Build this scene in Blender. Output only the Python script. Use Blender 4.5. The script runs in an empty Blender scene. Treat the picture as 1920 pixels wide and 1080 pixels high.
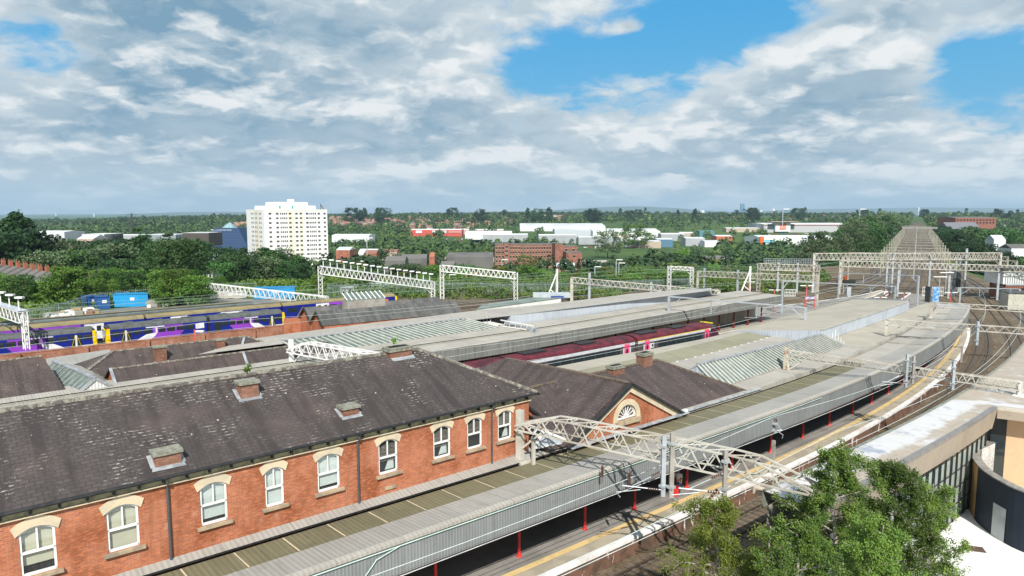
# blue gaps (negative) and cloud banks (positive) of the sky: pixel of their middle, radii in degrees, strength
SKY_B = [(110, 115, 4.0, 2.2, -.16), (1000, 105, 5, 2.3, -.16), (1270, 60, 7.5, 3.6, -.21), (1040, 170, 4, 1.6, -.10), (1840, 95, 4.2, 2.8, -.22), (1500, 20, 5, 1.6, -.08), (60, 50, 3, 1.0, -.04),
 (480, 190, 16, 7, .11), (1450, 230, 16, 4.0, .09), (1630, 85, 4.6, 2.8, .17), (1180, 48, 1.3, .7, .16), (300, 50, 8, 3, .10), (850, 60, 5, 2.5, .10), (1890, 18, 2.5, 1.4, .16), (200, 260, 12, 4, .08)]
DARK_B = [(300, 170, 8, 3.2, .45), (680, 190, 10, 3.2, .45), (560, 50, 9, 2.2, .2), (1350, 330, 14, 1.8, .3), (1200, 40, 6, 5, -.5), (1450, 130, 12, 4.5, -.5), (1650, 60, 6, 4, -.4), (350, 250, 6, 1.8, -.4)]
import bpy, math, random
import numpy as np
from mathutils import Vector
PI = math.pi
SC = bpy.context.scene
COL = SC.collection
R_ = math.radians
# ------------------------------------------------------------------ camera
FPX, HZ, CH = 1280.0, 398.0, 19.0
PIT = math.atan((540 - HZ) / FPX)
cp, sp = math.cos(PIT), math.sin(PIT)
cam = bpy.data.cameras.new("camera"); cam.lens = 24; cam.sensor_width = 36
cam.clip_start = .3; cam.clip_end = 60000
co = bpy.data.objects.new("camera", cam); COL.objects.link(co)
co.location = (0, 0, CH); co.rotation_euler = (PI / 2 - PIT, 0, 0); SC.camera = co
# ------------------------------------------------------------------ light
SUN_EL, SUN_AZ = R_(43), R_(176)          # azimuth clockwise from +Y: behind the camera
SC.view_settings.view_transform = 'Standard'; SC.view_settings.look = 'None'
SC.view_settings.gamma = 1; SC.view_settings.exposure = 0.42
sl = bpy.data.lights.new("sun", 'SUN'); sl.energy = 5.0; sl.angle = R_(.55); sl.color = (1, .955, .88)
so = bpy.data.objects.new("sun", sl); COL.objects.link(so)
sd = Vector((math.sin(SUN_AZ) * math.cos(SUN_EL), math.cos(SUN_AZ) * math.cos(SUN_EL), math.sin(SUN_EL)))
so.rotation_euler = sd.to_track_quat('Z', 'Y').to_euler(); so.location = (0, -40, 80)

class NT:
    def __init__(s, tree): s.t = tree; s.n = tree.nodes; s.l = tree.links
    def new(s, typ, **kw):
        n = s.n.new(typ); ins = kw.pop('ins', {})
        for k, v in kw.items(): setattr(n, k, v)
        for k, v in ins.items(): s.put(n.inputs[k], v)
        return n
    def put(s, sock, v):
        if isinstance(v, bpy.types.NodeSocket): s.l.new(v, sock)
        elif isinstance(v, (tuple, list)) and len(v) == 3 and sock.type == 'RGBA': sock.default_value = (*v, 1)
        else: sock.default_value = v
    def m(s, op, a, b=0, c=None, clamp=False):
        n = s.new('ShaderNodeMath', operation=op, use_clamp=clamp); s.put(n.inputs[0], a); s.put(n.inputs[1], b)
        if c is not None: s.put(n.inputs[2], c)
        return n.outputs[0]
    def vm(s, op, a, b=None):
        n = s.new('ShaderNodeVectorMath', operation=op); s.put(n.inputs[0], a)
        if b is not None: s.put(n.inputs[1], b)
        return n.outputs['Value'] if op in ('LENGTH', 'DOT_PRODUCT', 'DISTANCE') else n.outputs[0]
    def mix(s, f, a, b, mode='MIX'):
        n = s.new('ShaderNodeMix', data_type='RGBA', blend_type=mode, clamp_factor=True)
        s.put(n.inputs[0], f); s.put(n.inputs[6], a); s.put(n.inputs[7], b); return n.outputs[2]
    def noise(s, vec, sc, det=3, rough=.55, out=0, dist=0):
        n = s.new('ShaderNodeTexNoise', ins={'Scale': sc, 'Detail': det, 'Roughness': rough, 'Distortion': dist})
        if vec is not None: s.put(n.inputs['Vector'], vec)
        return n.outputs[out]
    def ss(s, x, a, b, lo=0., hi=1.):
        n = s.new('ShaderNodeMapRange', interpolation_type='SMOOTHSTEP', ins={0: x, 1: a, 2: b, 3: lo, 4: hi}); return n.outputs[0]
    def vec(s, x, y, z):
        n = s.new('ShaderNodeCombineXYZ'); s.put(n.inputs[0], x); s.put(n.inputs[1], y); s.put(n.inputs[2], z); return n.outputs[0]
    def sep(s, v):
        n = s.new('ShaderNodeSeparateXYZ'); s.put(n.inputs[0], v); return n.outputs

w = bpy.data.worlds.new("World"); SC.world = w; w.use_nodes = True
T = NT(w.node_tree); T.n.clear()
sky = T.new('ShaderNodeTexSky', sky_type='NISHITA', sun_disc=False, sun_elevation=SUN_EL, sun_rotation=SUN_AZ, air_density=1.0, dust_density=.6, ozone_density=2.0)
geo = T.new('ShaderNodeTexCoord'); d = geo.outputs['Generated']
X, Y, Z = T.sep(T.vm('NORMALIZE', d))
Zc = T.m('MAXIMUM', Z, 0.0)
den = T.m('ADD', T.m('MULTIPLY', Zc, .9), .25)
P0 = T.vec(T.m('DIVIDE', X, den), T.m('DIVIDE', Y, den), 0.)
az = T.m('ARCTAN2', X, Y); el = T.m('ARCSINE', Z)
def bump(a0, e0, ra, re):            # a soft ellipse in azimuth / elevation, degrees
    u = T.m('DIVIDE', T.m('SUBTRACT', az, R_(a0)), R_(ra)); v = T.m('DIVIDE', T.m('SUBTRACT', el, R_(e0)), R_(re))
    return T.m('EXPONENT', T.m('MULTIPLY', T.m('ADD', T.m('MULTIPLY', u, u), T.m('MULTIPLY', v, v)), -1.))
def ae(u, v):
    a = (u - 960) / FPX; b = (540 - v) / FPX; y = cp + b * sp; z = -sp + b * cp
    return math.degrees(math.atan2(a, y)), math.degrees(math.atan2(z, math.hypot(a, y)))
def vor(vec, sc, det):
    n = T.new('ShaderNodeTexVoronoi', feature='F1', ins={'Vector': vec, 'Scale': sc, 'Detail': det, 'Roughness': .55, 'Lacunarity': 2.1}); n.normalize = True
    return T.m('SUBTRACT', 1., n.outputs['Distance'])
def cover(vec, det):
    return T.m('ADD', T.m('ADD', T.m('MULTIPLY', T.noise(vec, 1.5, det, .56), .60), T.m('MULTIPLY', vor(vec, 4.6, 2.), .24)), T.m('MULTIPLY', T.noise(vec, 9.5, 4, .6), .16))
wob = T.noise(P0, 4.4, 5, .62, 'Color')
P1 = T.vm('ADD', P0, T.vm('MULTIPLY', T.vm('SUBTRACT', wob, (.5, .5, .5)), (.17, .17, 0)))
dens = cover(P1, 6)
bias = .07
for (u, v, ra, re, k) in SKY_B:
    a0, e0 = ae(u, v); bias = T.m('ADD', bias, T.m('MULTIPLY', bump(a0, e0, ra, re), k))
bias = T.m('ADD', bias, T.ss(el, R_(9), R_(1), 0., .08))
c0 = T.m('ADD', dens, bias)
mask = T.ss(c0, .50, .62)
P2 = T.vm('MULTIPLY', P1, (.94, .94, 0.))
P3 = T.vm('MULTIPLY', P1, (1.05, 1.05, 0.))
g1 = T.m('SUBTRACT', dens, cover(P2, 4))
lit = T.ss(g1, -.045, .055)
thick = T.ss(c0, .54, .74)
sh = T.m('MULTIPLY', T.m('SUBTRACT', 1., lit), T.m('MULTIPLY_ADD', thick, .6, .25))
big = T.ss(T.noise(P0, 1.3, 3, .5), .44, .66)
for (u, v, ra, re, k) in DARK_B:
    a0, e0 = ae(u, v); big = T.m('ADD', big, T.m('MULTIPLY', bump(a0, e0, ra, re), k))
soft = T.ss(T.noise(P1, 3.8, 6, .6), .34, .62)
sh = T.m('ADD', T.m('MULTIPLY', sh, .76), T.m('MULTIPLY', T.m('MULTIPLY', big, soft), .48), clamp=True)
sh = T.m('MULTIPLY', sh, T.ss(el, R_(0), R_(9), .62, 1.))
hi = T.m('MULTIPLY', T.ss(g1, .02, .09), T.ss(c0, .55, .68))
ccol = T.mix(sh, (6.0, 6.6, 6.9), (1.75, 3.1, 4.3))
ccol = T.mix(T.m('MULTIPLY', hi, .8), ccol, (8.3, 8.35, 8.3))
ccol = T.mix(T.m('MULTIPLY', T.ss(el, R_(5), R_(.3)), .4), ccol, (5.0, 6.3, 7.0))
skyc = T.mix(1., sky.outputs[0], (.62, 1.0, 1.30), 'MULTIPLY')
skyc = T.mix(.9, skyc, T.mix(T.ss(el, R_(17), R_(6)), (.55, 3.5, 6.7), (1.2, 4.1, 6.6)))
full = T.mix(mask, skyc, ccol)
full = T.mix(T.ss(Z, 0.0, -.02), full, (3., 3.6, 4.))
bg = T.new('ShaderNodeBackground', ins={0: full, 1: .085})
wo = T.new('ShaderNodeOutputWorld'); T.l.new(bg.outputs[0], wo.inputs[0])
w.cycles.sampling_method = 'MANUAL'; w.cycles.sample_map_resolution = 512
SC.cycles.max_bounces = 5; SC.cycles.diffuse_bounces = 2; SC.cycles.glossy_bounces = 2; SC.cycles.transparent_max_bounces = 12; SC.cycles.transmission_bounces = 3
SC.cycles.use_denoising = True
# ------------------------------------------------------------------ helpers
A0 = R_(50.2); DX, DY = math.sin(A0), math.cos(A0)          # along the near tracks
def st(s, t, z=0.): return (s * DX - t * DY, s * DY + t * DX, z)
def at(u, v, z):                                            # where the ray of a photo pixel meets height z
    a = (u - 960) / FPX; b = (540 - v) / FPX
    k = (z - CH) / (-sp + b * cp); return (a * k, (cp + b * sp) * k, z)
def azr(u, y, z=0.):                                        # the point at forward distance y seen in pixel column u
    b0 = (y * sp + (z - CH) * cp) / (y * cp - (z - CH) * sp)
    dpt = y * cp - (z - CH) * sp; return ((u - 960) / FPX * dpt, y, z)
def rowz(v, y):                                             # height of a pixel row at forward distance y
    b = (540 - v) / FPX; return CH + y * (-sp + b * cp) / (cp + b * sp)
# the curve of the platform edge: straight, then bending towards the viaduct
CX, CY, CA = [], [], []
x, y = 1.7 - 60 * math.sin(R_(50.8)), 32.3 - 60 * math.cos(R_(50.8))
for i in range(-60, 1600):
    a = max(50.8 - max(0, i - 20) * .22, 30.6); CX.append(x); CY.append(y); CA.append(R_(a))
    x += math.sin(R_(a)); y += math.cos(R_(a))
def R(L, o, z=0.):
    f = L + 60; i = max(0, min(len(CX) - 2, int(f))); k = f - i
    x = CX[i] + k * math.sin(CA[i]); y = CY[i] + k * math.cos(CA[i]); a = CA[i]
    return (x - o * math.cos(a), y + o * math.sin(a), z)
def lerp(a, b, k): return tuple(a[i] + (b[i] - a[i]) * k for i in range(len(a)))
def V(a): return np.array(a, float)
def nrm(a):
    l = np.linalg.norm(a); return a / l if l > 1e-9 else a

class MB:
    def __init__(s): s.v = []; s.f = []; s.uv = []
    def poly(s, pts, uv=None):
        i = len(s.v); s.v += [tuple(p) for p in pts]; s.f.append(tuple(range(i, i + len(pts)))); s.uv.append(uv); return s
    def box(s, c, size, ax=None, ay=None, cap=True):
        """box with centre c; ax, ay unit horizontal axes"""
        ax = V(ax or (DX, DY, 0)); ay = V(ay) if ay is not None else np.cross((0, 0, 1), ax); azz = np.cross(ax, ay)
        c = V(c); hx, hy, hz = size[0] / 2 * ax, size[1] / 2 * ay, size[2] / 2 * azz
        p = [c + i * hx + j * hy + k * hz for k in (-1, 1) for j in (-1, 1) for i in (-1, 1)]
        n = len(s.v); s.v += [tuple(q) for q in p]
        for q in ((0, 2, 3, 1), (4, 5, 7, 6), (0, 1, 5, 4), (2, 6, 7, 3), (0, 4, 6, 2), (1, 3, 7, 5)):
            s.f.append(tuple(n + k for k in q)); s.uv.append(None)
        return s
    def beam(s, p, q, w, h=None, cap=False):
        h = h or w; p, q = V(p), V(q); dd = nrm(q - p)
        up = V((0, 0, 1)) if abs(dd[2]) < .95 else V((DX, DY, 0))
        e1 = nrm(np.cross(dd, up)) * w / 2; e2 = nrm(np.cross(e1, dd)) * h / 2
        n = len(s.v); s.v += [tuple(a + b) for a in (p, q) for b in (e1 + e2, e2 - e1, -e1 - e2, e1 - e2)]
        for k in range(4): s.f.append((n + k, n + (k + 1) % 4, n + 4 + (k + 1) % 4, n + 4 + k)); s.uv.append(None)
        if cap: s.f += [(n + 3, n + 2, n + 1, n), (n + 4, n + 5, n + 6, n + 7)]; s.uv += [None, None]
        return s
    def tube(s, pts, r, n=6):
        pts = [V(p) for p in pts]; b = len(s.v)
        for i, p in enumerate(pts):
            dd = nrm(pts[min(i + 1, len(pts) - 1)] - pts[max(i - 1, 0)])
            up = V((0, 0, 1)) if abs(dd[2]) < .9 else V((1, 0, 0))
            e1 = nrm(np.cross(dd, up)); e2 = np.cross(e1, dd); rr = r[i] if isinstance(r, (list, tuple)) else r
            s.v += [tuple(p + rr * (math.cos(2 * PI * k / n) * e1 + math.sin(2 * PI * k / n) * e2)) for k in range(n)]
        for i in range(len(pts) - 1):
            for k in range(n):
                a = b + i * n + k; c = b + i * n + (k + 1) % n; s.f.append((a, c, c + n, a + n)); s.uv.append(None)
        s.f.append(tuple(b + k for k in range(n))[::-1]); s.uv.append(None)
        s.f.append(tuple(b + (len(pts) - 1) * n + k for k in range(n))); s.uv.append(None)
        return s
    def ruled(s, A, B, dist=None):
        """strip between two polylines with uv in metres along / across"""
        u = 0.
        for i in range(len(A) - 1):
            du = math.dist(A[i], A[i + 1]); w0, w1 = math.dist(A[i], B[i]), math.dist(A[i + 1], B[i + 1])
            s.poly([A[i], A[i + 1], B[i + 1], B[i]], [(u, 0), (u + du, 0), (u + du, w1), (u, w0)]); u += du
        return s
    def prism(s, pts, z0, z1):
        """vertical prism over a horizontal outline"""
        n = len(pts); s.poly([(p[0], p[1], z1) for p in pts]); s.poly([(p[0], p[1], z0) for p in pts][::-1])
        for i in range(n):
            a, b = pts[i], pts[(i + 1) % n]; s.poly([(a[0], a[1], z0), (b[0], b[1], z0), (b[0], b[1], z1), (a[0], a[1], z1)])
        return s
    def build(s, name, mat, parent=None, smooth=False, kind=None, loc=None):
        V3 = np.array(s.v, np.float64) if s.v else np.zeros((0, 3))
        base = np.array(world_loc(parent)) if parent is not None else (np.array(loc, float) if loc is not None else np.zeros(3))
        me = bpy.data.meshes.new(name); me.from_pydata((V3 - base).tolist(), [], s.f)
        uvl = me.uv_layers.new(name="UVMap"); data = []
        for f, uv in zip(s.f, s.uv):
            if uv is None:
                P = V3[list(f)]; nn = np.cross(P[1] - P[0], P[2] - P[0])
                if np.linalg.norm(nn) < 1e-9 and len(f) > 3: nn = np.cross(P[2] - P[0], P[3] - P[0])
                nn = nrm(nn)
                if abs(nn[2]) > .995: t1 = V((DX, DY, 0)); t2 = V((-DY, DX, 0))
                else:
                    t1 = nrm(np.cross((0, 0, 1), nn)); t2 = np.cross(nn, t1)
                for p in P: data += [float(p @ t1), float(p @ t2)]
            else:
                for q in uv: data += [q[0], q[1]]
        uvl.data.foreach_set('uv', data)
        me.materials.append(mat)
        if smooth: me.polygons.foreach_set('use_smooth', [True] * len(me.polygons))
        me.update()
        o = bpy.data.objects.new(name, me); COL.objects.link(o)
        if parent is not None: o.parent = parent
        elif loc is not None: o.location = loc
        if kind: o['kind'] = kind
        return o
def world_loc(o):
    l = V((0, 0, 0))
    while o is not None: l = l + V(tuple(o.location)); o = o.parent
    return tuple(l)
def tag(o, label, cat, group=None, kind=None):
    if label: o['label'] = label
    if cat: o['category'] = cat
    if group: o['group'] = group
    if kind: o['kind'] = kind
    return o
def thing(name, label, cat, loc=(0, 0, 0), group=None):
    o = bpy.data.objects.new(name, None); COL.objects.link(o); o.location = loc; o.empty_display_size = .5
    return tag(o, label, cat, group)
def dup(root, loc, rotz=0, scale=None, label=None, cat=None, group=None):
    def cp_(o, par):
        c = o.copy(); COL.objects.link(c); c.parent = par
        for ch in o.children: cp_(ch, c)
        return c
    c = cp_(root, None); c.location = loc; c.rotation_euler = (0, 0, rotz)
    if scale is not None: c.scale = scale if isinstance(scale, tuple) else (scale,) * 3
    if label: c['label'] = label
    if cat: c['category'] = cat
    if group: c['group'] = group
    return c

# ------------------------------------------------------------------ materials
def new_mat(name):
    m = bpy.data.materials.new(name); m.use_nodes = True; t = NT(m.node_tree); t.n.clear()
    o = t.new('ShaderNodeOutputMaterial'); b = t.new('ShaderNodeBsdfPrincipled'); t.l.new(b.outputs[0], o.inputs[0]); t.bsdf = b; t.out = o
    t.put(b.inputs['Specular IOR Level'], .3)
    return m, t
def wpos(t): return t.new('ShaderNodeNewGeometry').outputs['Position']
def uvn(t): return t.new('ShaderNodeUVMap').outputs[0]
def fin(t, col, rough=.8, metal=0., bump=None, bs=.3, bd=.02, spec=None):
    t.put(t.bsdf.inputs['Base Color'], col); t.put(t.bsdf.inputs['Roughness'], rough); t.put(t.bsdf.inputs['Metallic'], metal)
    if spec is not None: t.put(t.bsdf.inputs['Specular IOR Level'], spec)
    if bump is not None:
        n = t.new('ShaderNodeBump', ins={'Strength': bs, 'Distance': bd, 'Height': bump}); t.l.new(n.outputs[0], t.bsdf.inputs['Normal'])
def plain(name, c, c2=None, sc=1.5, rough=.75, metal=0., lo=.42, hi=.62, bs=0, obj=False, spec=None):
    m, t = new_mat(name); p = wpos(t) if not obj else t.new('ShaderNodeTexCoord').outputs['Object']
    if c2 is None: c2 = tuple(v * .78 for v in c)
    f = t.ss(t.noise(p, sc, 6, .62), lo, hi); f2 = t.noise(p, sc * 9, 3, .6)
    col = t.mix(f, c, c2); col = t.mix(t.m('MULTIPLY', f2, .35), col, tuple(v * .6 for v in c))
    fin(t, col, rough, metal, f2 if bs else None, bs, .02, spec); return m
def brick_mat(name, c1, c2, mortar, bw=.24, bh=.08, wash=.35):
    m, t = new_mat(name); u = uvn(t)
    b = t.new('ShaderNodeTexBrick', ins={'Vector': u, 'Color1': c1, 'Color2': c2, 'Mortar': mortar, 'Scale': 1., 'Mortar Size': .008, 'Brick Width': bw, 'Row Height': bh, 'Bias': -.1})
    p = wpos(t); n = t.noise(p, .55, 6, .65); n2 = t.noise(t.vm('MULTIPLY', u, (4.3, 12.5, 1)), 1., 2, .5)
    col = t.mix(t.ss(n, .40, .66), b.outputs[0], tuple(v * .55 for v in c1))
    col = t.mix(t.m('MULTIPLY', t.ss(n2, .45, .75), .6), col, tuple(min(1, v * 1.45) for v in c1))
    n3 = t.noise(p, 1.7, 5, .7); col = t.mix(t.m('MULTIPLY', t.ss(t.noise(t.vm('MULTIPLY', u, (1.6, .22, 1)), 1., 5, .65), .52, .72), .45), col, tuple(v * .45 for v in c1)); n3 = n3; col = t.mix(t.m('MULTIPLY', t.ss(n3, .60, .74), wash), col, (.52, .36, .30))
    fin(t, col, .9, 0, b.outputs[1], .4, -.01, .15); return m
def slate_mat(name, c, lich=1., sw=.42, sh=.26):
    m, t = new_mat(name); u = uvn(t)
    b = t.new('ShaderNodeTexBrick', ins={'Vector': u, 'Color1': c, 'Color2': tuple(v * .74 for v in c), 'Mortar': tuple(v * .55 for v in c), 'Scale': 1., 'Mortar Size': .022, 'Mortar Smooth': .3, 'Brick Width': sw, 'Row Height': sh})
    p = wpos(t); ux, uy, uz = t.sep(u)
    st_ = t.noise(t.vm('MULTIPLY', u, (1.5, .12, 1)), 1., 6, .68)
    col = t.mix(t.ss(st_, .43, .62), b.outputs[0], tuple(v * .50 for v in c))
    col = t.mix(t.m('MULTIPLY', t.ss(t.noise(p, .35, 4, .6), .5, .7), .5), col, (c[0] * 1.35, c[1] * 1.22, c[2] * 1.18))
    if lich:
        low = t.m('LESS_THAN', t.m('FRACT', t.m('DIVIDE', uy, sh)), .34)      # pale growth sits on the lower edge of a row
        patch = t.m('ADD', t.ss(t.noise(p, .42, 4, .6), .50, .65), T_RIDGE(t, uy) if lich == 2 else 0., clamp=True)
        fine = t.ss(t.noise(t.vm('MULTIPLY', u, (2.6, 3.8, 1)), 2., 4, .7), .50, .60)
        f = t.m('MULTIPLY', t.m('MULTIPLY', low, patch), fine); col = t.mix(t.m('MULTIPLY', f, .62 * min(lich, 1)), col, (.50, .47, .42))
        vo = t.new('ShaderNodeTexVoronoi', ins={'Vector': u, 'Scale': 1.3}); vo.feature = 'F1'
        spot = t.m('MULTIPLY', t.m('LESS_THAN', vo.outputs['Distance'], .055), t.m('GREATER_THAN', t.sep(vo.outputs['Color'])[0], .45))
        col = t.mix(t.m('MULTIPLY', spot, .75), col, (.58, .57, .50))
    fin(t, col, .72, 0, b.outputs[1], .5, -.015, .35); return m
def T_RIDGE(t, uy): return t.ss(uy, 33.3, 35.3, 0., .55)
def corr_mat(name, c, pitch=.2, dirt=None, amp=.16, sheet=3.0, stain=.5):
    m, t = new_mat(name); u = uvn(t); ux, uy, uz = t.sep(u); p = wpos(t)
    wv = t.m('MULTIPLY_ADD', t.m('SINE', t.m('MULTIPLY', ux, 2 * PI / pitch)), .5, .5)
    n = t.noise(p, .7, 6, .65); st_ = t.noise(t.vm('MULTIPLY', u, (3.2, .35, 1)), 1., 5, .6)
    dirt = dirt or tuple(v * .6 for v in c)
    col = t.mix(t.ss(st_, .42, .72, 0, stain), c, dirt); col = t.mix(t.m('MULTIPLY', t.ss(n, .5, .72), .4), col, dirt)
    col = t.mix(t.m('MULTIPLY', t.m('SUBTRACT', 1., wv), amp), col, tuple(v * .3 for v in c))
    pt = t.ss(t.noise(p, .22, 3, .5), .48, .56); col = t.mix(t.m('MULTIPLY', pt, .22), col, tuple(v * .55 for v in c)); sp_ = t.ss(t.noise(p, 1.9, 5, .7), .60, .70); col = t.mix(t.m('MULTIPLY', sp_, .35), col, (dirt[0] * .7, dirt[1] * .75, dirt[2] * .6))
    fr = t.m('FRACT', t.m('DIVIDE', ux, sheet)); ln = t.m('LESS_THAN', fr, .02)
    col = t.mix(t.m('MULTIPLY', ln, .45), col, tuple(v * .45 for v in c))
    fin(t, col, .7, 0, wv, .45, .03, .25); return m
def ground_mat():
    m, t = new_mat("terrain"); p = wpos(t); x, y, z = t.sep(p)
    n = t.noise(p, .012, 6, .6); n2 = t.noise(p, .12, 5, .65); n3 = t.noise(p, 2.2, 4, .65)
    g = t.mix(t.ss(n, .42, .6), (.075, .135, .03), (.045, .095, .028)); g = t.mix(t.ss(n2, .5, .66), g, (.15, .15, .075))
    g = t.mix(t.m('MULTIPLY', n3, .5), g, (.03, .06, .015)); fin(t, g, .95, 0, n3, .5, .2, .1); return m
def ballast_mat():
    m, t = new_mat("ballast"); p = wpos(t); vo = t.new('ShaderNodeTexVoronoi', ins={'Vector': p, 'Scale': 6.})
    n = t.noise(p, .09, 6, .65); n2 = t.noise(p, .6, 5, .7)
    c = t.mix(t.ss(n, .40, .62), (.155, .115, .075), (.195, .16, .115)); c = t.mix(t.ss(n2, .48, .72), c, (.085, .062, .042))
    c = t.mix(t.m('MULTIPLY', t.sep(vo.outputs['Color'])[0], .55), c, (.05, .04, .03)); c = t.mix(t.m('MULTIPLY', t.ss(t.noise(p, 1.7, 3, .5), .62, .7), .5), c, (.33, .29, .22))
    fin(t, c, .95, 0, vo.outputs['Distance'], .8, .05, .1); return m
def leaf_mat(name, c1, c2, tr=.28, sc=.35):
    m = bpy.data.materials.new(name); m.use_nodes = True; t = NT(m.node_tree); t.n.clear()
    o = t.new('ShaderNodeOutputMaterial'); p = wpos(t); oi = t.new('ShaderNodeObjectInfo').outputs['Random']
    f = t.m('ADD', t.m('MULTIPLY', t.noise(p, sc, 4, .6), 1.1), t.m('MULTIPLY_ADD', oi, .5, -.3), clamp=True)
    c = t.mix(t.ss(f, .3, .75), c1, c2)
    hs = t.new('ShaderNodeHueSaturation', ins={'Hue': t.m('MULTIPLY_ADD', oi, .05, .475), 'Saturation': 1., 'Value': t.m('MULTIPLY_ADD', t.m('FRACT', t.m('MULTIPLY', oi, 7.3)), .55, .72), 'Color': c})
    d1 = t.new('ShaderNodeBsdfPrincipled', ins={'Base Color': hs.outputs[0], 'Roughness': .55, 'Specular IOR Level': .25}); d2 = t.new('ShaderNodeBsdfTranslucent', ins={0: hs.outputs[0]})
    mx = t.new('ShaderNodeMixShader', ins={0: tr}); t.l.new(d1.outputs[0], mx.inputs[1]); t.l.new(d2.outputs[0], mx.inputs[2]); t.l.new(mx.outputs[0], o.inputs[0]); return m
def glass_mat(name, tint=(.02, .03, .035), rough=.06, spec=.9):
    m, t = new_mat(name); fin(t, tint, rough, 0, None, spec=spec); return m
M = {}
M['brick'] = brick_mat('orange_brick', (.43, .145, .068), (.33, .10, .055), (.36, .25, .18))
M['brick_old'] = brick_mat('old_brick', (.36, .155, .095), (.27, .11, .07), (.28, .22, .18), wash=.7)
M['brick_ch'] = brick_mat('sooty_brick', (.27, .13, .085), (.19, .09, .065), (.22, .18, .15), wash=.7)
M['brick_mill'] = brick_mat('mill_brick', (.29, .13, .095), (.23, .10, .075), (.25, .16, .12), .6, .25)
M['slate'] = slate_mat('slate_lichen', (.074, .060, .057), 2, .33, .20)
M['slate2'] = slate_mat('slate_plain', (.086, .066, .061), .35, .40, .24)
M['slate3'] = slate_mat('slate_grey', (.12, .12, .115), .5)
M['stone'] = plain('cream_stone', (.62, .52, .36), (.50, .43, .32), 1.2, .85)
M['sill'] = plain('buff_sill', (.42, .33, .22), (.25, .21, .16), 2., .85)
M['cornice'] = plain('weathered_cornice', (.42, .37, .22), (.20, .19, .12), 2.4, .85)
M['white'] = plain('white_gloss_paint', (.80, .80, .78), (.70, .70, .68), .6, .4)
M['blind'] = plain('cream_blind', (.60, .58, .45), (.54, .52, .41), .6, .8)
M['blind2'] = plain('white_blind', (.66, .72, .70), (.6, .66, .64), .6, .8)
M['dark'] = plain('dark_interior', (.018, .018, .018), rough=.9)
M['black'] = plain('black_iron', (.02, .021, .023), (.035, .035, .035), 3, .45)
M['greypipe'] = plain('grey_pipe', (.08, .085, .09), rough=.5)
M['lead'] = plain('lead_flashing', (.40, .43, .46), (.22, .24, .26), 2., .5)
M['lead_w'] = plain('bright_flashing', (.34, .36, .38), (.20, .21, .23), 2., .5)
M['glass'] = glass_mat('window_glass')
M['corr_grey'] = corr_mat('grey_corrugated', (.345, .33, .305), .22, (.24, .225, .195))
M['corr_pale'] = corr_mat('pale_corrugated', (.39, .365, .325), .22, (.26, .245, .215), .12)
M['corr_olive'] = corr_mat('mossy_rooflights', (.175, .16, .098), .22, (.11, .105, .07), .22, 2.2)
M['corr_tan'] = corr_mat('tan_roof', (.405, .37, .305), .25, (.29, .265, .215), .12, 2.4, .5)
M['fascia'] = corr_mat('fascia_boards', (.25, .262, .26), .16, (.16, .17, .165), .3, 1.6)
M['fascia_d'] = corr_mat('fascia_weathered', (.23, .235, .22), .18, (.11, .11, .10), .4, 4., .8)
M['fascia_b'] = corr_mat('bluish_cladding', (.44, .48, .53), .3, (.33, .36, .40), .12, 1.2)
M['plat'] = plain('platform_asphalt', (.26, .245, .225), (.19, .18, .165), .5, .9)
M['flag'] = plain('platform_flags', (.40, .35, .27), (.30, .27, .21), .8, .9)
M['yellow'] = plain('yellow_line', (.66, .48, .22), (.50, .38, .20), .9, .8)
M['edge'] = plain('white_edge_paint', (.78, .77, .76), (.60, .55, .52), .7, .7)
M['redpaint'] = plain('red_paint', (.62, .035, .03), (.45, .03, .025), 1., .4)
M['redcol'] = plain('pale_red_paint', (.72, .13, .11), rough=.5)
M['gal'] = plain('galvanised_steel', (.46, .50, .53), (.36, .39, .41), 1., .45, .2)
M['cream'] = plain('cream_steel', (.53, .51, .45), (.38, .34, .28), .5, .55)
M['aged'] = plain('aged_cream_steel', (.36, .34, .28), (.24, .22, .18), .5, .6)
M['creamr'] = plain('rusty_cream_steel', (.56, .52, .42), (.33, .16, .08), .8, .6, lo=.5, hi=.6)
M['conc'] = plain('concrete', (.36, .34, .30), (.26, .24, .21), .6, .9)
M['rail'] = plain('rail_steel', (.13, .10, .085), rough=.4, metal=.6)
M['sleeper'] = plain('sleeper', (.13, .105, .08), rough=.9)
M['ballast'] = ballast_mat(); M['terrain'] = ground_mat()
M['wire'] = plain('wire', (.50, .56, .54), rough=.5)
M['t_blue2'] = plain('panel_blue', (.03, .07, .30))
M['wire_g'] = plain('green_wire', (.30, .42, .36), rough=.6)
M['wire_d'] = plain('dark_wire', (.05, .055, .055), rough=.5)
M['insul'] = plain('brown_insulator', (.12, .05, .035), rough=.3)
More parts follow.
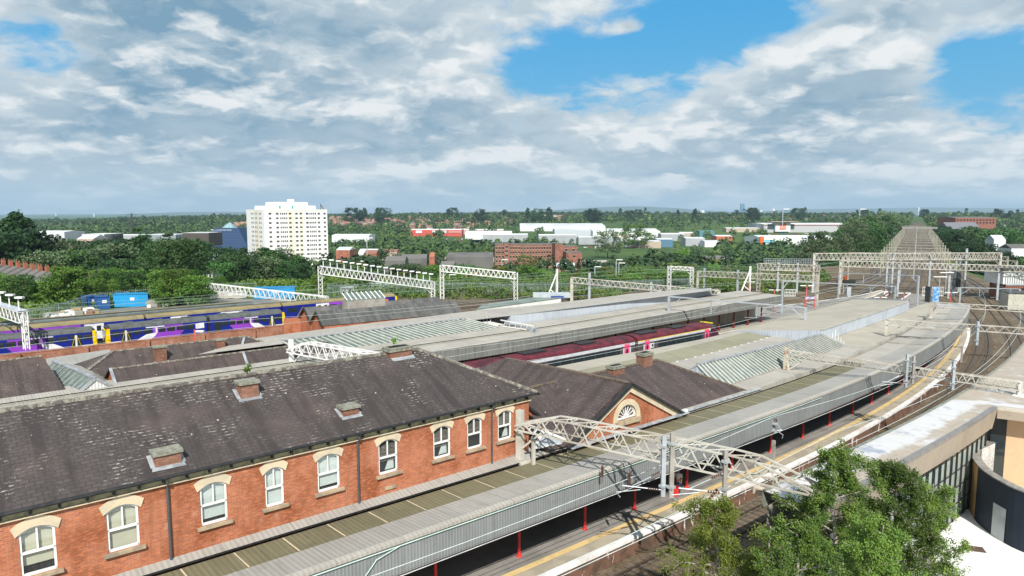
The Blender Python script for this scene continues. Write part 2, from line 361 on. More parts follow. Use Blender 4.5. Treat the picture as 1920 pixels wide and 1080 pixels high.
# ------------------------------------------------------------------ terrain
def sstep(a, b, x): x = np.clip((x - a) / (b - a), 0, 1); return x * x * (3 - 2 * x)
V30 = (math.sin(R_(30.6)), math.cos(R_(30.6)))
VA = R(112, 8)                                              # a point of the viaduct's axis
def hts(x, y):
    """ground height (numpy)"""
    x = np.asarray(x, float); y = np.asarray(y, float); r = np.hypot(x, y); a = np.degrees(np.arctan2(x, y))
    r0 = 175 + np.clip(a + 5, 0, 40) * 1.2
    h = -13 * sstep(r0, r0 + 110, r) - 15 * sstep(r0 + 150, r0 + 330, r) + 8 * sstep(1000, 1450, r)
    top = np.interp(a, [-60, -36, -25, -15, 0, 25, 60], [-6, -3, 12, 17, 25, 22, 24])
    h = h + top * sstep(1350, 2500, r) - 26 * sstep(3000, 5200, r)
    right = sstep(38, 44, a)                                # the ground right of the viaduct stays higher
    h = h * (1 - right) + right * (-7 * sstep(190, 420, r) + 3 * sstep(900, 2300, r))
    # embankment of the railway
    q = (x - VA[0]) * V30[0] + (y - VA[1]) * V30[1]; o = np.abs(-(x - VA[0]) * V30[1] + (y - VA[1]) * V30[0])
    wv_ = 17 - 6.5 * sstep(85, 150, q); e = (1 - sstep(wv_, wv_ + 20, o)) * (q > -40)
    h = h * (1 - e)
    # lower forecourt beside the ticket hall
    s = x * DX + y * DY; t = -x * DY + y * DX
    fore = (1 - sstep(17.0, 17.6, t)) * (1 - sstep(60, 66, s)) * (r < 75)
    return h * (1 - fore) - 1.9 * fore - .22 * (1 - fore)
def terrain():
    na = 300; rr = np.concatenate([np.linspace(2, 120, 60), np.geomspace(122, 26000, 190)]); aa = np.radians(np.linspace(-100, 100, na))
    RR, AA = np.meshgrid(rr, aa, indexing='ij'); Xg = RR * np.sin(AA); Yg = RR * np.cos(AA) - 1.; Zg = hts(Xg, Yg)
    n = na; idx = np.arange(len(rr) * n).reshape(len(rr), n)
    F = np.stack([idx[:-1, :-1], idx[:-1, 1:], idx[1:, 1:], idx[1:, :-1]], -1).reshape(-1, 4)[:, ::-1]
    o = np_mesh('terrain', np.stack([Xg, Yg, Zg], -1).reshape(-1, 3), F, M['terrain']); o['kind'] = 'structure'
    o.data.polygons.foreach_set('use_smooth', [True] * len(o.data.polygons))
def np_mesh(name, V3, F, mat, loc=None, parent=None):
    me = bpy.data.meshes.new(name); nv, nf, k = len(V3), len(F), F.shape[1]
    me.vertices.add(nv); me.vertices.foreach_set('co', np.ascontiguousarray(V3, np.float32).ravel())
    me.loops.add(nf * k); me.loops.foreach_set('vertex_index', np.ascontiguousarray(F, np.int32).ravel())
    me.polygons.add(nf); me.polygons.foreach_set('loop_start', np.arange(0, nf * k, k, dtype=np.int32)); me.polygons.foreach_set('loop_total', np.full(nf, k, np.int32))
    me.update(); me.validate(); me.materials.append(mat); o = bpy.data.objects.new(name, me); COL.objects.link(o)
    if loc is not None: o.location = loc
    if parent is not None: o.parent = parent
    return o
terrain()
def hxy0(x, y): return float(hts(x, y))

def drip_mat():
    m, t = new_mat('grimy_platform_wall'); u = uvn(t); p = wpos(t); n = t.noise(p, 1.2, 5, .6); c = t.mix(t.ss(n, .4, .65), (.17, .09, .06), (.08, .055, .04))
    d_ = t.noise(t.vm('MULTIPLY', u, (2.2, .5, 1)), 1., 3, .6); c = t.mix(t.ss(d_, .60, .66), c, (.62, .58, .54)); fin(t, c, .9); return m
# ------------------------------------------------------------------ ballast field, platforms
def area(name, pts, z, mat): return MB().poly([(p[0], p[1], z) for p in pts]).build(name, mat, kind='structure')
Ls = list(range(-30, 171, 5))
ed = [R(L, 0) for L in Ls]
area('track_ballast', [R(L, -7.2) for L in range(-56, 62, 4)] + [R(L, -14) for L in (66, 90, 130, 180)] + [R(220, -8), R(262, -3), R(262, 20)] + [R(200, 60), st(150, 118), st(60, 145), st(-60, 145)], -.14, M['ballast'])
MB().ruled([R(L, -1.8, -.10) for L in range(255, 1500, 12)], [R(L, 18.6, -.10) for L in range(255, 1500, 12)]).build('viaduct_trackbed', plain('dark_viaduct_ballast', (.12, .095, .07), (.075, .06, .048), .12, .95), kind='structure')
MB().prism([R(668, 24)[:2], R(668, -7)[:2], R(682, -7)[:2], R(682, 24)[:2]], 4.6, 6.2).build('overbridge', plain('bridge_concrete', (.30, .30, .29), (.22, .22, .21), .1, .9), kind='structure')
area('yard', [st(-60, 120.5), st(30, 120.5), st(75, 117.5), st(62, 140), st(45, 160), st(20, 152), st(-60, 146)], -.12, plain('yard_tarmac', (.17, .165, .16), (.27, .24, .20), .15, .95))
# platform one and two: one island between the right-hand track and the middle tracks
isl_l = [st(-30, 44)] + [st(s, 44) for s in (0, 20, 40, 56, 70)] + [R(L, o) for L, o in ((60, 18.4), (72, 17.6), (84, 16.6), (96, 15.5), (110, 14.2), (124, 12.2), (138, 10.2), (150, 8.8))]
isl_r = [R(L, 0) for L in range(-30, 100, 6)] + [R(L, o) for L, o in ((104, .2), (116, 1.2), (130, 3.0), (150, 5.6))]
mb = MB(); top = isl_r + isl_l[::-1]
mb.prism([p[:2] for p in top], -.1, .95); mb.build('platform', M['plat'], kind='structure')
rr_ = list(range(-30, 103, 3))
MB().ruled([R(L, .02, .956) for L in rr_], [R(L, 1.0, .956) for L in rr_]).build('platform_paving', M['flag'], kind='structure')
MB().ruled([R(L, 1.02, .957) for L in rr_], [R(L, 1.42, .957) for L in rr_]).build('platform_yellow_line', M['yellow'], kind='structure')
mb = MB(); A_ = [R(L, -.10, .97) for L in rr_]; B_ = [R(L, .26, .97) for L in rr_]
mb.ruled(A_, B_); mb.ruled([(a[0], a[1], .78) for a in A_], A_); mb.build('platform_edge', M['edge'], kind='structure')
MB().ruled([R(L, -.04, -.12) for L in rr_], [R(L, -.04, .80) for L in rr_]).build('platform_wall', drip_mat(), kind='structure')
MB().ruled([R(L, -.05, -.12) for L in range(100, 151, 5)], [R(L, -.05, .5) for L in range(100, 151, 5)])
# island of platforms three and four
i3n = [st(s, t) for s, t in ((-30, 56.5), (40, 56.0), (74, 57), (88, 57.3), (106, 57.6), (125, 59.0), (141, 61.1), (154, 62.4), (166, 65))]
i3f = [st(s, t) for s, t in ((-30, 80), (40, 78), (74, 75.6), (88, 74), (106, 71), (125, 67.5), (141, 66), (154, 65.4), (168, 66.5))]
MB().prism([p[:2] for p in i3n + i3f[::-1]], -.1, .95).build('platform', M['plat'], kind='structure')
def off_line(L, d, z): # shift a polyline sideways (left positive)
    o = []
    for i, p in enumerate(L):
        a = V(L[max(0, i - 1)][:2]); b = V(L[min(len(L) - 1, i + 1)][:2]); dd = nrm(b - a); o.append((p[0] - dd[1] * d, p[1] + dd[0] * d, z))
    return o
MB().ruled(off_line(i3n, 0, .97), off_line(i3n, .35, .97)).build('platform_edge', M['edge'], kind='structure')
MB().ruled(off_line(i3n, .4, .956), off_line(i3n, 1.6, .956)).build('platform_paving', M['flag'], kind='structure')
MB().ruled(off_line(isl_l, 0, .97), off_line(isl_l, -.35, .97)).build('platform_edge', M['edge'], kind='structure')
MB().ruled(off_line(i3f, 0, .97), off_line(i3f, -.35, .97)).build('platform_edge', M['edge'], kind='structure')

# ------------------------------------------------------------------ brick building A (beside platform one)
def wall_with_windows(o, s0, s1, z0, z1, t, wins, mat, rec=.13, arch=.22):
    """wall in the plane t facing the camera; wins = (s_left, s_right, z_sill, z_spring)"""
    mb = MB(); P = lambda s, z, d=0: st(s, t + d, z); cur = s0
    for (a, b, zs, zt) in wins:
        mb.poly([P(cur, z0), P(a, z0), P(a, z1), P(cur, z1)]); mb.poly([P(a, z0), P(b, z0), P(b, zs), P(a, zs)])
        n = 8; ar = [(a + (b - a) * k / n, zt + arch * (1 - (2 * k / n - 1) ** 2)) for k in range(n + 1)]
        for k in range(n): mb.poly([P(*ar[k]), P(*ar[k + 1]), P(ar[k + 1][0], z1), P(ar[k][0], z1)])
        mb.poly([P(a, zs), P(b, zs), P(b, zs, rec), P(a, zs, rec)]); mb.poly([P(a, zs), P(a, zs, rec), P(a, zt, rec), P(a, zt)]); mb.poly([P(b, zs, rec), P(b, zs), P(b, zt), P(b, zt, rec)])
        for k in range(n): mb.poly([P(*ar[k]), P(*ar[k], rec), P(*ar[k + 1], rec), P(*ar[k + 1])])
        cur = b
    mb.poly([P(cur, z0), P(s1, z0), P(s1, z1), P(cur, z1)]); return mb.build('wall', mat, o)
def sash(o, a, b, zs, zt, t, kind, arch=.22):
    """white sash window with one rail and one mullion above it; frame is a part, panes and blind its sub-parts"""
    P = lambda s, z, d: st(s, t + d, z); fw = .075; zm = zs + (zt + arch - zs) * .47
    mb = MB()
    for (c, sz) in ((((a + fw / 2), (zs + zt) / 2), (fw, zt - zs)), (((b - fw / 2), (zs + zt) / 2), (fw, zt - zs)), (((a + b) / 2, zs + .045), (b - a, .09)), (((a + b) / 2, zm), (b - a, .085))):
        mb.box(P(c[0], c[1], .08), (sz[0], .08, sz[1]))
    mb.box(P((a + b) / 2, (zm + zt + arch) / 2, .082), (.055, .07, zt + arch - zm))
    n = 8
    for k in range(n):
        q = [(a + (b - a) * j / n, zt + arch * (1 - (2 * j / n - 1) ** 2)) for j in (k, k + 1)]
        mb.poly([P(q[0][0], q[0][1] - .085, .045), P(q[1][0], q[1][1] - .085, .045), P(q[1][0], q[1][1] + .01, .045), P(q[0][0], q[0][1] + .01, .045)])
    w = mb.build('window', M['white'], o)
    n = 8; gl = [P(a, zs, .105), P(b, zs, .105)] + [P(b - (b - a) * k / n, zt + arch * (1 - (1 - 2 * k / n) ** 2), .105) for k in range(n + 1)]
    MB().poly(gl).build('pane', GLASS_T, w)
    if kind in (0, 1, 2, 3):
        low = zs if kind == 0 else zs + .34
        if kind == 2: low = zs + .2
        bm = M['blind2'] if kind in (2, 3) else M['blind']
        if kind == 3: low = zs
        g2 = [P(a, low, .2), P(b, low, .2), P(b, zt + arch, .2), P(a, zt + arch, .2)]; MB().poly(g2).build('blind', bm, w)
    else:
        mb = MB(); z = zt + arch - .05
        while z > zm + .05 - (.3 if kind == 4 else 0): mb.box(P((a + b) / 2, z, .2), (b - a - .1, .045, .012)); z -= .052
        mb.build('blind', M['conc'], w)
        if kind in (4, 5): MB().poly([P(a + .45, zs + .1, .24), P(b - .08, zs + .1, .24), P(b - .12, zm, .24), P(a + .75, zm, .24)]).build('curtain', M['blind2'], w)
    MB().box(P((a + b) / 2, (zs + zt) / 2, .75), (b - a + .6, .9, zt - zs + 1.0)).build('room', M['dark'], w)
GLASS_T, t_ = new_mat('clear_glass')
tr_ = t_.new('ShaderNodeBsdfTransparent', ins={0: (.86, .88, .87)}); gl_ = t_.new('ShaderNodeBsdfGlossy', ins={0: (.9, .95, 1), 'Roughness': .03}); fr_ = t_.new('ShaderNodeFresnel', ins={0: 1.6})
mx_ = t_.new('ShaderNodeMixShader'); mx_.inputs[0].default_value = .10; t_.l.new(tr_.outputs[0], mx_.inputs[1]); t_.l.new(gl_.outputs[0], mx_.inputs[2]); t_.l.new(mx_.outputs[0], t_.out.inputs[0])
A = thing('brick_building', 'long orange brick station building with cream window arches and a lichen-spotted slate roof', 'building', st(8, 31, 0))
TW = 28.8
WN = [(-1.6, -.55), (1.32, 2.40), (4.02, 5.10), (7.36, 8.42), (10.02, 10.84), (12.42, 13.5), (15.55, 16.6), (18.72, 19.78), (20.88, 21.86), (22.98, 23.95)]
KN = [0, 1, 0, 2, 3, 2, 4, 4, 6, 5]
WS = [(a, b, 6.05 + .012 * a, 7.66 + .006 * a) for a, b in WN]
wall_with_windows(A, -9, 25.25, 0, 8.35, TW, WS, M['brick'])
MB().poly([st(25.25, TW, 0), st(25.25, 38.4, 0), st(25.25, 38.4, 8.35), st(25.25, TW, 8.35)]).build('wall', M['brick'], A)
MB().poly([st(-9, TW, 0), st(-9, 38.4, 0), st(-9, 38.4, 8.35), st(-9, TW, 8.35)][::-1]).build('wall', M['brick'], A)
MB().poly([st(-9, 38.4, 0), st(25.25, 38.4, 0), st(25.25, 38.4, 8.35), st(-9, 38.4, 8.35)][::-1]).build('wall', M['brick'], A)
for (a, b, zs, zt), k in zip(WS, KN):
    sash(A, a, b, zs, zt, TW, k)
    c = (a + b) / 2; hw = (b - a) / 2; mb = MB(); n = 10; ring = []
    for j in range(n + 1):
        f = 2 * j / n - 1; ring.append(((c + f * (hw + .10), zt - .06 + .27 * (1 - f * f)), (c + f * (hw + .22), zt + .27 + .30 * (1 - f * f))))
    for j in range(n):
        (i0, o0), (i1, o1) = ring[j], ring[j + 1]
        mb.poly([st(i0[0], TW - .05, i0[1]), st(i1[0], TW - .05, i1[1]), st(o1[0], TW - .05, o1[1]), st(o0[0], TW - .05, o0[1])])
        mb.poly([st(o0[0], TW - .05, o0[1]), st(o1[0], TW - .05, o1[1]), st(o1[0], TW + .002, o1[1]), st(o0[0], TW + .002, o0[1])])
        mb.poly([st(i1[0], TW - .05, i1[1]), st(i0[0], TW - .05, i0[1]), st(i0[0], TW + .002, i0[1]), st(i1[0], TW + .002, i1[1])])
    for (q, sgn) in ((ring[0], 1), (ring[-1], -1)):
        (i0, o0) = q; pp = [st(i0[0], TW - .05, i0[1]), st(o0[0], TW - .05, o0[1]), st(o0[0], TW + .002, o0[1]), st(i0[0], TW + .002, i0[1])]; mb.poly(pp[::sgn])
    mb.build('window_arch', M['stone'], A)
    MB().box(st(c, TW - .05, zs - .07), (2 * hw + .34, .22, .12)).build('window_sill', M['sill'], A)
MB().box(st(8.13, TW - .03, 8.46), (34.3, .14, .30)).build('cornice', M['cornice'], A)
MB().box(st(8.13, TW - .08, 8.30), (34.36, .16, .05)).box(st(8.13, TW - .07, 8.60), (34.4, .2, .05)).build('cornice_moulding', M['stone'], A)
for k in range(40): MB().box(st(-8.6 + k * .86, TW - .16, 8.50), (.09, .2, .16)).build('gutter_bracket', M['black'], A)
MB().tube([st(-9.3, TW - .38, 8.68), st(25.6, TW - .38, 8.70)], .075, 8).build('gutter', M['black'], A)
MB().box(st(25.62, TW + 1.6, 8.66), (.12, 4.2, .10)).build('gutter', M['black'], A)
for s in (6.15, 14.42, 22.48):
    MB().tube([st(s, TW - .38, 8.6), st(s, TW - .30, 8.42), st(s, TW - .09, 8.18), st(s, TW - .09, 5.05)], .055, 8).build('downpipe', M['greypipe'], A)
E0, RG = (TW - .42, 8.72), (33.75, 11.05); BK = (39.1, 8.72)
def rf(s, t, z): return st(s, t, z)
roofp = [rf(-9.4, *E0), rf(25.65, *E0), rf(20.9, *RG), rf(-9.4, *RG)]
mb = MB().poly(roofp); mb.poly([rf(25.65, *E0), rf(25.65, *BK), rf(20.9, *RG)]); mb.poly([rf(-9.4, *RG), rf(20.9, *RG), rf(25.65, *BK), rf(-9.4, *BK)])
mb.poly([rf(-9.4, *E0), rf(-9.4, *RG), rf(-9.4, *BK)]); mb.poly([rf(-9.4, 28.38, 8.70), rf(-9.4, *BK[:1], 8.70), rf(25.65, *BK[:1], 8.70), rf(25.65, 28.38, 8.70)])
ro = mb.build('roof', M['slate'], A)
RIDGE = plain('mossy_ridge_tile', (.34, .32, .26), (.12, .105, .095), 3.5, .9, lo=.38, hi=.56)
mb = MB(); s = -9.2
rnd = random.Random(4)
while s < 20.8: mb.beam(rf(s, RG[0], RG[1] + .02), rf(s + .43, RG[0], RG[1] + .02 + rnd.uniform(-.012, .012)), .26, .13, True); s += .45
p0, p1 = V(rf(20.9, *RG)), V(rf(25.6, E0[0] + .05, E0[1]))
for k in range(17): a = p0 + (p1 - p0) * k / 17; b = p0 + (p1 - p0) * (k + .94) / 17; mb.beam(a + V((0, 0, .03)), b + V((0, 0, .03)), .24, .10, True)
mb.build('ridge_tiles', RIDGE, ro)
def chimney(par, s, t, zb, zt, w, dd, cap=True, flash=1, pots=0, mat='brick_ch', capz=.13):
    o = MB().box(st(s, t, (zb + zt) / 2), (w, dd, zt - zb)).build('chimney', M[mat], par)
    if cap:
        MB().box(st(s, t, zt + capz / 2), (w + .16, dd + .16, capz)).build('cap', CAPM, o)
    else:
        MB().box(st(s, t, zt - .12), (w + .14, dd + .14, .13)).box(st(s, t, zt + .0), (w + .06, dd + .06, .06)).build('band', CAPM, o)
        MB().box(st(s, t, zt + .035), (w - .25, dd - .3, .02)).build('flue', M['dark'], o)
    for k in range(pots): MB().tube([st(s + (k - (pots - 1) / 2) * w / pots, t, zt), st(s + (k - (pots - 1) / 2) * w / pots, t, zt + .4)], .11, 8).build('chimney_pot', M['redcol'], o)
    return o
CAPM = plain('mossy_stone_cap', (.27, .27, .23), (.16, .16, .11), 5, .95)
def slz(t): return E0[1] + (RG[1] - E0[1]) / (RG[0] - E0[0]) * (t - E0[0])
for (s, t, h, w, dd) in ((6.3, 29.25, .20, .95, .62), (10.62, 32.35, .38, .82, .66), (14.55, 29.85, .12, .80, .55)):
    c = chimney(A, s, t, slz(t) - .35, slz(t + dd / 2) + h, w, dd)
    zf = slz(t - dd / 2); k = (RG[1] - E0[1]) / (RG[0] - E0[0])
    mb = MB(); q = lambda ss, tt: st(ss, tt, slz(tt) + .03)
    mb.poly([q(s - w / 2 - .16, t - dd / 2 - .2), q(s + w / 2 + .14, t - dd / 2 - .2), q(s + w / 2 + .1, t - dd / 2 + .02), q(s - w / 2 - .12, t - dd / 2 + .02)])
    for sg in (-1, 1): mb.poly([q(s + sg * (w / 2), t - dd / 2), q(s + sg * (w / 2 + .17), t - dd / 2), q(s + sg * (w / 2 + .17), t + dd / 2 + .1), q(s + sg * (w / 2), t + dd / 2 + .1)][::sg])
    mb.build('flashing', M['lead_w'], c)
chimney(A, 19.5, 33.6, 10.6, 11.38, 1.45, .75, False)
MB().poly([st(18.85, 32.95, slz(32.95) + .03), st(20.3, 32.95, slz(32.95) + .03), st(20.3, 33.3, slz(33.3) + .03), st(18.85, 33.3, slz(33.3) + .03)]).build('flashing', M['lead'], A)
for L_, z_ in ((15.6, 5.55),):
    MB().box(st(14.95 + 1.2, TW - .03, 5.5), (.62, .1, .16)).build('wall_vent', M['sill'], A)

# ------------------------------------------------------------------ canopy over platform one
cano = thing('platform_canopy', 'long grey corrugated canopy with mossy rooflights over the near curved platform', 'canopy', R(20, 2, 0))
LL = [L for L in range(-32, 96, 3)]
FT = lambda L: 5.22
mb = MB(); 
def cs(o, z): return [R(L, o, z) for L in LL]
MB().ruled(cs(.22, 5.30), cs(2.42, 5.06)).build('roof_sheeting', M['corr_grey'], cano)
oll = [L for L in range(-32, 44, 3)]
MB().ruled([R(L, 2.42, 5.05) for L in oll], [R(L, 4.28, 4.94) for L in oll]).build('rooflights', M['corr_olive'], cano)
mb = MB()
for k in range(0, 38): # pale joints between rooflight sheets
    L = -30 + k * 2.05
    if L > 42: break
    p = R(L, 2.44, 5.066); q = R(L - .05, 4.2, 4.966); e = V((math.sin(A0), math.cos(A0), 0)) * .03
    mb.poly([tuple(V(p) - e), tuple(V(p) + e), tuple(V(q) + e), tuple(V(q) - e)])
mb.build('rooflight_joints', M['stone'], cano)
l2 = [L for L in range(43, 96, 4)] + [95]
MB().ruled([R(L, 2.42, 5.055) for L in l2], [R(L, 4.3, 5.02) for L in l2]).build('roof_sheeting', M['corr_pale'], cano)
for L in (44, 56, 61, 68, 76, 84): mb = MB(); mb.ruled([R(L, .3, 5.36), R(L, 4.3, 5.13)], [R(L + .18, .3, 5.36), R(L + .18, 4.3, 5.13)]); mb.ruled([R(L, .3, 5.1), R(L, 4.3, 5.0)], [R(L, .3, 5.36), R(L, 4.3, 5.13)]); mb.build('expansion_joint', M['conc'], cano)
MB().ruled([R(L, 4.36, 5.08) for L in range(-32, 8, 3)], [R(L, 5.22, 5.24) for L in range(-32, 8, 3)]).build('wall_strip', M['corr_grey'], cano)
MB().ruled([R(L, 4.36, 4.99) for L in range(-32, 8, 3)], [R(L, 4.36, 5.08) for L in range(-32, 8, 3)]).build('step_face', M['black'], cano)
MB().ruled([R(L, 5.08, 5.26) for L in range(-32, 8, 3)], [R(L, 5.2, 5.42) for L in range(-32, 8, 3)]).build('wall_flashing', M['lead'], cano)
MB().ruled([R(L, .16, 3.82) for L in LL], [R(L, .16, 5.20) for L in LL]).build('fascia', M['fascia'], cano)
MB().ruled([R(L, .10, 5.20) for L in LL], [R(L, .10, 5.33) for L in LL]).ruled([R(L, .10, 5.33) for L in LL], [R(L, .40, 5.36) for L in LL]).build('fascia_capping', M['corr_pale'], cano)
MB().ruled([R(L, .11, 3.74) for L in LL], [R(L, .11, 3.83) for L in LL]).build('fascia_foot', plain('dark_red_trim', (.10, .045, .04)), cano)
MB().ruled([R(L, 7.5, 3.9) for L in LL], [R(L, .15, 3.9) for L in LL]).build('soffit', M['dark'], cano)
mb = MB(); a_, b_ = R(95, .16, 0), R(95, 5, 0); mb.poly([(a_[0], a_[1], 3.85), (b_[0], b_[1], 3.85), (b_[0], b_[1], 5.3), (a_[0], a_[1], 5.4)][::-1]); mb.build('end_fascia', M['fascia_b'], cano)
MB().tube([R(L, .06, 5.14) for L in LL if L < 30], .022, 4).build('cable', plain('pale_green_cable', (.5, .66, .58)), cano)
MB().tube([R(-8.2, .05, 5.14), R(-9.3, .04, 4.9), R(-9.8, .03, 4.4), R(-9.7, .02, 3.95)], .022, 4).build('cable', bpy.data.materials['pale_green_cable'], cano)
mb = MB()
for k in range(60): # dark underside: rear wall of the platform below the canopy
    pass
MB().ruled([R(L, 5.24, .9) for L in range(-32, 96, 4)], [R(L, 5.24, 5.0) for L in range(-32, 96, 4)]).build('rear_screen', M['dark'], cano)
def column(L, o, z0=.95, z1=3.9, mat='redpaint', parent=cano):
    p = R(L, o); mb = MB().tube([(p[0], p[1], z0), (p[0], p[1], z0 + .12), (p[0], p[1], z0 + .5), (p[0], p[1], z1 - .3)], [.16, .10, .085, .08], 10)
    c = mb.build('column', M[mat], parent); MB().tube([(p[0], p[1], z1 - .3), (p[0], p[1], z1)], .085, 10).build('collar', M['edge'], c)
for L in (-19.6, -14.9, -9.9, -5.0, .2, 5.1, 9.4, 14.6, 19.8, 25.0, 30.1, 35.0, 40.1, 45, 50, 55.2, 60.3, 65.5, 71, 77, 83): column(L, 2.35)
# ------------------------------------------------------------------ gabled building B with the fan window
def prism_roof(s0, s1, t0, t1, tr, ze, zr, h0=0, h1=0, under=.12):
    """roof with its ridge along s; h0/h1: how far the ridge stops short of each end (hip)"""
    mb = MB(); a, b, c, d_ = st(s0, t0, ze), st(s1, t0, ze), st(s1, t1, ze), st(s0, t1, ze); e, f = st(s0 + h0, tr, zr), st(s1 - h1, tr, zr)
    mb.poly([a, b, f, e]); mb.poly([c, d_, e, f]); mb.poly([b, c, f]); mb.poly([d_, a, e]); mb.poly([a, d_, c, b]); return mb
def cross_roof(sc, hw, t0, t1, ze, zr, ds=0., h1=0., ze1=None):
    """roof with its ridge across (along t); ds: sideways drift of the rear end"""
    mb = MB(); a, b, c, d_ = st(sc - hw, t0, ze), st(sc + hw, t0, ze), st(sc + hw + ds, t1, ze), st(sc - hw + ds, t1, ze); e, f = st(sc, t0, zr), st(sc + ds, t1 - h1, zr)
    mb.poly([a, e, f, d_]); mb.poly([e, b, c, f]); mb.poly([d_, f, c]); mb.poly([a, b, e]); mb.poly([a, d_, c, b]); return mb
def ridge_tiles(par, a, b, w=.24, step=.45, mat=RIDGE):
    a, b = V(a), V(b); n = max(1, int(np.linalg.norm(b - a) / step)); mb = MB()
    for k in range(n): mb.beam(a + (b - a) * k / n + V((0, 0, .03)), a + (b - a) * (k + .93) / n + V((0, 0, .03)), w, .1, True)
    return mb.build('ridge_tiles', mat, par)
RT2 = plain('brown_ridge_tile', (.16, .12, .09), (.09, .07, .06), 4, .9)
B = thing('gabled_building', 'slate-roofed brick station building with a cream fan window in its front gable', 'building', st(34, 33, 0))
r1 = prism_roof(26.0, 47.0, 28.0, 37.6, 32.8, 5.25, 7.6, .4, 5.0).build('roof', M['slate2'], B)
ridge_tiles(r1, st(26.5, 32.8, 7.6), st(42, 32.8, 7.6), mat=RT2); ridge_tiles(r1, st(42, 32.8, 7.6), st(47, 28, 5.25), .2, mat=RT2)
r2 = cross_roof(32.8, 5.6, 27.95, 43.4, 5.25, 8.25, -1.4, 4.8).build('roof', M['slate2'], B)
ridge_tiles(r2, st(32.8, 27.9, 8.25), st(31.55, 38.6, 8.2), .28, mat=RT2)
MB().poly([st(26.6, 28.3, 0), st(46.6, 28.3, 0), st(46.6, 28.3, 5.25), st(26.6, 28.3, 5.25)]).poly([st(46.6, 28.3, 0), st(46.6, 37.2, 0), st(46.6, 37.2, 5.25), st(46.6, 28.3, 5.25)]).poly([st(26.6, 28.3, 0), st(26.6, 37.2, 0), st(26.6, 37.2, 5.25), st(26.6, 28.3, 5.25)][::-1]).build('wall', M['brick'], B)
# gable wall with its half-round opening
TG = 27.8; cz, cs_ = 5.95, 32.65; ri = .92; mb = MB(); n = 16
P = lambda s, z, dd=0: st(s, TG + dd, z)
gz = lambda s: 8.12 - abs(s - 32.8) * .536
arc = [(cs_ - ri * math.cos(PI * k / n), cz + ri * math.sin(PI * k / n)) for k in range(n + 1)]
for k in range(n): mb.poly([P(*arc[k]), P(*arc[k + 1]), P(arc[k + 1][0], gz(arc[k + 1][0])), P(arc[k][0], gz(arc[k][0]))])
mb.poly([P(27.5, 5.0), P(cs_ - ri, 5.0), P(cs_ - ri, gz(cs_ - ri)), P(27.5, gz(27.5))]); mb.poly([P(cs_ + ri, 5.0), P(38.1, 5.0), P(38.1, gz(38.1)), P(cs_ + ri, gz(cs_ + ri))])
mb.poly([P(cs_ - ri, 5.0), P(cs_ + ri, 5.0), P(cs_ + ri, cz), P(cs_ - ri, cz)]); mb.build('gable_wall', M['brick'], B)
mb = MB(); ro_ = 1.28
for k in range(n):
    a0_, a1_ = PI * k / n, PI * (k + 1) / n; q = lambda r, a, dd: P(cs_ - r * math.cos(a), cz + r * math.sin(a), dd)
    mb.poly([q(ri, a0_, -.07), q(ri, a1_, -.07), q(ro_, a1_, -.07), q(ro_, a0_, -.07)][::-1]); mb.poly([q(ro_, a0_, -.07), q(ro_, a1_, -.07), q(ro_, a1_, .01), q(ro_, a0_, .01)][::-1]); mb.poly([q(ri, a0_, -.07), q(ri, a1_, -.07), q(ri, a1_, .2), q(ri, a0_, .2)])
for sg in (-1, 1): mb.box(P(cs_ + sg * (ri + ro_) / 2, cz - .22, -.03), (ro_ - ri, .09, .44))
mb.build('window_arch', M['stone'], B)
fw = MB(); q = lambda r, a, dd: P(cs_ - r * math.cos(a), cz + .05 + r * math.sin(a), dd)
for k in range(1, 8): fw.beam(q(.16, PI * k / 8, .12), q(ri - .16, PI * k / 8, .12), .045)
for k in range(n): fw.beam(q(ri - .06, PI * k / n, .12), q(ri - .06, PI * (k + 1) / n, .12), .1); fw.beam(q(.15, PI * k / n, .12), q(.15, PI * (k + 1) / n, .12), .05)
for k in range(8): # scalloped heads
    for j in range(4):
        a0_ = PI * (k + j / 4) / 8; a1_ = PI * (k + (j + 1) / 4) / 8; rr0 = ri - .20 + .10 * math.sin(PI * j / 4); rr1 = ri - .20 + .10 * math.sin(PI * (j + 1) / 4); fw.beam(q(rr0, a0_, .12), q(rr1, a1_, .12), .035)
fw.beam(P(cs_ - ri, cz + .05, .12), P(cs_ + ri, cz + .05, .12), .1)
fo = fw.build('fan_window', M['white'], B)
MB().poly([P(*a, .16) for a in arc]).build('pane', M['glass'], fo)
MB().box(P(cs_, cz - .16, -.08), (2.3, .28, .28)).build('window_sill', M['sill'], B)
for sg in (-1, 1):
    a, b = V(P(32.8, 8.12, -.14)), V(P(32.8 + sg * 5.55, 8.12 - 5.55 * .536, -.14)); up = V((0, 0, 1)); al = (b - a)
    mb = MB(); w_ = V((0, 0, -.42)); mb.poly([tuple(a), tuple(b), tuple(b + w_), tuple(a + w_)][::-sg]); mb.poly([tuple(a + w_), tuple(b + w_), tuple(b + w_ - V((DY * -.14, DX * .14, 0)) * -1), tuple(a + w_ - V((DY * -.14, DX * .14, 0)) * -1)])
    mb.build('verge_stone', M['stone'], B)
    MB().beam(a + V((0, 0, .10)) + V(st(0, -.1, 0)), b + V((0, 0, .10)) + V(st(0, -.1, 0)), .22, .16, True).build('verge_gutter', M['black'], B)
MB().box(st(38.75, 27.75, 5.30), (.3, .3, .22)).build('hopper', M['white'], B)
